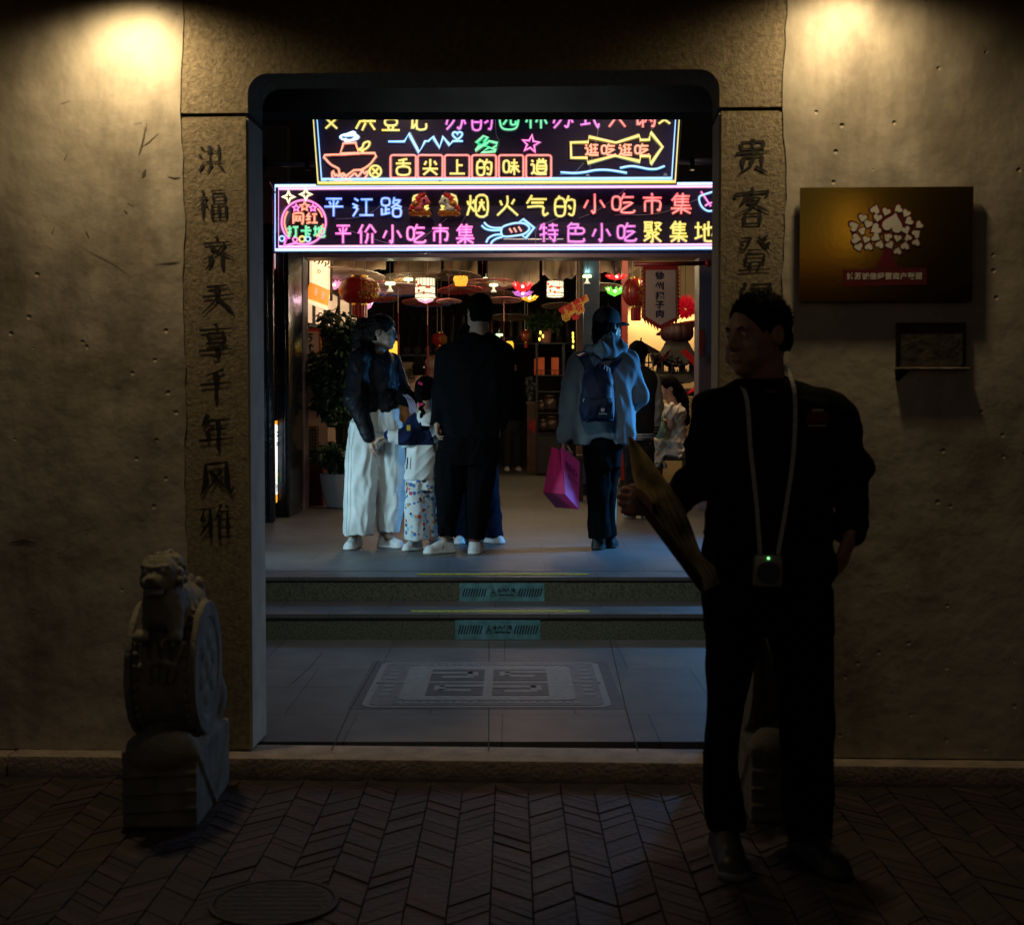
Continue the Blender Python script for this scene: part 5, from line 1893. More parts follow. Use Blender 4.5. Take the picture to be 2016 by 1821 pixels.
# person hidden behind the man in black
P = Pers("person in navy trousers mostly hidden behind the man in black sweater", 10.3, 955, 1062)
HN = hframe(P.p(928, 668), 20, 0, 0, 1.0)
f = P.field(870, 1005, 630, 1070, .008)
head(f, HN, False)
f.loft(P.rows([(702, 890, 965, .08), (780, 890, 965, .10), (860, 892, 965, .10)]), .03)
limb(f, [P.p(900, 712), P.p(895, 790), P.p(900, 850)], [.05, .04, .03])
limb(f, [P.p(955, 712), P.p(962, 790), P.p(958, 850)], [.05, .04, .03])
limb(f, [P.p(915, 860), P.p(915, 1055)], [.06, .038])
limb(f, [P.p(950, 860), P.p(965, 1055)], [.06, .038])
f.mesh("body", SKIN, P.t)
f = Field(HN[0] - .2, HN[0] + .2, .006)
hair_cap(f, HN, -.10, .05, .02, -.02)
f.mesh("hair", HAIR, P.t)
f = P.field(870, 1005, 690, 870, .008)
f.loft(P.rows([(698, 900, 955, .10), (720, 884, 972, .12), (860, 884, 972, .13)]), .03)
f.fold(.005, .1, (1, 1, .6), 3)
f.mesh("jacket", C_NAVY, P.t)
f = P.field(870, 1005, 840, 1062, .007)
f.loft(P.rows([(842, 888, 972, .12), (900, 888, 976, .12)]), .02)
f.loft(P.rows([(880, 888, 932, .11), (1056, 892, 936, .10)]), .02)
f.loft(P.rows([(880, 926, 976, .11), (960, 936, 982, .10), (1056, 948, 990, .11)]), .02)
f.fold(.006, .1, (1, 1, .3), 4)
f.mesh("trousers", C_NAVY, P.t)
P.shoe((956, .04), (985, -.08), S_WHITE, S_SOLE, .042)
P.shoe((912, .04), (905, -.12), S_WHITE, S_SOLE, .042)

# woman in the blue grey hoodie
P = Pers("person in grey blue hoodie and dark cap carrying a backpack and pink bag, back turned", 9.8, 1183, 1070)
HH = hframe(P.p(1196, 642), 140, 0, 0, 1.02)
f = P.field(1080, 1290, 605, 1085, .006)
head(f, HH)
limb(f, [P.p(1194, 665), P.p(1190, 690)], [.052, .07])
f.loft(P.rows([(700, 1150, 1225, .09), (780, 1140, 1232, .10), (870, 1145, 1230, .10)]), .03)
limb(f, [P.p(1140, 715), P.p(1116, 800), P.p(1109, 868)], [.05, .04, .028])
hand(f, P.p(1109, 866), V3((.05, -.1, -1)), V3((-1, .2, 0)), .95, 1, .9, 0, .8)
limb(f, [P.p(1235, 715), P.p(1258, 785, .05), P.p(1225, 810, .2)], [.05, .04, .028])
hand(f, P.p(1225, 810, .2), V3((-1, .2, .2)), V3((0, 1, .2)), .95, 1, .6)
limb(f, [P.p(1175, 870), P.p(1180, 960), P.p(1184, 1060)], [.07, .045, .036])
limb(f, [P.p(1205, 870, .08), P.p(1206, 960, .1), P.p(1207, 1055, .12)], [.055, .038, .03])
f.mesh("body", SKIN, P.t)
f = Field(HH[0] - .22, HH[0] + .2, .005)
hair_cap(f, HH, -.12, .03, .014, -.035)
fr = (HH[0], HH[1])
f.cap((0, .07, -.04), (0, .09, -.11), .062, .05, .03, fr=fr)
f.cap((-.05, .02, -.04), (-.05, .02, -.11), .03, .025, .03, fr=fr)
f.cap((.05, .02, -.04), (.05, .02, -.11), .03, .025, .03, fr=fr)
f.fold(.004, .03, (1, 1, .4), 6)
f.mesh("hair", HAIR, P.t)
f = Field(HH[0] - .25, HH[0] + .25, .005)
f.ell((0, .014, .046), (.094, .114, .094), 0, fr=fr)
f.half(hp(HH, (0, .0, .016)), -(HH[1][:, 2] * 1 + HH[1][:, 1] * .15))
f.cap((-.05, -.085, .024), (.05, -.085, .024), .038, .038, .01, fr=fr, sc=(1, 1, .16))
f.cap((-.035, -.145, .012), (.035, -.145, .012), .045, .045, .02, fr=fr, sc=(1, 1, .14))
f.ell((0, .014, .142), (.008, .008, .005), .002, fr=fr)
f.mesh("cap", C_CAP, P.t)
f = P.field(1080, 1290, 650, 890, .006)
f.loft(P.rows([(682, 1163, 1222, .09), (694, 1142, 1240, .115), (715, 1127, 1250, .145), (760, 1124, 1250, .16), (810, 1124, 1250, .17), (850, 1124, 1250, .17), (875, 1128, 1246, .16)]), .03, 2.4)
limb(f, [P.p(1140, 717), P.p(1122, 790), P.p(1112, 855)], [.085, .072, .058], .03)
f.cap(P.p(1110, 852), P.p(1107, 866), .056, .042, .02)
limb(f, [P.p(1234, 716), P.p(1254, 775, .02), P.p(1226, 815, .15)], [.09, .085, .06], .03)
f.cap(P.p(1184, 872, -.16), P.p(1184, 886, -.17), .09, .10, .02, 's', sc=(1, 1.2, .45))
f.fold(.008, .17, (.9, .9, .5), 61)
f.fold(.003, .06, (1, 1, .6), 62)
f.mesh("hoodie", C_GREYH, P.t)
f = P.field(1130, 1250, 640, 715, .006)
f.cap(P.p(1184, 664, -.02), P.p(1196, 672, -.05), .075, .085, .02, sc=(1, 1, .9))
f.cap(P.p(1160, 692, -.09), P.p(1222, 688, -.05), .05, .05, .05)
f.cap(P.p(1186, 694, -.14), P.p(1200, 698, -.13), .06, .05, .05)
f.cap(P.p(1200, 640, .0), P.p(1200, 666, .0), .082, .07, .01, 's')
f.fold(.008, .08, (1, 1, 1), 63)
f.mesh("hood", C_GREYH, P.t)
f = P.field(1130, 1245, 835, 1064, .006)
f.loft(P.rows([(845, 1145, 1232, .12), (880, 1148, 1226, .13), (920, 1152, 1222, .12)]), .02, 2.4)
f.loft(P.rows([(890, 1150, 1205, .13, -.02), (960, 1155, 1200, .10, -.02), (1010, 1158, 1198, .095, -.01), (1058, 1159, 1203, .10)]), .02)
f.loft(P.rows([(890, 1185, 1224, .12, .06), (960, 1186, 1217, .10, .09), (1010, 1186, 1213, .09, .11), (1056, 1187, 1216, .09, .12)]), .02)
f.fold(.006, .09, (1, 1, .1), 64)
f.mesh("trousers", C_BLK, P.t)
P.shoe((1176, -.02), (1190, .14), S_BLACK, S_BLACK, .042)
P.shoe((1204, .10), (1212, .25), S_BLACK, S_BLACK, .042)
HOOD = P

# backpack
bq = Vector(P.p(1170, 770, -.25))
t = thing("backpack", "navy drawstring backpack with white logo on the hoodie wearer's back", "backpack", bq)
f = P.field(1125, 1215, 690, 840, .006, (-.45, .0))
f.loft(P.rows([(722, 1156, 1194, .05, -.20), (740, 1147, 1200, .075, -.225), (780, 1140, 1203, .09, -.24), (815, 1137, 1205, .095, -.245), (828, 1141, 1202, .085, -.24)]), 0, 2.8)
f.fold(.006, .09, (1, 1, .6), 71)
f.mesh("sack", C_BAG, t)
f = P.field(1125, 1215, 780, 840, .006, (-.45, .0))
f.loft(P.rows([(785, 1142, 1201, .06, -.30), (800, 1140, 1203, .065, -.305), (824, 1143, 1201, .06, -.30)]), 0, 3)
f.fold(.003, .06, (1, 1, .6), 72)
f.mesh("front_pocket", C_BAG, t)
for pts in ([(1140, 697, -.02), (1146, 700, -.15), (1153, 715, -.19), (1160, 730, -.20)], [(1222, 706, -.02), (1210, 710, -.15), (1200, 722, -.19), (1192, 734, -.20)]):
    Q = smooth_path([P.p(*q) for q in pts], 5)
    m = MB()
    for i in range(len(Q) - 1):
        d, e = Vector((.028, 0, .012)), Vector((0, .012, 0))
        m.hexa([Q[i] - d - e, Q[i] + d - e, Q[i] + d + e, Q[i] - d + e, Q[i + 1] - d - e, Q[i + 1] + d - e, Q[i + 1] + d + e, Q[i + 1] - d + e])
    m.build("strap", C_BAG, t)
m = MB()
m.tube(smooth_path([P.p(1168, 726, -.27), P.p(1166, 712, -.27), P.p(1172, 705, -.26), P.p(1178, 712, -.27), P.p(1176, 726, -.27)], 4), .006, 6)
m.build("grab_loop", C_BAG, t)
m = MB()
for u, v in ((1186, 726), (1191, 730)):
    m.tube(smooth_path([P.p(u - 2, v + 3, -.31), P.p(u - 1, v - 3, -.315), P.p(u + 3, v - 1, -.315), P.p(u + 3, v + 5, -.31)], 4), .003, 5)
m.tube(smooth_path([P.p(1143, 792, -.37), P.p(1144, 786, -.375), P.p(1146, 787, -.375)], 4), .003, 5)
m.build("drawcord", mat("pale_cord", (.5, .5, .52), .5), t)
m = MB()
lf = (Vector(P.p(1180, 811, -.3705)), Vector((1, 0, 0)), Vector((0, 0, 1)), Vector((0, -1, 0)))
lo_ = lambda pts, r_=.0022: m.tube([lf[0] + lf[1] * x + lf[2] * y for x, y in pts], r_, 5)
lo_([(.011 * math.cos(a), .014 + .011 * math.sin(a)) for a in np.linspace(-.6, 5.2, 14)])
lo_([(.004 * math.cos(a), .013 + .004 * math.sin(a)) for a in np.linspace(0, 6.2, 8)])
for i in range(5):
    lo_([(-.024 + i * .011, -.016), (-.021 + i * .011, -.007), (-.018 + i * .011, -.016)], .0016)
m.build("logo", mat("white_print", (.65, .65, .65), .6), t)

# pink paper bag
t = thing("shopping_bag", "pink paper shopping bag with dark lettering hanging from the hoodie wearer's hand", "shopping bag", P.p(1108, 940, -.15))
K_ = {'A': (1086, 879, -.05), 'B': (1105, 879, -.22), 'C': (1140, 908, -.12), 'H': (1121, 893, .05), 'D': (1069, 968, -.07), 'E': (1110, 968, -.26), 'F': (1137, 999, -.16), 'G': (1094, 999, .03)}
K_ = {k: Vector(P.p(*v)) for k, v in K_.items()}
nt_ = (K_['A'] + K_['B']) * .5 + Vector((.012, .045, -.035))
nb_ = (K_['D'] + K_['E']) * .5 + Vector((.004, .012, .06))
n2_ = (K_['C'] + K_['H']) * .5 + Vector((-.01, -.03, -.03))
m = MB()
m.add([K_['B'], K_['C'], K_['F'], K_['E']], [(0, 1, 2, 3)], 0)
m.add([K_['A'], nt_, nb_, K_['D'], K_['B'], K_['E']], [(0, 1, 2, 3), (1, 4, 5, 2), (3, 2, 5)], 1)
m.add([K_['D'], K_['E'], K_['F'], K_['G']], [(0, 1, 2, 3)], 1)
m.add([K_['A'], K_['H'], K_['G'], K_['D']], [(0, 1, 2, 3)], 0)
m.add([K_['C'], n2_, K_['H'], K_['G'], K_['F']], [(0, 1, 4), (1, 2, 3), (1, 3, 4)], 1)
o = m.build("bag_body", [mat("pink_paper", (.72, .055, .30), .45, 0, .08, 8), mat("deep_pink_paper", (.74, .02, .16), .5, 0, .1, 8)], t)
sol = o.modifiers.new("s", 'SOLIDIFY')
sol.thickness = .002
ux = (K_['C'] - K_['B']).normalized()
uy = ((K_['B'] - K_['E']).normalized() + (K_['C'] - K_['F']).normalized()).normalized()
ux2 = ((K_['C'] - K_['B']) + (K_['F'] - K_['E'])).normalized()
mid = K_['B'].lerp(K_['C'], .5).lerp(K_['E'].lerp(K_['F'], .5), .34)
nn = ux2.cross(uy).normalized()
if nn.y > 0:
    nn = -nn
m = MB()
text_into(m, "INNIS+", .075, (mid, ux2, uy, nn), .003, 0, .001, .62)
g = random.Random(2)
for i in range(11):      # second line, too small to read in the photograph
    x0, hh = -.052 + i * .0105, g.uniform(.010, .015)
    m.prism([(x0, -hh), (x0 + .003, -hh), (x0 + .003, hh), (x0, hh)], (mid - uy * .058 + ux2 * .012, ux2, uy, nn), .0025, .003)
m.build("lettering", mat("plum_print", (.035, .008, .06), .5), t)
m = MB()
hc_ = Vector(P.p(1110, 874, -.03))
for a, b in (('A', 'H'), ('B', 'C')):
    p0, p1 = K_[a].lerp(K_[b], .25), K_[a].lerp(K_[b], .75)
    m.tube(smooth_path([p0, p0.lerp(hc_, .6), hc_, p1.lerp(hc_, .6), p1], 5), .003, 5)
m.build("handle", mat("brown_cord", (.12, .07, .05), .7), t)

# ================================================================ people further inside
C_VBODY = cloth("charcoal_wool", (.022, .022, .024))
C_VSLV = cloth("grey_satin_sleeve", (.30, .28, .25), .4)
P = Pers("person in varsity jacket with pale satin sleeves behind the hoodie wearer", 12.6, 1262, 1019)
HV = hframe(P.p(1257, 700), 150, 8, 0, .98)
f = P.field(1195, 1330, 665, 1022, .009)
head(f, HV, False)
f.loft(P.rows([(735, 1230, 1285, .08), (800, 1230, 1282, .10), (850, 1232, 1280, .10)]), .03)
limb(f, [P.p(1285, 745), P.p(1292, 800), P.p(1281, 858, -.05)], [.05, .04, .03])
limb(f, [P.p(1228, 745), P.p(1222, 800), P.p(1228, 855)], [.05, .04, .03])
hand(f, P.p(1281, 858, -.05), V3((-.2, -.2, -1)), V3((1, 0, 0)), .95, -1, .6)
limb(f, [P.p(1245, 850), P.p(1243, 1018)], [.08, .045])
limb(f, [P.p(1270, 850), P.p(1272, 1018)], [.08, .045])
f.mesh("body", SKIN, P.t)
f = Field(HV[0] - .2, HV[0] + .2, .007)
hair_cap(f, HV, -.075, .055, .016, .0)
f.fold(.003, .03, (1, 1, 1), 6)
f.mesh("hair", HAIR, P.t)
f = P.field(1195, 1330, 715, 885, .008)
f.loft(P.rows([(722, 1240, 1276, .09), (735, 1226, 1290, .12), (790, 1222, 1292, .14), (850, 1226, 1290, .14), (866, 1228, 1286, .13)]), .03)
f.fold(.005, .1, (1, 1, .6), 3)
zr = P.p(0, 852)[2]
f.mesh("jacket", [C_VBODY, S_SOLE], P.t, lambda c: ((c[:, 2] < zr) & (np.sin(c[:, 2] * 260) > .3)).astype(int))
f = P.field(1195, 1330, 715, 885, .008)
limb(f, [P.p(1284, 748), P.p(1293, 800, -.02), P.p(1284, 848, -.05)], [.072, .062, .05], .02)
limb(f, [P.p(1230, 748), P.p(1221, 800), P.p(1227, 848)], [.072, .062, .05], .02)
f.fold(.006, .07, (1, 1, .8), 7)
zc = P.p(0, 838)[2]
f.mesh("sleeve", [C_VSLV, C_VBODY], P.t, lambda c: ((c[:, 2] < zc) & (np.sin(c[:, 2] * 220) > -.2)).astype(int))
f = P.field(1195, 1330, 845, 1020, .009)
f.loft(P.rows([(850, 1228, 1287, .12), (890, 1228, 1288, .12)]), .02)
f.loft(P.rows([(880, 1228, 1262, .11), (1014, 1230, 1258, .09)]), .02)
f.loft(P.rows([(880, 1254, 1288, .11), (1014, 1258, 1286, .09)]), .02)
f.fold(.006, .1, (1, 1, .3), 4)
f.mesh("trousers", C_VBODY, P.t)
P.shoe((1244, .04), (1238, .18), S_WHITE, S_SOLE, .042, h=.008)
P.shoe((1272, .04), (1278, -.14), S_WHITE, S_SOLE, .042, h=.008)

C_DRESS = cloth("cream_linen", (.72, .67, .57), .85, .1)
P = Pers("seated woman in cream puff sleeve dress with long black hair on a stool, facing left", 14.5, 1318, 992)
HS = hframe(P.p(1317, 765), -84, 5, 0, .98)
f = P.field(1240, 1400, 735, 1000, .008, (-.4, .4))
head(f, HS)
limb(f, [P.p(1322, 785), P.p(1328, 800)], [.05, .06])
f.loft(P.rows([(800, 1308, 1345, .09), (840, 1305, 1345, .10), (880, 1305, 1348, .11)]), .03)
limb(f, [P.p(1318, 806, -.13), P.p(1316, 838, -.16), P.p(1290, 830, -.14)], [.05, .042, .03])
limb(f, [P.p(1330, 806, .13), P.p(1318, 836, .12), P.p(1290, 832, .05)], [.05, .042, .03])
hand(f, P.p(1291, 830, -.14), V3((-1, .2, .5)), V3((0, -1, .3)), .9, 1, .8)
limb(f, [P.p(1325, 880, -.05), P.p(1272, 874, -.06), P.p(1274, 985, -.05)], [.09, .065, .045])
limb(f, [P.p(1325, 880, .1), P.p(1275, 874, .1), P.p(1277, 985, .1)], [.09, .065, .045])
f.mesh("body", SKIN, P.t)
face_bits(P.t, HS, True, LIPS)
f = Field(HS[0] - np.array((.25, .25, .5)), HS[0] + .25, .008)
hair_cap(f, HS, -.5, .048, .012, .0)
fr = (HS[0], HS[1])
f.cap((0, .08, -.02), (0, .12, -.14), .07, .075, .03, fr=fr)
f.cap((0, .12, -.14), (0, .15, -.36), .075, .05, .03, fr=fr)
f.fold(.005, .04, (1, 1, .25), 6)
f.mesh("hair", HAIR, P.t)
MB().tube([tuple(hp(HS, (.078 + .0 * a, .012 + .014 * math.cos(a), -.055 + .02 * math.sin(a)))) for a in np.linspace(0, 6.28, 14)[:-1]], .002, 5, closed=True).build("earring", mat("gold", (.7, .45, .12), .25, 1), P.t)
f = P.field(1240, 1400, 780, 990, .008, (-.4, .4))
f.loft(P.rows([(795, 1316, 1340, .08), (803, 1308, 1347, .13), (830, 1306, 1348, .14), (850, 1303, 1349, .14), (885, 1298, 1350, .17), (897, 1298, 1348, .17)]), .03)
for dy in (-.15, .15):
    f.ell(P.p(1318, 812, dy), (.088, .07, .095), .03)
f.cap(P.p(1325, 880, -.03), P.p(1276, 876, -.04), .105, .085, .04)
f.cap(P.p(1325, 880, .08), P.p(1278, 876, .09), .105, .085, .04)
f.loft(P.rows([(872, 1262, 1300, .16, .02), (890, 1260, 1300, .18, .02), (905, 1260, 1308, .2, .02), (919, 1266, 1312, .2, .02)]), .04)
f.cap(P.p(1322, 784), P.p(1326, 800), .05, .055, .01, 's')
f.fold(.016, .075, (.5, .5, 1.1), 81)
f.fold(.004, .03, (.8, .8, .8), 82)
f.mesh("dress", C_DRESS, P.t)
P.shoe((1276, -.02), (1256, -.06), S_WHITE, S_SOLE, .038, h=.008)
P.shoe((1280, .12), (1260, .10), S_WHITE, S_SOLE, .038, h=.008)
sc_ = Vector(P.p(1328, 890))
t = thing("stool", "dark wooden stool under the seated woman in the cream dress", "stool", (sc_.x, 14.5, ZU))
zt = sc_.z - .055
m = MB().box((sc_.x - .18, 14.33, zt - .03), (sc_.x + .18, 14.67, zt), bev=.008)
M_STOOL = mat("dark_red_wood", (.035, .015, .012), .45, 0, .3, 20)
m.build("seat", M_STOOL, t)
for i in (-1, 1):
    for j in (-1, 1):
        a, b = Vector((sc_.x + i * .15, 14.5 + j * .14, zt - .03)), Vector((sc_.x + i * .18, 14.5 + j * .17, ZU))
        MB().tube([a, b], .018, 4).build("leg", M_STOOL, t)
# pale green plastic bag on her lap
q = Vector(P.p(1293, 836, -.22))
t = thing("plastic_bag", "pale green plastic bag held on the seated woman's lap", "plastic bag", q)
f = Field(V3(q) - .3, V3(q) + .25, .007)
f.loft(P.rows([(806, 1290, 1296, .02, -.2), (820, 1286, 1300, .05, -.2), (840, 1280, 1306, .08, -.2), (855, 1276, 1307, .08, -.2), (862, 1282, 1303, .06, -.2)]), 0, 2)
f.fold(.010, .06, (1, 1, .3), 91)
f.mesh("bag_body", mat("green_film", (.30, .48, .36), .35, 0, .2, 20), t)
m = MB().tube(smooth_path([P.p(1292, 808, -.2), P.p(1288, 796, -.2), P.p(1293, 790, -.19), P.p(1297, 797, -.2), P.p(1295, 808, -.2)], 4), .008, 6)
m.build("handle", MATS["green_film"], t)

C_BEIGE = cloth("beige_knit", (.40, .30, .20))
P = Pers("woman in beige top with black hair bun seen from behind in the market", 16.6, 824, 966)
HX = hframe(P.p(825, 730), 185, 4, 0, 1.0)
f = P.field(785, 865, 700, 968, .011)
head(f, HX, False)
f.loft(P.rows([(757, 806, 846, .08), (830, 806, 846, .10), (900, 806, 846, .11)]), .03)
limb(f, [P.p(806, 765), P.p(800, 815), P.p(804, 862)], [.05, .04, .03])
limb(f, [P.p(846, 765), P.p(850, 815), P.p(846, 862)], [.05, .04, .03])
limb(f, [P.p(816, 880), P.p(816, 962)], [.08, .045])
limb(f, [P.p(834, 880), P.p(834, 962)], [.08, .045])
f.mesh("body", SKIN, P.t)
f = Field(HX[0] - .2, HX[0] + .25, .009)
hair_cap(f, HX, -.06, .05, .012, .0)
f.ell(hp(HX, (.0, .05, .13)), (.06, .06, .05), .02)
f.mesh("hair", HAIR, P.t)
MB().ball(P.p(836, 724, -.12), .014, 8).build("hair_pin", mat("pearl", (.7, .66, .55), .2), P.t)
f = P.field(785, 865, 740, 905, .010)
f.loft(P.rows([(752, 814, 838, .09), (762, 800, 852, .12), (820, 802, 850, .13), (880, 802, 850, .14), (900, 802, 850, .14)]), .03)
limb(f, [P.p(804, 768), P.p(799, 815), P.p(803, 850)], [.075, .06, .05])
limb(f, [P.p(848, 768), P.p(851, 815), P.p(847, 850)], [.075, .06, .05])
f.fold(.005, .1, (1, 1, .6), 3)
f.mesh("top", C_BEIGE, P.t)
f = P.field(785, 865, 885, 966, .011)
f.loft(P.rows([(890, 802, 850, .14), (964, 800, 852, .15)]), .02)
f.fold(.008, .1, (1, 1, .2), 3)
f.mesh("skirt", C_NAVY, P.t)

P = Pers("person with long brown hair behind the bun haired woman in the market", 17.4, 854, 960)
HY = hframe(P.p(852, 722), 160, 4, 0, 1.0)
f = P.field(820, 890, 695, 962, .011)
head(f, HY, False)
f.loft(P.rows([(752, 834, 872, .09), (850, 834, 872, .11)]), .03)
limb(f, [P.p(845, 850), P.p(845, 958)], [.09, .05])
limb(f, [P.p(862, 850), P.p(862, 958)], [.09, .05])
f.mesh("body", SKIN, P.t)
f = Field(HY[0] - np.array((.2, .2, .4)), HY[0] + .2, .010)
hair_cap(f, HY, -.34, .05, .016, -.03)
f.cap(hp(HY, (0, .06, -.03)), hp(HY, (0, .08, -.3)), .075, .06, .03)
f.mesh("hair", mat("chestnut_hair", (.07, .025, .012), .4, 0, .4, 60), P.t)
f = P.field(820, 890, 740, 962, .011)
f.loft(P.rows([(748, 836, 870, .10), (762, 826, 880, .13), (860, 828, 878, .15), (956, 828, 878, .15)]), .03)
f.fold(.006, .1, (1, 1, .4), 3)
f.mesh("coat", C_VBODY, P.t)

P = Pers("person in black top standing beside the black shelf rack in the market", 22.5, 1008, 925)
HZ = hframe(P.p(1010, 710), 190, 0, 0, 1.0)
f = P.field(970, 1045, 685, 927, .012)
head(f, HZ, False)
f.loft(P.rows([(742, 992, 1024, .09), (815, 990, 1024, .12)]), .03)
limb(f, [P.p(1000, 815), P.p(998, 922)], [.09, .05])
limb(f, [P.p(1016, 815), P.p(1018, 922)], [.09, .05])
f.mesh("body", SKIN, P.t)
f = Field(HZ[0] - .2, HZ[0] + .2, .011)
hair_cap(f, HZ, -.07, .05, .012, .0)
f.mesh("hair", HAIR, P.t)
f = P.field(970, 1045, 725, 835, .011)
f.loft(P.rows([(730, 1000, 1020, .09), (738, 988, 1028, .13), (790, 988, 1028, .15), (828, 988, 1028, .14)]), .03)
limb(f, [P.p(990, 745), P.p(986, 785), P.p(988, 825)], [.08, .065, .05])
limb(f, [P.p(1026, 745), P.p(1030, 785), P.p(1028, 825)], [.08, .065, .05])
f.mesh("top", C_BLK2, P.t)
f = P.field(970, 1045, 815, 926, .012)
f.loft(P.rows([(818, 990, 1027, .13), (850, 990, 1027, .13)]), .02)
f.loft(P.rows([(845, 989, 1010, .12), (920, 990, 1007, .10)]), .02)
f.loft(P.rows([(845, 1008, 1028, .12), (920, 1012, 1028, .10)]), .02)
f.mesh("trousers", cloth("charcoal_denim", (.03, .032, .036)), P.t)
P.shoe((999, .04), (998, -.16), S_WHITE, S_SOLE, .045, h=.011)
P.shoe((1019, .04), (1022, -.16), S_WHITE, S_SOLE, .045, h=.011)

# ================================================================ brass plaque and meter box on the right wall
x0, z1 = fl(1576, 369.5)
x1, z1b = fl(1918, 366)
_, z0 = fl(1577, 594)
D = -0.034
pq = thing("brass_plaque", "polished brass plaque with a tree of white hearts and a red caption band", "plaque", F((x0 + x1) / 2, D, z0))
def back_shift(x, z):     # same sight line, on the plaque's own plane
    return x, z
k_ = (Y0 + D) / Y0
x0, x1, z0, z1 = x0 * k_, x1 * k_, CAM.z + (z0 - CAM.z) * k_, CAM.z + (z1 - CAM.z) * k_
M_BRASS = mat("brushed_brass", (.62, .38, .06), .24, 1.0, .1, 3, .12, 60, dist=.002)
mp = M_BRASS.node_tree
m = MB().box((x0, D, z0), (x1, D + .012, z1), 0, MF, bev=.0025)
m.build("plate", M_BRASS, pq, smooth=0.5)
for x in (x0 + .05, x1 - .05):
    for z in (z0 + .05, z1 - .05):
        MB().box((x - .01, D + .013, z - .01), (x + .01, -.0045, z + .01), 0, MF).build("standoff", M_BLACKMET, pq)
W_, H_ = x1 - x0, z1 - z0
pu = lambda u, v: (x0 + (u - 1576) / 342 * W_, z1 - (v - 369) / 225 * H_)
g4 = lambda cx, cy: (1532 + cx * .2435, 322.6 + cy * .2435)      # the zoomed view of the plaque
M_PRED = mat("plaque_red", (.11, .006, .016), .4)
M_PWHT = mat("plaque_white", (.62, .60, .55), .45)
pf = lambda z: (F(0, D - z, 0), FFR[1], FFR[2], FFR[3])
hearts = [(790, 375, 40, 200, 1), (880, 392, 36, 20, 1), (978, 370, 34, 60, 1), (1042, 405, 34, 30, 1), (690, 440, 36, 10, 1), (812, 440, 36, 10, 1),
          (1065, 468, 36, 60, 1), (620, 508, 42, 250, 1), (735, 490, 36, 20, 1), (1148, 500, 32, 50, 1), (685, 545, 32, 100, 1), (798, 530, 46, 60, 1),
          (1040, 540, 36, 340, 1), (1125, 570, 36, 230, 1), (638, 608, 42, 280, 1), (720, 615, 32, 20, 1), (797, 597, 38, 300, 1), (895, 597, 36, 130, 1),
          (975, 605, 32, 10, 1), (1058, 602, 30, 160, 1), (1125, 640, 32, 200, 1), (660, 675, 36, 340, 1), (742, 672, 34, 190, 1), (830, 655, 36, 200, 1),
          (912, 660, 34, 330, 1), (1035, 668, 36, 190, 1), (976, 710, 32, 190, 1), (935, 488, 88, 195, 2)]
def heart_poly(cx, cy, r, rot, n=22):
    P_ = []
    for i in range(n):
        a = 2 * math.pi * i / n
        x = math.sin(a) ** 3 * .95
        y = (13 * math.cos(a) - 5 * math.cos(2 * a) - 2 * math.cos(3 * a) - math.cos(4 * a)) / 16
        ca, sa = math.cos(R(rot + 180)), math.sin(R(rot + 180))
        X, Yy = x * ca - y * sa, x * sa + y * ca
        u, v = g4(cx + X * r, cy + Yy * r)
        P_.append(pu(u, v))
    return P_
rd = MB()
wh = MB()
for cx, cy_, r_, rot, kind in hearts:
    rd.prism(heart_poly(cx, cy_, r_ * 1.42, rot), pf(0), 0, .0012)
    wh.prism(heart_poly(cx, cy_, r_, rot), pf(0), 0, .0026)
trunk = [(840, 640), (862, 700), (850, 740), (825, 790), (790, 845), (985, 845), (945, 780), (935, 730), (960, 690), (900, 650)]
rd.prism([pu(*g4(*q)) for q in trunk], pf(0), 0, .0016)
rd.build("tree_emblem", M_PRED, pq)
wh.build("heart_leaf", M_PWHT, pq)
MB().prism([pu(*g4(*q)) for q in ((530, 858), (1210, 845), (1215, 980), (532, 990))], pf(0), 0, .0018).build("caption_band", M_PRED, pq)
m = MB()
cxx, czz = pu(*g4(872, 915))
text_into(m, "姑苏诚信经营商户联盟", .0262, (F(cxx, D, czz), FFR[1], FFR[2], FFR[3]), .0028, 0, .0007, 1.0, 0, 1.1)
m.build("lettering", M_PWHT, pq)

mb_ = thing("meter_box", "small dark recessed box with a pale chipped ledge under the plaque", "wall box", F(*[(fl(1830, 725)[0]), 0, fl(1830, 725)[1]]))
bx0, bz1 = fl(1763, 636)
bx1, bz0 = fl(1898, 724)
m = MB()
d = .022
for a, b in (((bx0, bz1 - .008), (bx1, bz1)), ((bx0, bz0), (bx0 + .010, bz1 - .0085)), ((bx1 - .010, bz0), (bx1, bz1 - .0085))):
    m.box((a[0], -d, a[1]), (b[0], -.0045, b[1]), 0, MF)
m.build("frame", M_BLACKMET, mb_)
MB().box((bx0 + .0105, -.016, bz0 + .009), (bx1 - .0105, -.0050, bz1 - .009), 0, MF).build("door", mat("grimy_board", (.05, .042, .03), .8, 0, .5, 14, .6, 30), mb_)
MB().box((bx0 - .004, -.034, bz0 - .006), (bx1 + .012, -.0045, bz0 - .0005), 0, MF, bev=.002).build("ledge", M_KERB, mb_)
m = MB()
m.add([F(bx0, -.03, bz0 - .0065), F(bx0 + .05, -.024, bz0 - .0065), F(bx0 + .012, -.005, bz0 - .05), F(bx0, -.005, bz0 - .045)], [(0, 1, 2, 3)])
m.build("bracket", M_BLACKMET, mb_)

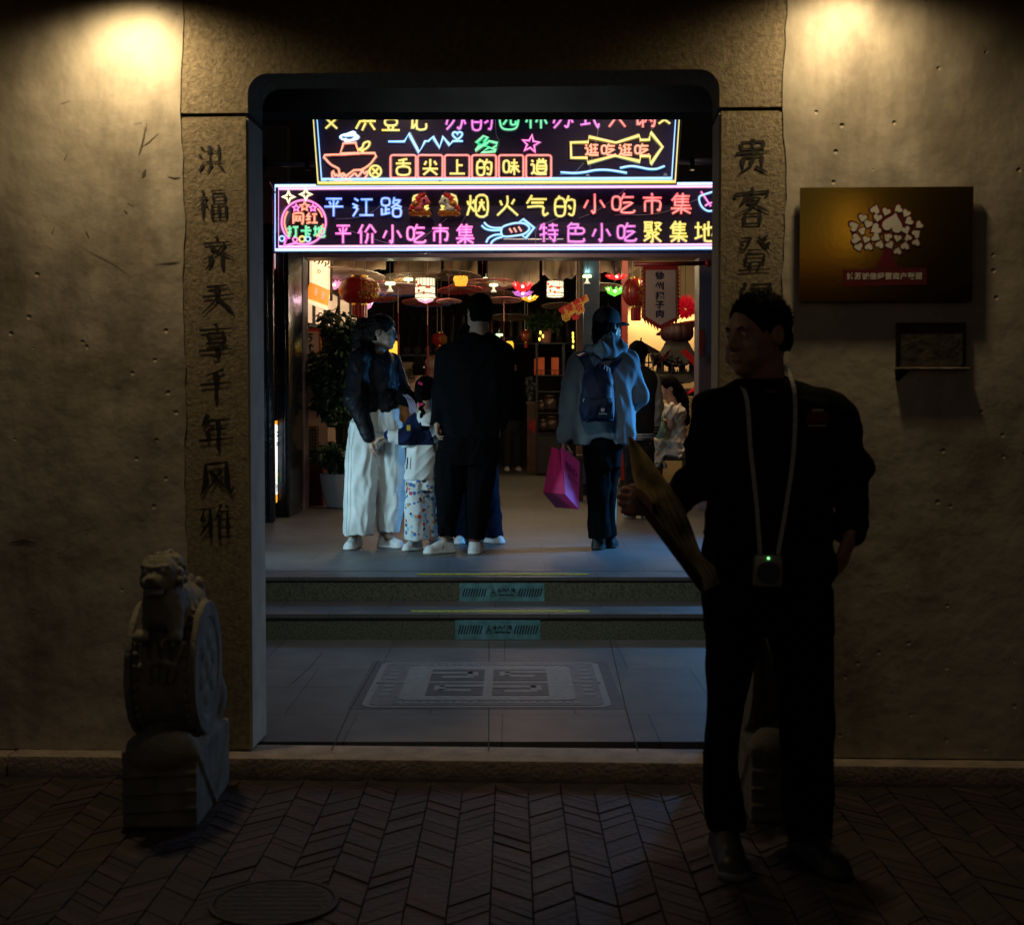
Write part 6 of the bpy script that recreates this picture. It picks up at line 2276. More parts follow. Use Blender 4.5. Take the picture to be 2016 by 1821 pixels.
# ================================================================ stone drum lions
M_LION = mat("carved_limestone", (.24, .215, .17), .85, 0, .1, 10, .5, 90, col2=(.14, .128, .10), detail=8, dist=.006)
def lion(uc, Yc, mir, lab):
    # axis of the drum runs along x; the little lion crouches on top, facing the street
    q = at(uc, 1640, Yc)
    t = thing("drum_stone_lion", lab, "stone lion", (q.x, Yc, 0), "lion drum stones beside the gate")
    X = q.x
    f = Field((X - .25, Yc - .12, -.01), (X + .25, Yc + .62, .96), .006)
    fr = (np.array((X, Yc, 0.)), np.eye(3))
    C = lambda a, b, ra, rb=None, k=.02, op='u', sc=(1, 1, 1): f.cap(a, b, ra, rb, k, op, fr, sc)
    E = lambda c, r, k=.02, op='u': f.ell(c, r, k, op, fr)
    s = mir
    # base block with draped cloth corner
    sl, gx, gy, gz = f.region((X - .2, Yc - .05, 0), (X + .2, Yc + .6, .27), .06)
    bx = np.maximum(np.maximum(np.abs(gx - X) - .150, np.abs(gy - Yc - .26) - .275), np.abs(gz - .125) - .125) - .006
    f.put(sl, bx.astype(np.float32), .004, 'u')
    E((0, .02, .26), (.155, .09, .075), .03)           # scroll under the drum
    E((0, .26, .27), (.15, .27, .07), .04)
    E((.02 * s, .44, .36), (.15, .10, .14), .04)
    for zz in (.06, .12, .18):
        C((-.15, -.028, zz), (.15, -.028, zz + .01 * s), .007, .007, .012)
    C((.156 * s, .0, .24), (.158 * s, .26, .02), .012, .012, .015)
    C((.156 * s, .50, .24), (.158 * s, .26, .02), .012, .012, .015)
    # drum: flat cylinder, axis x
    def drum(x0_, x1_, r, k, op='u'):
        sl, gx, gy, gz = f.region((X + x0_, Yc + .22 - r, .51 - r), (X + x1_, Yc + .22 + r, .51 + r), k + .02)
        rad = np.sqrt((gy - Yc - .22) ** 2 + (gz - .51) ** 2) - r
        dd = np.maximum(rad, np.maximum(X + x0_ - gx, gx - X - x1_))
        f.put(sl, dd.astype(np.float32), k, op)
    drum(-.125, .125, .215, .008)
    drum(-.150, -.120, .235, .01)
    drum(.120, .150, .235, .01)
    for sd in (-1, 1):
        drum(min(sd * .142, sd * .18), max(sd * .142, sd * .18), .175, .006, 's')
        for i in range(6):
            a = i * math.pi / 3 + .3
            E((sd * .142, .22 + .10 * math.cos(a), .51 + .10 * math.sin(a)), (.012, .045, .03), .012)
        E((sd * .142, .22, .51), (.014, .045, .045), .012)
    for i in range(36):
        a = i * 2 * math.pi / 36
        for sd in (-1, 1):
            E((sd * .105, .22 + .218 * math.cos(a), .51 + .218 * math.sin(a)), (.012, .012, .012), .004)
    # carved drape on the front of the drum
    for x in (-.07, -.02, .03, .08):
        C((x, .02, .62), (x * .6, -.005, .50), .016, .008, .015)
    C((-.09, .01, .54), (0, -.008, .57), .012, .012, .012)
    C((.09, .01, .54), (0, -.008, .57), .012, .012, .012)
    # lion: body, head thrown back, mane curls, muzzle
    E((0, .20, .74), (.10, .16, .09), .03)
    E((0, .06, .76), (.085, .085, .10), .03)
    for i in (-1, 1):
        C((i * .06, .03, .73), (i * .07, -.01, .66), .035, .03, .02)
        E((i * .07, -.03, .655), (.033, .04, .022), .01)
        C((i * .075, .26, .74), (i * .095, .24, .68), .05, .035, .02)
    E((-.005, .03, .855), (.078, .074, .072), .02)
    E((-.012, -.035, .835), (.050, .045, .034), .02)
    E((-.012, -.05, .805), (.040, .036, .016), .008)
    C((-.045, -.068, .820), (.02, -.068, .820), .007, .007, .004, 's')
    E((-.012, -.072, .852), (.019, .016, .013), .008)
    for i in (-1, 1):
        E((-.008 + i * .034, -.028, .872), (.017, .015, .014), .006)
        C((-.008 + i * .012, -.035, .888), (-.008 + i * .052, -.02, .892), .009, .009, .008)
    g = random.Random(5)
    for i in range(60):
        a = g.uniform(-.3, math.pi + .3)
        rr_ = g.uniform(.066, .082)
        y = g.uniform(.0, .12)
        if y < .03 and abs(math.cos(a)) < .75 and False:
            continue
        E((rr_ * math.cos(a) - .003, y + .02, .845 + rr_ * math.sin(a) * .95), (.017, .017, .017), .004)
    C((.0, .34, .74), (.02 * s, .40, .80), .03, .02, .02)
    C((.09 * s, .28, .80), (.10 * s, .30, .72), .022, .02, .01)
    f.fold(.0010, .05, (1, 1, 1), 3, False)
    f.fold(.0006, .018, (1, 1, 1), 4, False)
    f.above(0.002)
    f.mesh("lion_drum", M_LION, t)
    t.scale = (.78, .92, .965)
    return t
lion(318, 4.46, 1, "carved lion on a stone drum left of the gateway, street side")
lion(1548, 4.52, -1, "carved lion on a stone drum hidden behind the man in black, right of the gateway")

# ================================================================ market entrance frame and door leaves
M_LILAC = mat("lilac_paint", (.20, .175, .215), .5, 0, .12, 3, .15, 60)
pf_ = thing("entrance_frame", "lilac painted frame of the market entrance under the neon signs", "door frame", at(985, 1003, 13.7))
Yf = 13.7
a0, a1 = at(567, 1003, Yf).x, at(603, 1003, Yf).x
b0, b1 = at(1374, 1003, Yf).x, at(1402, 1003, Yf).x
zb = at(0, 507, Yf).z
MB().box((a0, Yf, ZU), (a1 - .02, Yf + .34, zb + .3), bev=.006).build("post", M_LILAC, pf_)
MB().box((b0, Yf, ZU), (b1 + .12, Yf + .34, zb + .3), bev=.006).build("post", M_LILAC, pf_)
MB().box((a1 - .018, Yf + .003, zb), (b0 - .002, Yf + .33, zb + .35), bev=.006).build("beam", M_LILAC, pf_)
up = MB().box((a0 - 1.2, Yf + .4, zb + .36), (b1 + 1.5, Yf + .5, 4.4))
tag(up.build("bulkhead", M_SOOT), "dark bulkhead above the lilac market entrance frame", "bulkhead")
fl_ = MB().box((-3.4, Yf + .1, ZU), (a0 - .003, Yf + .3, 4.2))
tag(fl_.build("side_wall", M_PWALL), "dark wall flanking the lilac entrance frame on the left", "wall")
fl_ = MB().box((b1 + .123, Yf + .1, ZU), (3.6, Yf + .3, 4.2))
tag(fl_.build("side_wall", M_PWALL), "dark wall flanking the lilac entrance frame on the right", "wall")

M_LACQ = mat("blue_black_lacquer", (.010, .014, .022), .22, 0, .4, 5, .35, 9, dist=.02)
def leaf(u0, u1, vb, Y, dep, lab):
    x0, x1 = at(u0, vb, Y).x, at(u1, vb, Y).x
    t = thing("door_leaf", lab, "door", ((x0 + x1) / 2, Y, ZU), "folded black door leaves left of the passage")
    zt = 3.0
    MB().box((x0, Y, ZU + .01), (x1, Y + dep, zt), bev=.012).build("panel", M_LACQ, t, smooth=.5)
    m = MB()
    for k in (.18, .72):
        xx = x0 + (x1 - x0) * k
        m.tube([(xx, Y - .002, ZU + .02), (xx, Y - .004, zt - .05)], .012, 8)
    m.build("moulding", M_LACQ, t, smooth=True)
    m = MB().box((x0 + .01, Y - .006, ZU + .0), (x1 - .01, Y - .0005, ZU + .06))
    m.build("kick_plate", M_BLACKMET, t)
leaf(497, 541, 1028, 12.1, .05, "black lacquered door leaf nearest the left jamb, blue reflections")
leaf(541, 571, 1013, 12.7, .8, "black lacquered door leaf beside the lit fruit menu strip")

# lit menu strip
t = thing("lit_menu", "narrow glowing white menu panel with orange ends between the black door leaves", "lit sign", at(546, 985, 12.5))
E_WHT = mat("lit_white_film", (.8, .8, .8), .4, emit=(.86, .95, 1), es=1.25)
E_ORG = mat("lit_orange_film", (.8, .4, .05), .4, emit=(1, .42, .02), es=1.0)
E_GRN = mat("lit_green_film", (.05, .5, .1), .4, emit=(.02, .5, .06), es=.6)
ya = 12.45
def q4(pts, d=0.0):
    return [at(u, v, ya + .55 * (u - 540) / 15 + d) for u, v in pts]
def slab(mb, pts, d=0.0, th=.01):
    A_ = q4(pts, d)
    mb.add(A_ + [p + Vector((0, th, 0)) for p in A_], [(0, 1, 2, 3), (7, 6, 5, 4), (0, 4, 5, 1), (1, 5, 6, 2), (2, 6, 7, 3), (3, 7, 4, 0)])
m = MB(); slab(m, [(541, 829), (548, 828), (552.5, 982), (543, 990)], .02, .03); m.build("panel", E_ORG, t)
m = MB(); slab(m, [(541.3, 835), (547, 838), (551, 970), (543, 974)], 0.0); film = m.build("film", E_WHT, t)
m = MB(); slab(m, [(546, 926), (549, 918), (549.5, 948), (546, 952)], -.012); m.build("fruit_print", E_GRN, film)
m = MB(); slab(m, [(546.5, 932), (549.3, 924), (549.6, 938), (547, 940)], -.02); m.build("pineapple_print", E_ORG, film)
m = MB()
for a, b in ((871, 880), (875, 905), (850, 853), (857, 859)):
    slab(m, [(544.2, a), (547, a), (547.2, a + 2.5), (544.3, a + 2.5)], -.014, .004)
slab(m, [(546.6, 874), (547.6, 874), (548.2, 907), (547.2, 907)], -.014, .004)
for i in range(4):
    slab(m, [(543.2 + i * 2, 953), (544.2 + i * 2, 953), (544.3 + i * 2, 961), (543.3 + i * 2, 961)], -.014, .004)
    slab(m, [(544.2 + i * 2, 961), (545.2 + i * 2, 961), (545.3 + i * 2, 969), (544.3 + i * 2, 969)], -.014, .004)
m.build("lettering", M_INK, t)

# red poster behind the lower sign
t = thing("red_poster", "red poster with a pale hand print behind the neon sign's left end", "poster", at(555, 480, 12.9))
E_RED = mat("lit_red_film", (.5, .04, .02), .4, emit=(.55, .05, .02), es=.55)
E_HND = mat("lit_pale_film", (.7, .75, .8), .4, emit=(.6, .75, .9), es=.55)
def q5(pts, d=0.0):
    return [at(u, v, 12.6 + .9 * (u - 538) / 40 + d) for u, v in pts]
def poly5(mb, pts, d=0.0, th=.01):
    A_ = q5(pts, d)
    k = len(A_)
    mb.add(A_ + [p + Vector((0, th, 0)) for p in A_], [tuple(range(k)), tuple(range(2 * k - 1, k - 1, -1))] + [(i, k + i, k + (i + 1) % k, (i + 1) % k) for i in range(k)])
m = MB(); poly5(m, [(536, 395), (578, 380), (578, 480), (553, 500), (540, 530), (536, 545)]); m.build("sheet", E_RED, t)
m = MB()
poly5(m, [(537, 460), (545, 430), (560, 405), (572, 412), (573, 425), (566, 440), (560, 450), (552, 470), (540, 485)], -.02)
poly5(m, [(540, 500), (548, 496), (545, 520), (541, 530)], -.02)
m.build("hand_print", E_HND, t)
m = MB()
for i in range(4):
    poly5(m, [(545 + i * 5, 440 - i * 4), (546 + i * 5, 440 - i * 4), (552 + i * 5, 424 - i * 4), (551 + i * 5, 424 - i * 4)], -.03, .004)
m.build("print_line", M_PRED, t)

t = thing("lips_sticker", "red lips sticker on the left lilac post", "sticker", at(573, 668, Yf - .01))
m = MB()
for pts in ([(567, 652), (572, 656), (577, 661), (581, 666), (576, 674), (569, 679)], [(567, 668), (572, 664), (577, 665), (572, 669), (567, 671)]):
    m.tube(smooth_path([at(u, v, Yf - .008) for u, v in pts], 4), .011, 6)
m.build("lips", mat("sticker_red", (.55, .02, .05), .4), t, smooth=True)
t = thing("paper_charm", "orange red paper charm pasted on the right lilac post", "sticker", at(1383, 676, Yf - .01))
m = MB().prism([(p.x, p.z) for p in [at(u, v, Yf - .01) for u, v in ((1378, 652), (1385, 648), (1388, 668), (1386, 700), (1379, 704), (1376, 680))]], (Vector((0, Yf - .012, 0)), Vector((1, 0, 0)), Vector((0, 0, 1)), Vector((0, -1, 0))), 0, .004)
m.build("charm", mat("charm_red", (.42, .05, .02), .5, 0, .4, 40), t)

# ---- banner on a rod
M_CREAM = mat("cream_cloth", (.60, .47, .37), .85, 0, .1, 4, .1, 200, col2=(.48, .36, .28))
M_REDC = mat("red_cloth", (.36, .018, .014), .7, 0, .2, 10)
M_GOLD = mat("gold_print", (.50, .27, .05), .45, .3, .3, 30)
def banner(Y, rod, outer, inner, chars, label, size, flames=True):
    t = thing("shop_banner", label, "banner", at(*outer[0], Y), "pointed cloth banners")
    fr_ = (Vector((0, Y, 0)), Vector((1, 0, 0)), Vector((0, 0, 1)), Vector((0, -1, 0)))
    pl = lambda pts: [(at(u, v, Y).x, at(u, v, Y).z) for u, v in pts]
    if rod:
        m = MB().tube([at(*rod[0], Y), at(*rod[1], Y)], .022, 10)
        m.ball(at(*rod[1], Y), .04, 10)
        m.build("rod", mat("red_lacquer", (.22, .02, .015), .35), t, smooth=True)
    m = MB().prism(pl(outer), fr_, -.003, .003)
    if flames:
        e = outer[1:5]
        (uL, vT), (uR, vT2) = outer[0], outer[1]
        for i in range(13):
            v = outer[0][1] + 8 + i * (outer[2][1] - outer[0][1] - 8) / 13
            for u, sgn in ((outer[0][0], -1), (outer[1][0], 1)):
                m.prism(pl([(u, v), (u + sgn * 4.5, v + 7), (u, v + 6)]) if sgn < 0 else pl([(u, v), (u, v + 6), (u + sgn * 4.5, v + 7)]), fr_, -.0025, .0025)
        pb_ = outer[3]
        for k in range(1, 6):
            for a in (outer[2], outer[4]):
                u, v = a[0] + (pb_[0] - a[0]) * k / 6, a[1] + (pb_[1] - a[1]) * k / 6
                m.prism(pl([(u - 3, v - 2), (u + 3, v - 2), (u + (2 if a[0] < pb_[0] else -2), v + 9)]), fr_, -.0025, .0025)
    m.build("border", M_REDC, t)
    MB().prism(pl(inner), fr_, .003, .006).build("cloth", M_CREAM, t)
    g_ = MB()
    (uL, vT), (uR, _) = outer[0], outer[1]
    for i in range(12):
        v = vT + 10 + i * (outer[2][1] - vT - 8) / 12
        for u in (uL + 1.5, uR - 1.5):
            g_.tube(smooth_path([at(u - 2, v, Y - .006), at(u + 1.5, v + 3, Y - .006), at(u - 2, v + 6, Y - .006)], 3), .0045, 4)
    g_.build("trim", M_GOLD, t)
    m = MB()
    for ch, u, v in chars:
        p = at(u, v, Y)
        text_into(m, ch, size, (p, fr_[1], fr_[2], fr_[3]), .0065, 0, .004, 1.12)
    m.build("lettering", mat("indigo_ink", (.012, .016, .05), .6), t)
banner(13.45, ((1250, 521), (1394, 518.5)), [(1266, 522), (1335, 522), (1337, 628), (1300, 648), (1263, 626)], [(1271, 532), (1330, 532), (1330, 625), (1300, 640), (1271, 623)],
       [(c, 1299, v) for c, v in zip("徐州把子肉", (547, 572, 597, 621 - 1, 621 + 22 - 23 + 1))][:0] + [('徐', 1299, 544), ('州', 1299, 564.5), ('把', 1299, 584), ('子', 1299, 601), ('肉', 1299, 619)],
       "cream pointed banner with five dark blue characters on a red rod at the right post", .078)
banner(15.1, None, [(596, 647), (633, 647), (633, 745), (615, 762), (596, 745)], [(598, 653), (628, 653), (628, 740), (614, 752), (598, 740)],
       [('苏', 607.5, 666), ('式', 607.5, 688), ('面', 607.5, 708)], "cream banner with red border half hidden by the leafy plant", .105, False)

# ================================================================ market hall shell
MB().box((-6, Yf + .5, 4.25), (6, 32, 4.35)).build("ceiling", M_SOOT, kind="structure")
tag(MB().box((-6, 30, 0), (6, 30.2, 4.3)).build("back_wall", mat("back_plaster", (.05, .042, .036), .8)), "dim back wall at the far end of the market hall", "wall")
tag(MB().box((-3.6, Yf + .31, 0), (-3.45, 30, 4.3)).build("hall_wall", mat("hall_plaster", (.16, .13, .10), .8)), "left side wall of the market hall behind the lit panels", "wall")
tag(MB().box((4.3, Yf + .31, 0), (4.45, 30, 4.3)).build("hall_wall", MATS["hall_plaster"]), "right side wall of the market hall behind the pavilion", "wall")

def quad_slab(mb, pts, th=.03, mi=0):
    A_ = [at(u, v, Y) for u, v, Y in pts]
    k = len(A_)
    n = (A_[1] - A_[0]).cross(A_[2] - A_[0]).normalized()
    if n.y < 0:
        n = -n
    mb.add(A_ + [p + n * th for p in A_], [tuple(range(k)), tuple(range(2 * k - 1, k - 1, -1))] + [(i, k + i, k + (i + 1) % k, (i + 1) % k) for i in range(k)], mi)
E_CRM = mat("lit_cream_film", (.8, .7, .5), .5, 0, .2, 3, emit=(1, .72, .40), es=1.05)
E_CRM2 = mat("lit_linen_film", (.7, .6, .45), .5, 0, .3, 6, emit=(1, .62, .34), es=.62)
E_MENU = mat("lit_amber_film", (.8, .35, .05), .5, emit=(1, .30, .035), es=.85)
t = thing("light_box", "tall glowing cream light box with black brush writing at the left of the market", "light box", at(632, 592, 14.6))
m = MB(); quad_slab(m, [(615, 500, 14.5), (655, 500, 15.4), (654, 590, 15.4), (615, 580, 14.5)]); m.build("panel", E_CRM, t)
m = MB()
for i, (u, v) in enumerate(((620, 508), (627, 512), (634, 511), (640, 517), (646, 513), (625, 530), (629, 531))):
    m.tube(smooth_path([at(u, v, 14.45 + (u - 615) * .022), at(u + 2, v + 4, 14.47 + (u - 615) * .022), at(u - 1, v + 8, 14.45 + (u - 615) * .022)], 3), .008 if i < 5 else .004, 5)
m.build("brush_writing", M_INK, t)
m = MB(); quad_slab(m, [(650, 500, 15.2), (654, 500, 15.2), (654, 592, 15.2), (649, 592, 15.2)], .05); m.build("rope_edge", mat("brown_rope", (.10, .06, .03), .8), t)
t = thing("menu_box", "glowing orange menu box with oval pictures of food under the cream light box", "light box", at(630, 600, 14.4))
m = MB(); quad_slab(m, [(615, 557, 14.3), (650, 572, 15.0), (645, 604, 15.0), (606, 588, 14.3)]); quad_slab(m, [(605, 573, 14.25), (615, 578, 14.3), (612, 590, 14.3), (602, 587, 14.25)]); m.build("panel", E_MENU, t)
m = MB(); quad_slab(m, [(602, 587, 14.2), (646, 603, 14.95), (645, 611, 14.95), (601, 594, 14.2)]); m.build("lower_strip", E_CRM, t)
m = MB()
for u, v in ((622, 574), (635, 582)):
    Yq = 14.3 + .7 * (u - 612) / 38 - .03
    m.add([at(u + 3.2 * math.cos(a), v + 8.5 * math.sin(a), Yq) for a in np.linspace(0, 6.283, 20)[:-1]], [tuple(range(19))])
m.build("picture", E_CRM2, t)
t = thing("lit_screen", "row of glowing linen panels in dark frames along the left market wall", "lit screen", at(650, 660, 16))
m = MB()
quad_slab(m, [(604, 597, 15.6), (690, 600, 18.5), (690, 652, 18.5), (604, 640, 15.6)])
quad_slab(m, [(650, 572, 17.0), (702, 600, 19.5), (702, 645, 19.5), (650, 640, 17.0)])
m.build("linen", E_CRM2, t)
m = MB()
for u, Y in ((618, 15.9), (640, 16.6), (667, 17.4), (690, 18.3)):
    m.tube([at(u, 575, Y), at(u, 655, Y)], .02, 6)
m.tube([at(604, 640, 15.5), at(690, 652, 18.4)], .03, 6)
m.tube([at(650, 571, 16.9), at(703, 601, 19.4)], .035, 6)
m.build("frame", M_DARKWOOD, t)
t = thing("snack_counter", "pale snack counter with a lattice front left of the potted plant", "counter", at(625, 905, 15.5))
x0, x1 = at(596, 850, 15.4).x, at(645, 850, 15.4).x
zt = at(0, 805, 15.4).z
MB().box((x0 - .4, 15.4, ZU), (x1, 16.1, zt)).build("body", mat("pale_board", (.40, .29, .22), .7, 0, .1, 4), t)
m = MB()
for i in range(9):
    m.tube([(x0 + .0 + i * .022, 15.39, zt - .2), (x0 + .0 + i * .022, 15.39, zt - .62)], .004, 4)
for i in range(12):
    m.tube([(x0, 15.388, zt - .2 - i * .038), (x0 + .18, 15.388, zt - .2 - i * .038)], .004, 4)
m.build("lattice", M_DARKWOOD, t)
MB().box((x0 - .42, 15.36, zt + .001), (x1 + .02, 16.12, zt + .06)).build("top", mat("terracotta", (.30, .15, .09), .6), t)
t = thing("red_cabinet", "dark red cabinet beside the white plant pot", "cabinet", at(617, 996, 14.3))
x0, x1 = at(603, 950, 14.25).x, at(636, 950, 14.25).x
MB().box((x0, 14.25, ZU), (x1, 14.6, at(0, 903, 14.25).z), bev=.01).build("body", mat("oxblood_paint", (.16, .012, .014), .5), t)
m = MB(); m.box((x0 + .02, 14.244, ZU + .03), (x1 - .02, 14.249, at(0, 908, 14.25).z)); m.build("door", mat("oxblood_door", (.13, .010, .012), .5), t)

# potted tree
M_LEAF = mat("dark_leaf", (.055, .14, .050), .45, 0, .4, 3, col2=(.022, .06, .03))
M_POT = mat("white_glaze", (.76, .78, .84), .35, 0, .08, 5)
M_BARK = mat("bark", (.06, .045, .03), .9, 0, .3, 20, .5, 60)
pY = 14.0
pc = at(672, 1000, pY)
t = thing("potted_tree", "tall leafy dark green plant in a round white pot left of the group", "potted plant", (pc.x, pY, ZU))
s = pY / FPX
m = MB().lathe([(.125, 0), (.15, .01), (.185, .12), (.21, .28), (.216, .345), (.205, .35), (.195, .30), (.1, .29)], (pc.x, pY, ZU), 32)
m.build("pot", M_POT, t, smooth=.8)
MB().lathe([(.19, .0), (.19, .015)], (pc.x, pY, ZU + .29), 20).build("soil", M_MORTAR, t)
m = MB()
g = random.Random(12)
top = [(-.02, 0, 2.05), (-.05, .02, 1.9), (.05, .0, 1.7), (-.1, .0, 1.5), (.03, .03, 1.25), (0, 0, .3)]
m.tube(smooth_path([Vector((pc.x + a, pY + b, ZU + c)) for a, b, c in reversed(top)], 4), .016, 6)
m.tube(smooth_path([Vector((pc.x + .03, pY, ZU + .3)), Vector((pc.x + .06, pY + .03, ZU + 1.0)), Vector((pc.x + .08, pY, ZU + 1.6))], 4), .012, 6)
m.build("stem", M_BARK, t)
def leafy(mb, blobs, n, size, g, droop=.6):
    for i in range(n):
        bx_, by_, bz_, rx_, ry_, rz_ = blobs[g.choices(range(len(blobs)), [b[3] * b[5] for b in blobs])[0]]
        while True:
            x, y, z = g.uniform(-1, 1), g.uniform(-1, 1), g.uniform(-1, 1)
            if .25 < x * x + y * y + z * z < 1:
                break
        c = Vector((bx_ + x * rx_, by_ + y * ry_, bz_ + z * rz_))
        d = Vector((x + g.uniform(-.6, .6), y + g.uniform(-.6, .6), z * .4 - droop + g.uniform(-.4, .4))).normalized()
        sd = d.cross(Vector((g.uniform(-1, 1), g.uniform(-1, 1), 1))).normalized()
        nn_ = sd.cross(d)
        L_ = size * g.uniform(.7, 1.25)
        w__ = L_ * .30
        mb.add([c, c + d * L_ * .35 + sd * w__ - nn_ * .008, c + d * L_ * .75 + sd * w__ * .7 - nn_ * .004, c + d * L_, c + d * L_ * .75 - sd * w__ * .7 - nn_ * .004, c + d * L_ * .35 - sd * w__ - nn_ * .008, c + d * L_ * .5 + nn_ * .006],
               [(0, 1, 6), (1, 2, 6), (2, 3, 6), (3, 4, 6), (4, 5, 6), (5, 0, 6)])
q = lambda u, v: (at(u, v, pY).x, at(u, v, pY).z)
bl = []
for u, v, ru, rv in ((668, 640, 32, 34), (690, 660, 26, 30), (640, 622, 14, 10), (670, 690, 30, 25), (655, 715, 42, 32), (690, 725, 24, 40), (640, 735, 36, 24), (660, 765, 36, 30), (645, 790, 24, 26), (668, 812, 30, 22),
                      (645, 895, 26, 22), (672, 905, 28, 22), (660, 880, 20, 14), (684, 895, 16, 20)):
    x, z = q(u, v)
    bl.append((x, pY, z, ru * s, .24, rv * s))
m = MB()
leafy(m, bl, 2400, .085, g)
m.build("foliage", M_LEAF, t)

# ================================================================ lanterns, parasols, lamps
M_LRED = mat("lantern_silk", (.27, .008, .008), .4, 0, .15, 6, emit=(.5, .006, .006), es=.03)
M_LGOLD = mat("lantern_gold", (.65, .42, .09), .3, .8, .2, 20)
def red_lantern(u, v, ru, rv, Y, lab, sheen=.1, tail=True):
    c = at(u, v, Y)
    s = Y / FPX
    a, b = ru * s, rv * s
    t = thing("red_lantern", lab, "lantern", c, "red silk lanterns")
    m = MB()
    n = 48
    prof = []
    for i in range(17):
        th = math.pi * (.14 + .72 * i / 16)
        prof.append((a * math.sin(th) ** .85, b * math.cos(th)))
    m.lathe(prof, c, n, wob=.012)
    m.build("silk", M_LRED, t, smooth=True)
    m = MB()
    for sg in (1, -1):
        m.lathe([(a * .40, sg * b * .86), (a * .40, sg * b * 1.04), (a * .36, sg * b * 1.04), (a * .36, sg * b * .86)], c, 24)
    for i in range(8):
        ph = 2 * math.pi * i / 8 + .2
        m.tube([c + Vector((p[0] * 1.012 * math.cos(ph), p[0] * 1.012 * math.sin(ph), p[1])) for p in prof], .0035, 4)
    m.build("gold_rim", M_LGOLD, t, smooth=.6)
    g = random.Random(int(u))
    m = MB()
    for i in range(70):
        ph = g.gauss(-.9, .32)
        k = g.uniform(.28, .80)
        th = math.pi * (.14 + .72 * k)
        R_ = a * math.sin(th) ** .85 * 1.008
        p = c + Vector((R_ * math.cos(ph), R_ * math.sin(ph), b * math.cos(th)))
        m.ball(p, (g.uniform(.006, .016),) * 3, 6)
    m.build("gold_flower", M_LGOLD, t)
    if tail:
        m = MB().lathe([(a * .37, -b * 1.05), (a * .36, -b * 1.9), (a * .30, -b * 1.9), (a * .3, -b * 1.05)], c, 30, wob=.04)
        m.build("tassel", M_LRED, t)
    m = MB()
    for sg in (-1, 1):
        m.tube([c + Vector((sg * a * .28, 0, b)), c + Vector((sg * a * .2, 0, 4.24 - c.z))], .006, 5)
    m.build("cord", mat("pale_string", (.45, .36, .30), .7), t)
    return t
red_lantern(708, 572, 40, 28, 14.6, "big red lantern with gold flowers hanging above the leafy plant")
red_lantern(1252, 576, 27, 29, 14.3, "red lantern half hidden behind the cream banner")
red_lantern(865, 668, 15, 13, 21.5, "small dim red lantern behind the man in black")
red_lantern(1036, 662, 10, 12, 23.5, "small dim red lantern left of the shelf rack", tail=True)

PCOL = {'rose': mat("parasol_rose", (.52, .17, .17), .7, 0, .3, 5), 'cream': mat("parasol_cream", (.55, .42, .33), .7, 0, .3, 5),
        'red': mat("parasol_red", (.50, .03, .03), .7, 0, .2, 5), 'blue': mat("parasol_blue", (.03, .16, .45), .7, 0, .2, 5), 'dim': mat("parasol_tan", (.26, .19, .13), .7, 0, .3, 5)}
M_BAMB = mat("bamboo", (.35, .20, .12), .6)
def parasol(u, v, w_, h, Y, col, lab, rim=None, tilt=0.0, tassel=0):
    # an oiled-paper parasol hung point down-up: shallow cone with ribs, seen almost edge on
    c = at(u, v, Y)
    s = Y / FPX
    r, hh = w_ / 2 * s * 1.15, h * s * .42
    t = thing("paper_parasol", lab, "parasol", c, "paper parasols hung under the market ceiling")
    Mx = Matrix.Rotation(tilt, 4, 'Y') @ Matrix.Rotation(R(-6), 4, 'X')
    m = MB()
    n = 24
    V, F_ = [Mx @ Vector((0, 0, hh * .5))], []
    for k in (0.33, .66, .86, 1.0):
        for j in range(n):
            a = 2 * math.pi * j / n
            V.append(Mx @ Vector((r * k * math.cos(a), r * k * math.sin(a), hh * .5 - hh * (k ** 1.3))))
    for j in range(n):
        F_.append((0, 1 + j, 1 + (j + 1) % n))
        for q in range(3):
            F_.append((1 + q * n + j, 1 + (q + 1) * n + j, 1 + (q + 1) * n + (j + 1) % n, 1 + q * n + (j + 1) % n))
    mi = [0] * len(F_)
    if rim:
        for i_, f_ in enumerate(F_):
            if min(f_) > 2 * n and (max(f_) - 1) % n < n * .45:
                mi[i_] = 1
    V2 = [p + c for p in V]
    m.v, m.f, m.m = [tuple(p) for p in V2], F_, mi
    o = m.build("canopy", [PCOL[col]] + ([PCOL[rim]] if rim else []), t)
    sd = o.modifiers.new("thick", 'SOLIDIFY')
    sd.thickness = .006
    m = MB()
    for j in range(0, n, 2):
        a = 2 * math.pi * j / n
        m.tube([c + Mx @ Vector((0, 0, hh * .5 - .012)), c + Mx @ Vector((r * .98 * math.cos(a), r * .98 * math.sin(a), -hh * .5 - .01))], .004, 4)
    if tassel:
        m.tube([c + Mx @ Vector((0, 0, hh * .5)), c + Mx @ Vector((0, 0, -.25 - hh))], .006, 6)
    m.build("ribs", M_BAMB, t)
    m = MB().tube([c + Vector((0, 0, hh * .5)), Vector((c.x, c.y, 4.25))], .003, 4)
    if tassel:
        b = c - Vector((0, 0, .25 + hh))
        m.tube([b, b - Vector((0, 0, tassel * .4))], .004, 4)
        m.ball(b - Vector((0, 0, tassel * .42)), .016, 8)
        m.tube([b - Vector((0, 0, tassel * .45)), b - Vector((0, 0, tassel))], .012, 7)
    m.build("tassel_cord", mat("dark_red_silk", (.16, .010, .010), .6), t)
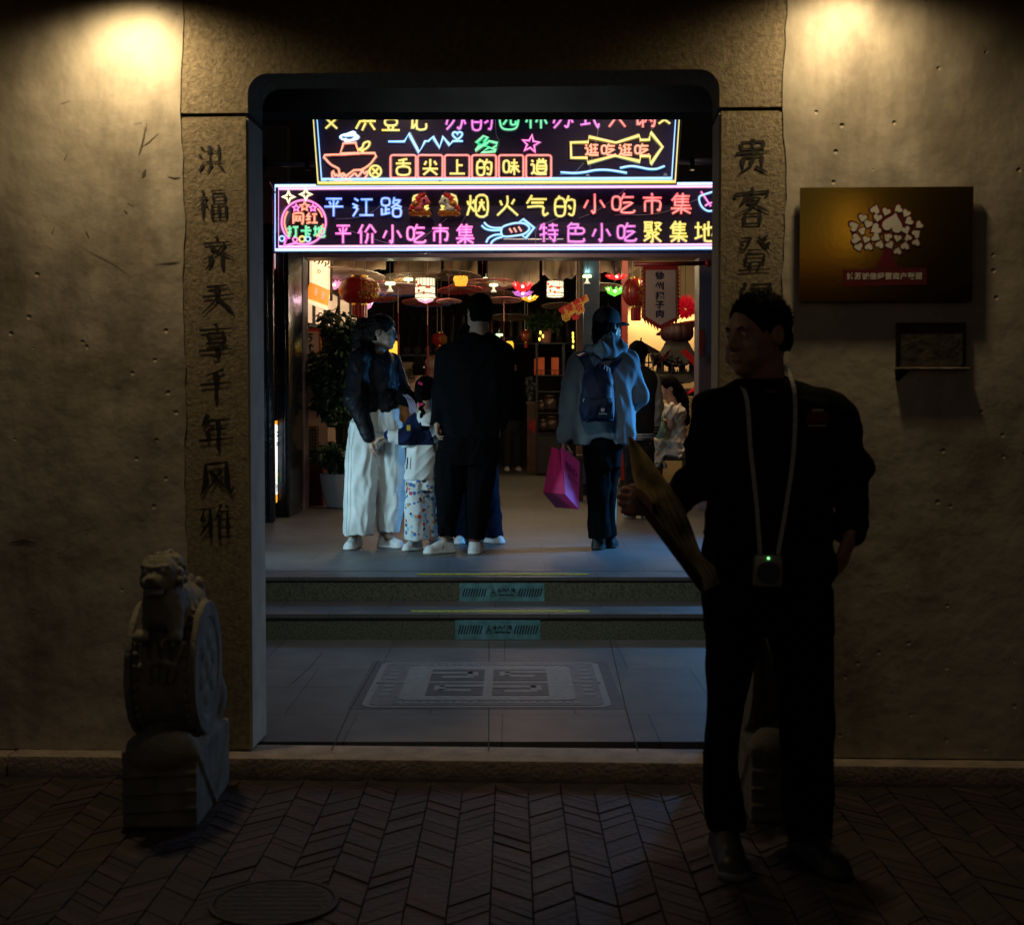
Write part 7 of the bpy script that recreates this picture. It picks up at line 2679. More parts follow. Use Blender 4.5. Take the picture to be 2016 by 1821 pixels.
for a in ((690, 537, 120, 16, 15.5, 'cream', "cream paper parasol above the big red lantern", None, .08, 0),
          (700, 556, 130, 20, 16.6, 'rose', "rose paper parasol left of the mushroom lamps", None, .02, 0),
          (784, 566, 120, 20, 16.0, 'cream', "cream parasol with blue rim under the mushroom lamps", 'blue', 0, .62),
          (800, 546, 110, 16, 17.5, 'dim', "tan parasol behind the white drum lantern", None, -.04, 0),
          (842, 592, 88, 16, 16.2, 'red', "red parasol with blue segments under the drum lantern", 'blue', 0, .62),
          (905, 568, 78, 14, 16.8, 'red', "red parasol under the pine cone lamp", None, -.05, 0),
          (950, 558, 118, 18, 17.4, 'rose', "pale rose parasol right of the pine cone lamp", None, -.06, 0),
          (968, 576, 80, 16, 18.4, 'dim', "tan parasol below the pale rose one, left of the lotus lamps", None, 0, .5),
          (992, 589, 62, 9, 17.0, 'rose', "rose parasol under the purple lotus lamp", None, 0, .5),
          (884, 590, 44, 14, 15.6, 'rose', "small rose parasol behind the man in black", 'blue', 0, 0),
          (1004, 622, 76, 14, 22.0, 'dim', "dim tan parasol far back left of the shelf rack", None, 0, 0),
          (1182, 562, 76, 14, 17.0, 'cream', "cream parasol right of the blue column", None, .02, 0),
          (660, 580, 70, 12, 17.5, 'rose', "rose parasol at the far left under the pink lotus lamp", None, .03, 0),
          (745, 586, 70, 10, 18.2, 'red', "red parasol just right of the big red lantern", 'blue', .02, 0),
          (890, 540, 100, 14, 19.5, 'cream', "cream parasol high above the man's head", None, .04, 0),
          (1100, 600, 60, 9, 19.0, 'dim', "tan parasol under the smaller drum lantern", None, -.02, 0),
          (1340, 640, 90, 26, 18.5, 'red', "red parasol behind the cream banner", None, -.25, 0),
          (997, 668, 34, 10, 25.0, 'blue', "far blue parasol above the yellow lantern", None, 0, 0)):
    parasol(*a[:7], rim=a[7], tilt=a[8], tassel=a[9])

E_MUSH = mat("mushroom_glow", (.8, .85, .6), .4, emit=(.62, .95, .42), es=2.2)
E_STEM = mat("stem_glow", (.8, .75, .65), .4, emit=(.75, .62, .5), es=.55)
def mushroom(u, v, r, Y, lab):
    c = at(u, v, Y)
    s = Y / FPX * r
    t = thing("mushroom_lamp", lab, "lamp", c, "mushroom shaped pendant lamps")
    MB().lathe([(s * .9, s * .35), (s * 1.0, s * .18), (s * 1.0, -s * .12), (s * .85, -s * .22), (s * .2, -s * .25)], c, 24).build("cap", E_MUSH, t, smooth=.8)
    MB().lathe([(s * .22, -s * .26), (s * .24, -s * .8), (s * .42, -s * 1.1), (s * .72, -s * 1.5), (s * .66, -s * 1.55)], c, 20).build("stem", E_STEM, t, smooth=.8)
    MB().tube([c + Vector((0, 0, s * .35)), Vector((c.x, c.y, 4.25))], .004, 4).build("cord", M_BLACKMET, t)
    lamp("mushroom_light", 'POINT', c + Vector((0, 0, s * 1.2)), 4.0, (.9, 1, .6), .03)
for a in ((768, 559, 10, 15.2, "mushroom lamp right of the big red lantern"), (804, 551, 9, 16.2, "mushroom lamp left of the drum lantern"),
          (972, 562, 8.5, 16.6, "mushroom lamp above the tan parasol right of the man's head"), (957, 549, 6, 18.5, "small mushroom lamp over the pale rose parasol"),
          (1156, 545, 9, 16.0, "mushroom lamp right of the blue column"), (983, 660, 7, 23.0, "far mushroom lamp beside the blue parasol")):
    mushroom(*a)

E_DRUM = mat("drum_glow", (.8, .75, .6), .5, 0, .1, 3, emit=(1, .86, .56), es=1.25)
def drum_lamp(u0, u1, v0, v1, Y, lab):
    a, b = at(u0, v0, Y), at(u1, v1, Y)
    c = (a + b) / 2
    r, h = (b.x - a.x) / 2, (a.z - b.z) / 2
    t = thing("drum_lantern", lab, "lantern", c, "pleated paper drum lanterns")
    MB().lathe([(r, -h), (r, h)], c, 44, wob=.02).build("paper", E_DRUM, t)
    lamp("drum_light", 'POINT', c + Vector((0, 0, -h - .12)), 5, (1, .8, .5), .04)
    m = MB()
    for z in (-h, -h * .55, h * .15, h):
        m.tube([c + Vector((r * 1.02 * math.cos(x), r * 1.02 * math.sin(x), z)) for x in np.linspace(0, 6.283, 30)[:-1]], .006, 5, closed=True)
    for i in range(18):
        x = 2 * math.pi * i / 18
        m.tube([c + Vector((r * 1.015 * math.cos(x), r * 1.015 * math.sin(x), h * .15)), c + Vector((r * 1.015 * math.cos(x), r * 1.015 * math.sin(x), h))], .0028, 4)
    m.tube([c + Vector((0, 0, h)), Vector((c.x, c.y, 4.25))], .005, 4)
    m.build("hoop", mat("dark_reed", (.10, .08, .03), .6), t)
    m = MB()
    g = random.Random(3)
    for i in range(7):
        x = g.uniform(-2.6, -1.1)
        m.ball(c + Vector((r * 1.01 * math.cos(x), r * 1.01 * math.sin(x), h * g.uniform(-.6, .8))), .018, 6)
    m.build("blossom_print", mat("blossom_print", (.7, .12, .06), .5, emit=(.8, .15, .05), es=.5), t)
drum_lamp(818, 856, 548, 588, 15.0, "larger glowing white drum lantern left of the man's head")
drum_lamp(1077, 1109, 554, 584, 16.6, "smaller glowing white drum lantern left of the blue column")

def lotus(u, v, w_, h, Y, name, col, em, lab, es=.8):
    c = at(u, v, Y)
    s = Y / FPX
    r, hh = w_ / 2 * s, h / 2 * s
    t = thing("lotus_lamp", lab, "lamp", c, "coloured lotus lamps")
    mt_ = mat("lotus_" + name, col, .5, 0, .25, 9, emit=em, es=es)
    m = MB()
    for k, (rr_, n) in enumerate(((1.0, 9), (.72, 7))):
        for i in range(n):
            a = 2 * math.pi * (i + .5 * k) / n
            d = Vector((math.cos(a), math.sin(a), 0))
            sd = Vector((-math.sin(a), math.cos(a), 0))
            P_ = [c - Vector((0, 0, hh)), c + d * r * .6 * rr_ + sd * r * .33 - Vector((0, 0, hh * .35)), c + d * r * rr_ + Vector((0, 0, hh * (.75 + .25 * k))), c + d * r * .6 * rr_ - sd * r * .33 - Vector((0, 0, hh * .35)), c + d * r * .5 * rr_ + Vector((0, 0, hh * .1)) - d * .02]
            m.add(P_, [(0, 1, 4), (1, 2, 4), (2, 3, 4), (3, 0, 4)])
    m.ball(c - Vector((0, 0, hh * .2)), (r * .55, r * .55, hh * .6), 12)
    m.build("petals", mt_, t)
    MB().ball(c + Vector((0, -r * .75, -hh * .1)), .016, 8).build("bulb", mat("bulb_glow", (1, 1, 1), .4, emit=(1, .9, .8), es=4), t)
    MB().tube([c, Vector((c.x, c.y, 4.25))], .003, 4).build("cord", M_BLACKMET, t)
    lamp("lotus_light", 'POINT', c + Vector((0, 0, hh + .06)), 3.0, tuple(x + (1 - x) * .4 for x in em), .03)
for a in ((1029, 565, 46, 22, 16.0, 'red', (.6, .02, .02), (1, .03, .03), "red lotus lamp topping the lotus stack"),
          (1029, 579, 44, 14, 16.1, 'purple', (.45, .15, .45), (.62, .20, .62), "purple lotus lamp under the red one"),
          (1042, 588, 38, 14, 16.3, 'yellow', (.6, .35, .02), (1, .48, .02), "yellow lotus lamp at the right of the lotus stack"),
          (659, 561, 28, 20, 15.8, 'pink', (.6, .25, .4), (.95, .42, .62), "pink lotus lamp left of the big red lantern"),
          (722, 602, 26, 18, 16.2, 'pink', (.6, .25, .4), (.9, .32, .55), "pink lotus lamp under the big red lantern"),
          (838, 590, 42, 16, 15.4, 'pink', (.6, .25, .4), (.9, .35, .6), "pink lotus lamp below the larger drum lantern"),
          (1210, 574, 40, 20, 16.2, 'green', (.1, .5, .05), (.25, .95, .10), "green lotus lamp left of the banner"),
          (1213, 546, 46, 12, 16.8, 'red', (.6, .02, .02), (1, .03, .03), "red lotus lamp above the green one")):
    lotus(*a)
t = thing("pine_cone_lamp", "orange pine cone lamp hanging above the red parasol", "lamp", at(907, 553, 16.4))
c = at(907, 553, 16.4)
m = MB()
for i in range(5):
    for j in range(12):
        a = 2 * math.pi * (j + .5 * (i % 2)) / 12
        rr_ = .075 - .008 * abs(i - 1)
        m.ball(c + Vector((rr_ * math.cos(a), rr_ * math.sin(a), .04 - i * .022)), .017, 6)
m.build("scales", mat("cone_glow", (.7, .35, .05), .4, 0, .5, 60, emit=(1, .42, .04), es=.9), t)
MB().tube([c, Vector((c.x, c.y, 4.25))], .004, 4).build("cord", M_BLACKMET, t)
E_YEL = mat("yellow_lantern_glow", (.8, .5, .05), .5, emit=(1, .52, .04), es=1.3)
for u, v, ru, rv, Y, lab in ((775, 686, 9, 14, 17.8, "glowing yellow lantern beside the woman's mouth"), (1003, 683, 8, 11, 22.5, "glowing yellow lantern right of the man's shoulder")):
    c = at(u, v, Y)
    s = Y / FPX
    t = thing("yellow_lantern", lab, "lantern", c, "glowing yellow lanterns")
    MB().lathe([(ru * s * .7, rv * s), (ru * s, rv * s * .6), (ru * s, -rv * s * .6), (ru * s * .7, -rv * s)], c, 24).build("shade", E_YEL, t, smooth=True)
    m = MB()
    for sg in (-1, 1):
        m.lathe([(ru * s * .74, sg * rv * s), (ru * s * .74, sg * rv * s * 1.1)], c, 20)
    m.tube([c, Vector((c.x, c.y, 4.25))], .004, 4)
    m.build("rim", M_BLACKMET, t)
# beige cloth valances under the ceiling
M_VAL = mat("ceiling_cloth", (.34, .26, .18), .9, 0, .35, 1.5, .3, 5, dist=.04)
for i, (u0, u1, v0, v1, Y) in enumerate(((650, 760, 480, 538, 17.5), (775, 868, 470, 545, 18.6), (960, 1062, 470, 565, 18.2), (1068, 1136, 480, 552, 17.6), (1160, 1262, 470, 540, 18.8), (872, 940, 470, 548, 20.5))):
    m = MB()
    nn_, V = 16, []
    for j in range(nn_ + 1):
        u = u0 + (u1 - u0) * j / nn_
        dip = 10 * math.sin(math.pi * j / nn_) + 3 * math.sin(j * 1.3 + i)
        for k in range(5):
            V.append(at(u, v0 + (v1 - v0 + (dip - 10)) * k / 4, Y + .05 * math.sin(j * .6 + k) - .25 * k))
    m.add(V, [(j * 5 + k, (j + 1) * 5 + k, (j + 1) * 5 + k + 1, j * 5 + k + 1) for j in range(nn_) for k in range(4)])
    o = m.build("cloth_drape", M_VAL, None, smooth=True)
    sd = o.modifiers.new("thick", 'SOLIDIFY')
    sd.thickness = .006
    tag(o, ["beige cloth drape above the big red lantern", "beige cloth drape above the larger drum lantern", "beige cloth drape above the lotus lamp stack", "beige cloth drape over the smaller drum lantern",
            "beige cloth drape right of the blue column", "beige cloth drape above the pine cone lamp"][i], "drape", "cloth drapes under the market ceiling")
for u, v, Y in ((795, 552, 17.9), (756, 530, 17.0), (1098, 540, 17.0), (1190, 530, 18.2), (985, 545, 17.6)):  # unseen points without fixtures, added to light the cloth drapes
    p = at(u, v, Y)
    lamp("drape_light", 'POINT', p + Vector((0, -.3, -.1)), 2.2, (1, .72, .36), .03)

# ================================================================ right half of the market
t = thing("blue_column", "dark blue square column in the middle of the market", "column", at(1164, 930, 16.0))
x0, x1 = at(1149, 700, 16).x, at(1180, 700, 16).x
M_BLUEP = mat("dark_blue_paint", (.020, .045, .085), .4, 0, .2, 4)
MB().box((x0, 16.0, ZU), (x1, 16.2, 4.25), bev=.006).build("shaft", M_BLUEP, t)
MB().box((x0 - .015, 15.985, ZU), (x1 + .015, 16.215, ZU + .14)).build("plinth", M_BLACKMET, t)
t = thing("timber_post", "brown timber post left of the blue column", "post", at(1141, 930, 16.3))
x0, x1 = at(1135, 700, 16.3).x, at(1147, 700, 16.3).x
MB().box((x0, 16.3, ZU), (x1, 16.4, 4.25), bev=.004).build("shaft", mat("brown_timber", (.16, .10, .06), .6, 0, .3, 9), t)
MB().box((x0 - .01, 16.29, ZU), (x1 + .01, 16.41, ZU + .1)).build("foot", M_DARKWOOD, t)
t = thing("red_post", "red timber post right of the hoodie wearer's cap", "post", at(1230, 940, 17.5))
x0, x1 = at(1224, 700, 17.5).x, at(1236, 700, 17.5).x
M_REDP = mat("red_post_paint", (.26, .015, .012), .5)
MB().box((x0, 17.5, ZU), (x1, 17.6, 4.25), bev=.004).build("shaft", M_REDP, t)
MB().box((x0 - .01, 17.49, ZU), (x1 + .01, 17.61, ZU + .1)).build("foot", M_DARKWOOD, t)

# hanging love-you charm
t = thing("paper_sign", "red and yellow cut out paper sign with a yellow hand hanging by the blue column", "paper sign", at(1132, 606, 15.5))
Ys = 15.5
frs = (Vector((0, Ys, 0)), Vector((1, 0, 0)), Vector((0, 0, 1)), Vector((0, -1, 0)))
pl = lambda pts, Y=Ys: [(at(u, v, Y).x, at(u, v, Y).z) for u, v in pts]
M_SYEL = mat("paper_yellow", (.60, .34, .05), .6)
M_SRED = mat("paper_red", (.46, .015, .02), .6)
m = MB()
m.prism(pl([(1110, 607), (1127, 594), (1136, 614), (1124, 622), (1113, 620)]), frs, 0, .004)
m.prism(pl([(1131, 602), (1146, 594), (1152, 612), (1138, 621)]), frs, 0, .0045)
m.prism(pl([(1140, 589), (1155, 579), (1160, 592), (1146, 600)]), frs, 0, .0035)
m.build("backing", M_SYEL, t)
m = MB()
m.prism(pl([(1099, 610), (1112, 600), (1114, 620), (1102, 615)]), frs, -.004, .0)
m.prism(pl([(1126, 596), (1138, 586), (1142, 596), (1132, 602)]), frs, -.004, .002)
m.prism(pl([(1124, 622), (1142, 618), (1138, 630), (1128, 630)]), frs, -.004, .0)
ang = R(32)
ux, uy = Vector((math.cos(ang), 0, math.sin(ang))), Vector((-math.sin(ang), 0, math.cos(ang)))
for ch, u, v, sz in (('爱', 1122, 607.5, .098), ('你', 1141, 607, .09), ('呦', 1150, 589.5, .07)):
    text_into(m, ch, sz, (at(u, v, Ys), ux, uy, Vector((0, -1, 0))), .006, 0, .003)
m.build("lettering", M_SRED, t)
m = MB()
m.prism(pl([(1105, 618), (1110, 622), (1124, 622), (1122, 630), (1114, 634), (1107, 630)]), frs, .0, .006)
for i in range(4):
    m.tube([at(1108 + i * 4, 628, Ys - .01), at(1106.5 + i * 4, 618.5, Ys - .012)], .010, 6)
m.build("hand_shape", M_SYEL, t)
MB().tube([at(1140, 590, Ys), Vector((at(1140, 590, Ys).x, Ys, 4.25))], .002, 4).build("thread", M_WIRE, t)

# shelf rack with boxes, jars and a fern
Yr = 20.8
t = thing("shelf_rack", "tall black shelf rack left of the blue column", "shelf rack", at(1083, 935, Yr))
X0, X1 = at(1055, 800, Yr).x, at(1112, 800, Yr).x
zs = [at(0, v, Yr).z for v in (675, 738, 770, 812, 852, 930)]
for x in (X0, X1 - .03):
    for y in (Yr, Yr + .33):
        MB().box((x, y, ZU), (x + .03, y + .03, zs[0])).build("upright", M_BLACKMET, t)
for z in zs:
    MB().box((X0 + .001, Yr + .001, z - .02), (X1 - .001, Yr + .36, z)).build("shelf", M_BLACKMET, t)
m = MB()
for k in (1, 3, 4):
    m.tube([(X0, Yr - .005, zs[k] + .07), (X1, Yr - .005, zs[k] + .07)], .006, 5)
    for i in range(7):
        x = X0 + (X1 - X0) * i / 6
        m.tube([(x, Yr - .005, zs[k]), (x, Yr - .005, zs[k] + .07)], .004, 4)
m.build("guard_rail", M_BLACKMET, t)
MB().box((X0 + .03, Yr + .02, ZU + .02), (X1 - .03, Yr + .34, zs[4] - .02)).build("cupboard", M_SOOT, t)
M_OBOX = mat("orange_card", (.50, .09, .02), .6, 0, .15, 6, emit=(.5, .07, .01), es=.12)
for i, (u0, u1, v0) in enumerate(((1058, 1072, 704), (1086, 1100, 704), (1052, 1057, 706))):
    a, b = at(u0, v0, Yr + .06), at(u1, 737, Yr + .06)
    x = MB()
    x.box((a.x, Yr + .06 + .1 * (i == 2), zs[1] + .001), (b.x, Yr + .24, a.z), bev=.004)
    x.box((a.x + .006, Yr + .052 + .1 * (i == 2), zs[1] + .02), (b.x - .006, Yr + .0595 + .1 * (i == 2), zs[1] + .09))
    tag(x.build("gift_box", M_OBOX), ["orange gift box on the left of the shelf rack", "orange gift box on the right of the shelf rack", "narrow orange gift box at the rack's left edge"][i], "gift box", "orange gift boxes on the rack")
M_JAR = mat("brown_glaze", (.045, .030, .022), .25, 0, .3, 9)
for i, (u, k, h) in enumerate(((1082, 3, .27), (1086, 4, .26), (1066, 3, .18), (1070, 4, .2))):
    c = at(u, 800, Yr + .17)
    j = thing("jar", ["brown jar on the middle shelf of the rack", "brown jar on the lower shelf of the rack", "small brown jar at the left of the middle shelf", "small brown jar at the left of the lower shelf"][i], "jar", (c.x, Yr + .17, zs[k]), "brown glazed jars")
    r = h * .42
    MB().lathe([(r * .6, .001), (r, h * .3), (r, h * .7), (r * .6, h * .9)], (c.x, Yr + .17, zs[k]), 20).build("pot", M_JAR, j, smooth=True)
    MB().lathe([(r * .65, h * .9), (r * .6, h * .97), (r * .15, h * 1.0), (r * .12, h * 1.08)], (c.x, Yr + .17, zs[k]), 16).build("lid", mat("jar_lid", (.2, .13, .07), .4), j, smooth=.8)
c = at(1074, 672, Yr + .15)
t = thing("potted_fern", "green fern in a terracotta pot on top of the shelf rack", "potted plant", (c.x, Yr + .15, zs[0]))
MB().lathe([(.075, .001), (.10, .19), (.11, .19), (.11, .23), (.09, .23), (.08, .18)], (c.x, Yr + .15, zs[0]), 22).build("pot", mat("pink_terracotta", (.36, .16, .12), .7), t, smooth=.6)
m = MB()
leafy(m, [(c.x, Yr + .15, zs[0] + .33, .24, .2, .13), (c.x - .1, Yr + .12, zs[0] + .30, .16, .16, .12)], 420, .085, random.Random(4), .1)
m.build("foliage", mat("fern_green", (.03, .075, .02), .6, 0, .4, 8), t)
t = thing("side_cabinet", "brown side cabinet with a red diamond paper left of the shelf rack", "cabinet", at(1040, 920, 21.8))
x0, x1 = at(1038, 850, 21.8).x, at(1056, 850, 21.8).x
z1 = at(0, 795, 21.8).z
MB().box((x0, 21.8, ZU), (x1, 22.2, z1)).build("body", mat("cabinet_brown", (.10, .05, .03), .6, 0, .2, 7), t)
MB().box((x0 - .02, 21.78, z1 + .001), (x1 + .02, 22.22, z1 + .03)).build("top", mat("cabinet_top", (.2, .1, .06), .5), t)
cc = at(1050, 838, 21.79)
MB().prism([(cc.x, cc.z - .13), (cc.x + .05, cc.z), (cc.x, cc.z + .13), (cc.x - .09, cc.z)], (Vector((0, 21.792, 0)), Vector((1, 0, 0)), Vector((0, 0, 1)), Vector((0, -1, 0))), 0, .006).build("diamond_paper", M_SRED, t)
t = thing("glass_vases", "cluster of small glass ornaments on the side cabinet", "ornament", at(1045, 792, 22))
M_GLB = mat("grey_glass", (.08, .10, .11), .08, 0, .2, 9, spec=.8)
g = random.Random(8)
m = MB()
for i in range(26):
    p = at(g.uniform(1037, 1057), g.uniform(740, 790), 22.0 + g.uniform(-.1, .15))
    m.ball(p, g.uniform(.02, .045), 10)
m.tube([at(1047, 794, 22), at(1047, 742, 22)], .02, 8)
m.build("glass_ball", M_GLB, t, smooth=True)
t = thing("string_lights", "yellow string lights hanging left of the blue column", "string lights", at(1127, 660, 20))
m = MB()
for u, v in ((1128, 657), (1128, 664), (1128.5, 672), (1128, 683), (1064, 655), (1069, 662), (1062, 668)):
    m.ball(at(u, v, 20), (.014, .014, .028), 8)
m.build("bulb", mat("fairy_glow", (1, .8, .2), .4, emit=(1, .75, .1), es=2.5), t)
m = MB().tube([at(1128, 600, 20), at(1128, 690, 20)], .003, 4)
m.tube([at(1064, 600, 20), at(1064, 668, 20)], .003, 4)
m.build("cable", M_BLACKMET, t)

# red flower ball, glowing wall, pavilion
M_GLOWW = mat("cream_wall", (.58, .46, .28), .8, 0, .1, 3)
x0, x1 = at(1236, 700, 20).x, at(1420, 700, 20).x
w_ = MB().box((x0, 20.0, ZU), (x1 + .4, 20.15, 4.2))
tag(w_.build("cream_wall", M_GLOWW), "warmly lit cream wall behind the black pavilion on the right", "wall")
for u in (1262, 1345):  # unseen lamps assumed above, read off the wall's warm glow
    p = at(u, 590, 19.7)
    lamp("cove_light", 'SPOT', p, 46, (1, .66, .28), .04, p + Vector((0, .22, -1)), R(130), .8)
M_PAV = mat("pavilion_black", (.012, .009, .009), .5, 0, .4, 20, .4, 60)
Yp = 17.6
t = thing("snack_pavilion", "black miniature pavilion stall with upturned roof tiers behind the seated woman", "pavilion", at(1330, 960, Yp))
s = Yp / FPX
px = at(1332, 760, Yp).x
zq = lambda v: at(0, v, Yp).z
def tier(vb, vt, hw, top_w):
    m = MB()
    b, tt = zq(vb), zq(vt)
    n = 40
    V, F_ = [], []
    for i in range(n):
        a = 2 * math.pi * i / n
        q = max(abs(math.cos(a)), abs(math.sin(a)))
        cr_ = abs(math.sin(2 * a)) ** 6
        for k in range(6):
            kk = k / 5
            r = (top_w + (hw - top_w) * kk ** .8) * s
            z = tt + (b - tt) * (1 - (1 - kk) ** 2.0) + cr_ * .16 * kk ** 3
            V.append((px + r * math.cos(a) / q * (1 + .08 * cr_ * kk), Yp + r * .8 * math.sin(a) / q * (1 + .08 * cr_ * kk), z))
    for i in range(n):
        for k in range(5):
            F_.append((i * 6 + k, ((i + 1) % n) * 6 + k, ((i + 1) % n) * 6 + k + 1, i * 6 + k + 1))
    m.add(V, F_)
    o = m.build("roof", M_PAV, t, smooth=.6)
    sd = o.modifiers.new("th", 'SOLIDIFY')
    sd.thickness = .03
tier(722, 672, 46, 16)
tier(756, 735, 62, 40)
m = MB()
for dx in (-.2, -.07, .07, .2):
    for dy in (-.16, .16):
        m.tube([(px + dx, Yp + dy, zq(738)), (px + dx, Yp + dy, zq(700))], .022, 8)
m.build("pillar", M_PAV, t)
m = MB()
m.box((px - .3, Yp - .24, zq(742)), (px + .3, Yp + .24, zq(734)))
g = random.Random(2)
for i in range(16):
    x = px - .28 + .56 * i / 15
    m.tube([(x, Yp - .25, zq(738)), (x, Yp - .25, zq(728) + g.uniform(-.02, .02))], .010, 5)
for i in range(10):
    m.ball((px + g.uniform(-.3, .3), Yp - .26, zq(g.uniform(700, 722))), .024, 8)
m.build("railing", M_PAV, t)
m = MB()
x0, x1 = at(1284, 800, Yp).x, at(1388, 800, Yp).x
m.box((x0, Yp - .45, zq(772)), (x1, Yp + .35, zq(766)))
m.box((x0 + .02, Yp - .4, zq(780)), (x1, Yp + .3, zq(772) - .001))
for x in (x0 + .03, (x0 + x1) / 2, x1 - .06):
    m.box((x, Yp - .42, ZU), (x + .05, Yp - .37, zq(780) - .001))
m.build("counter", mat("pavilion_wood", (.035, .022, .022), .5, 0, .3, 12), t)
m = MB()
xa, xb = at(1342, 800, Yp).x, at(1362, 800, Yp).x
zl, zh = zq(850), zq(782)
for i in range(-14, 16):
    for sg in (1, -1):
        x_ = xa + i * .035
        P_ = []
        for k in range(21):
            xx, zz = x_ + sg * (zh - zl) * .6 * k / 20, zl + (zh - zl) * k / 20
            if xa <= xx <= xb:
                P_.append((xx, Yp - .40, zz))
        if len(P_) > 1:
            m.tube([P_[0], P_[-1]], .006, 4)
m.build("lattice", mat("gold_lattice", (.16, .11, .06), .6), t)
m = MB()
for i in range(30):
    m.ball((at(g.uniform(1364, 1378), 800, Yp).x, Yp - .4, zq(g.uniform(784, 848))), .022, 6)
m.build("fretwork", mat("red_fret", (.10, .02, .016), .5), t)
m = MB()
m.add([(at(1344, 772, Yp).x, Yp - .5, zq(777)), (at(1388, 755, Yp).x, Yp - .6, zq(758)), (at(1388, 755, Yp).x, Yp - .55, zq(752)), (at(1360, 768, Yp).x, Yp - .45, zq(764))], [(0, 1, 2, 3)])
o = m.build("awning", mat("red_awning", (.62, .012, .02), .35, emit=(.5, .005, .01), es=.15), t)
sd = o.modifiers.new("th", 'SOLIDIFY')
sd.thickness = .02
t = thing("dark_lantern", "round dark red lantern on top of the black pavilion", "lantern", (px, Yp, zq(655)))
m = MB()
for i in range(12):
    a = 2 * math.pi * i / 12
    m.ball((px + .12 * math.cos(a), Yp + .1 * math.sin(a), zq(655)), (.10, .10, .12), 12)
m.build("silk", mat("deep_red_silk", (.03, .004, .005), .6), t, smooth=True)
MB().tube([(px, Yp, zq(640)), (px, Yp, 4.25)], .006, 4).build("cord", M_BLACKMET, t)
t = thing("pavilion_roof", "small dark pointed roof left of the black pavilion", "roof", at(1262, 700, 18.6))
c = at(1262, 671, 18.6)
m = MB()
m.add([(c.x, c.y, c.z), (c.x - .22, c.y - .2, c.z - .17), (c.x + .26, c.y - .2, c.z - .17), (c.x + .26, c.y + .2, c.z - .17), (c.x - .22, c.y + .2, c.z - .17)], [(0, 1, 2), (0, 2, 3), (0, 3, 4), (0, 4, 1), (1, 4, 3, 2)])
m.tube([(c.x, c.y, c.z), (c.x, c.y, c.z + .04)], .012, 6)
m.build("tiles", M_PAV, t)
m = MB()
for i in range(8):
    m.tube([(c.x - .2 + i * .058, c.y - .15, c.z - .17), (c.x - .2 + i * .058, c.y - .15, ZU + 1.25)], .010, 4)
for z in (.30, .42, .54):
    m.tube([(c.x - .2, c.y - .15, c.z - z), (c.x + .22, c.y - .15, c.z - z)], .010, 4)
m.build("screen", M_PAV, t)
m = MB().box((c.x - .22, c.y - .2, ZU), (c.x + .26, c.y + .2, ZU + 1.25))
m.build("cart", MATS["pavilion_wood"], t)
t = thing("red_ribbon", "long red ribbon draped from the pavilion roof", "ribbon", at(1290, 720, 17.2))
for pts in ([(1318, 690), (1300, 712), (1280, 726), (1268, 745), (1264, 780), (1265, 830)], [(1345, 690), (1360, 705), (1378, 726), (1388, 735)]):
    Q = smooth_path([at(u, v, 17.2) for u, v in pts], 5)
    m = MB()
    for i in range(len(Q) - 1):
        d, e = Vector((.035, .02, .02)), Vector((0, .004, 0))
        m.hexa([Q[i] - d - e, Q[i] + d - e, Q[i] + d + e, Q[i] - d + e, Q[i + 1] - d - e, Q[i + 1] + d - e, Q[i + 1] + d + e, Q[i + 1] - d + e])
    m.build("ribbon", mat("red_satin", (.42, .010, .014), .4, 0, .2, 9), t)
t = thing("flower_ball", "bright red chrysanthemum ball right of the cream banner", "ornament", at(1349, 607, 16.0))
c = at(1349, 607, 16.0)
m = MB()
for i in range(240):
    d = Vector((g.gauss(0, 1), g.gauss(0, 1), g.gauss(0, 1))).normalized()
    e = d.cross(Vector((g.uniform(-1, 1), g.uniform(-1, 1), .3))).normalized()
    L_ = .16 * g.uniform(.75, 1.05)
    tip = c + d * L_ + Vector((0, 0, .02))
    m.add([c + d * .03, c + d * L_ * .7 + e * .014, tip, c + d * L_ * .7 - e * .014, c + d * L_ * .7 + d.cross(e) * .008], [(0, 1, 4), (1, 2, 4), (2, 3, 4), (3, 0, 4)])
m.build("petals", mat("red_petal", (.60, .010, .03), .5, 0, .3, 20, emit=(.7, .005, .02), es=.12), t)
MB().tube([c, Vector((c.x, c.y, 4.25))], .003, 4).build("cord", M_BLACKMET, t)

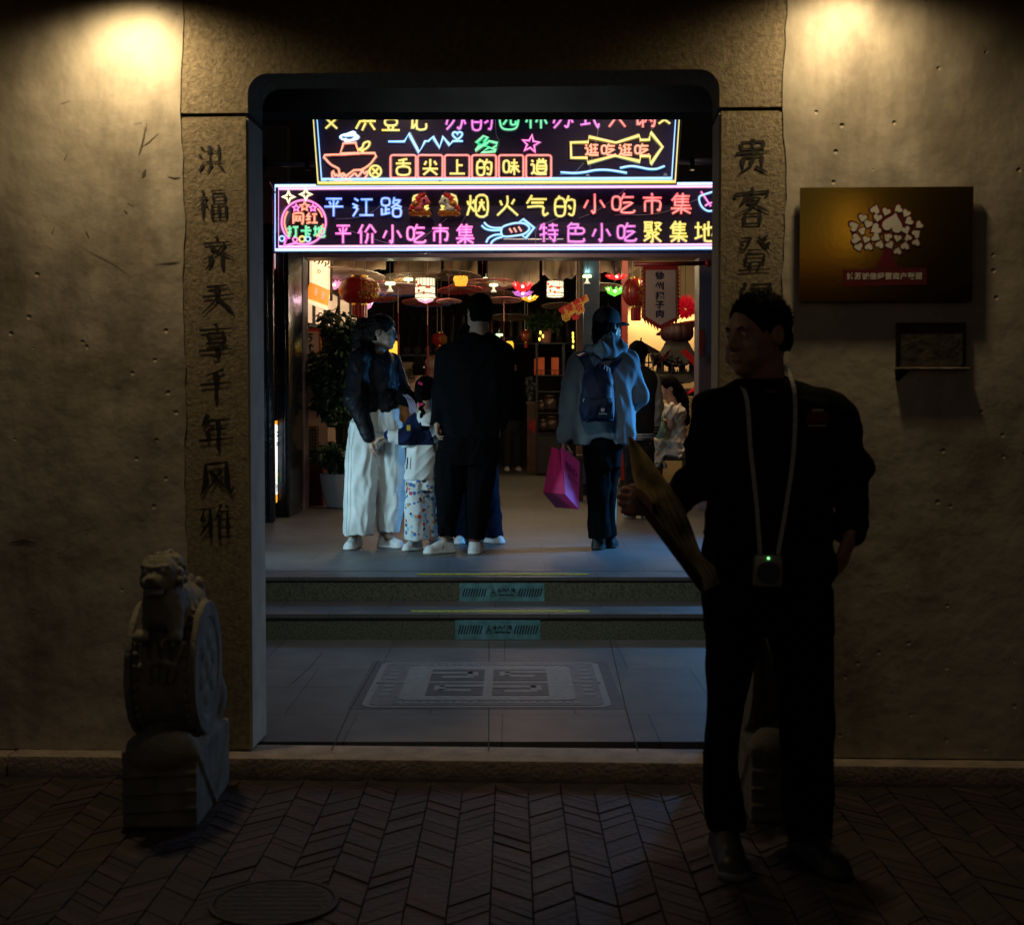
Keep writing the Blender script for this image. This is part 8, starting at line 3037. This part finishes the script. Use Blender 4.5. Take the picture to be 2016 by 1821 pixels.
# table edge seen behind the pink bag
t = thing("bench", "dark red wooden bench behind the pink shopping bag", "bench", at(1150, 965, 15.0))
x0, x1 = at(1136, 930, 15).x, at(1172, 930, 15).x
MB().box((x0, 14.9, at(0, 896, 15).z - .05), (x1, 15.3, at(0, 896, 15).z), bev=.006).build("seat", M_STOOL, t)
for x in (x0 + .02, x1 - .06):
    for y in (14.93, 15.22):
        MB().box((x, y, ZU), (x + .045, y + .045, at(0, 896, 15).z - .051)).build("leg", M_STOOL, t)

# tiled roofs of the back stalls and their faint name board
M_TILE = mat("black_tile", (.018, .016, .016), .6, 0, .3, 8)
for (u0, u1, v0, v1, Y, lab) in ((760, 925, 625, 690, 22.8, "dark tiled stall roof at the back left of the market"), (965, 1140, 612, 668, 26.0, "dark tiled stall roof at the back centre of the market"), (1160, 1236, 600, 640, 23.0, "dark tiled stall roof behind the hoodie wearer's cap")):
    x0, x1 = at(u0, v1, Y).x, at(u1, v1, Y).x
    zb_, zt_ = at(0, v1, Y).z, at(0, v0, Y + .9).z
    t = thing("stall_roof", lab, "roof", ((x0 + x1) / 2, Y, zb_), "tiled stall roofs at the back")
    m = MB()
    n = int((x1 - x0) / .17)
    for i in range(n + 1):
        x = x0 + (x1 - x0) * i / n
        m.tube([(x, Y, zb_), (x, Y + .9, zt_)], .055, 8)
        m.lathe([(.062, -.012), (.062, .012)], (0, 0, 0), 12, 0, Matrix.Translation((x, Y - .015, zb_)) @ Matrix.Rotation(R(90), 4, 'X'))
    m.build("tile_row", M_TILE, t, smooth=.6)
    MB().box((x0, Y + .02, zb_ - .1), (x1, Y + .95, zb_ - .06)).build("eave_board", M_DARKWOOD, t)
    m = MB()
    for x in (x0 + .05, x1 - .12):
        m.box((x, Y + .4, ZU), (x + .08, Y + .48, zb_ - .101))
    m.build("post", M_DARKWOOD, t)
t = thing("name_board", "dim beige stall board with dark characters behind the bun haired woman", "sign", at(800, 780, 21.0))
a, b = at(772, 713, 21), at(870, 790, 21)
MB().box((a.x, 21.0, ZU), (b.x, 21.05, a.z)).build("board", mat("beige_board", (.24, .18, .12), .8, 0, .1, 3), t)
m = MB()
text_into(m, "味老", .17, (at(797, 737, 20.99), Vector((1, 0, 0)), Vector((0, 0, 1)), Vector((0, -1, 0))), .002, 0, .006, 1, 0, 1.1)
m.build("lettering", M_INK, t)
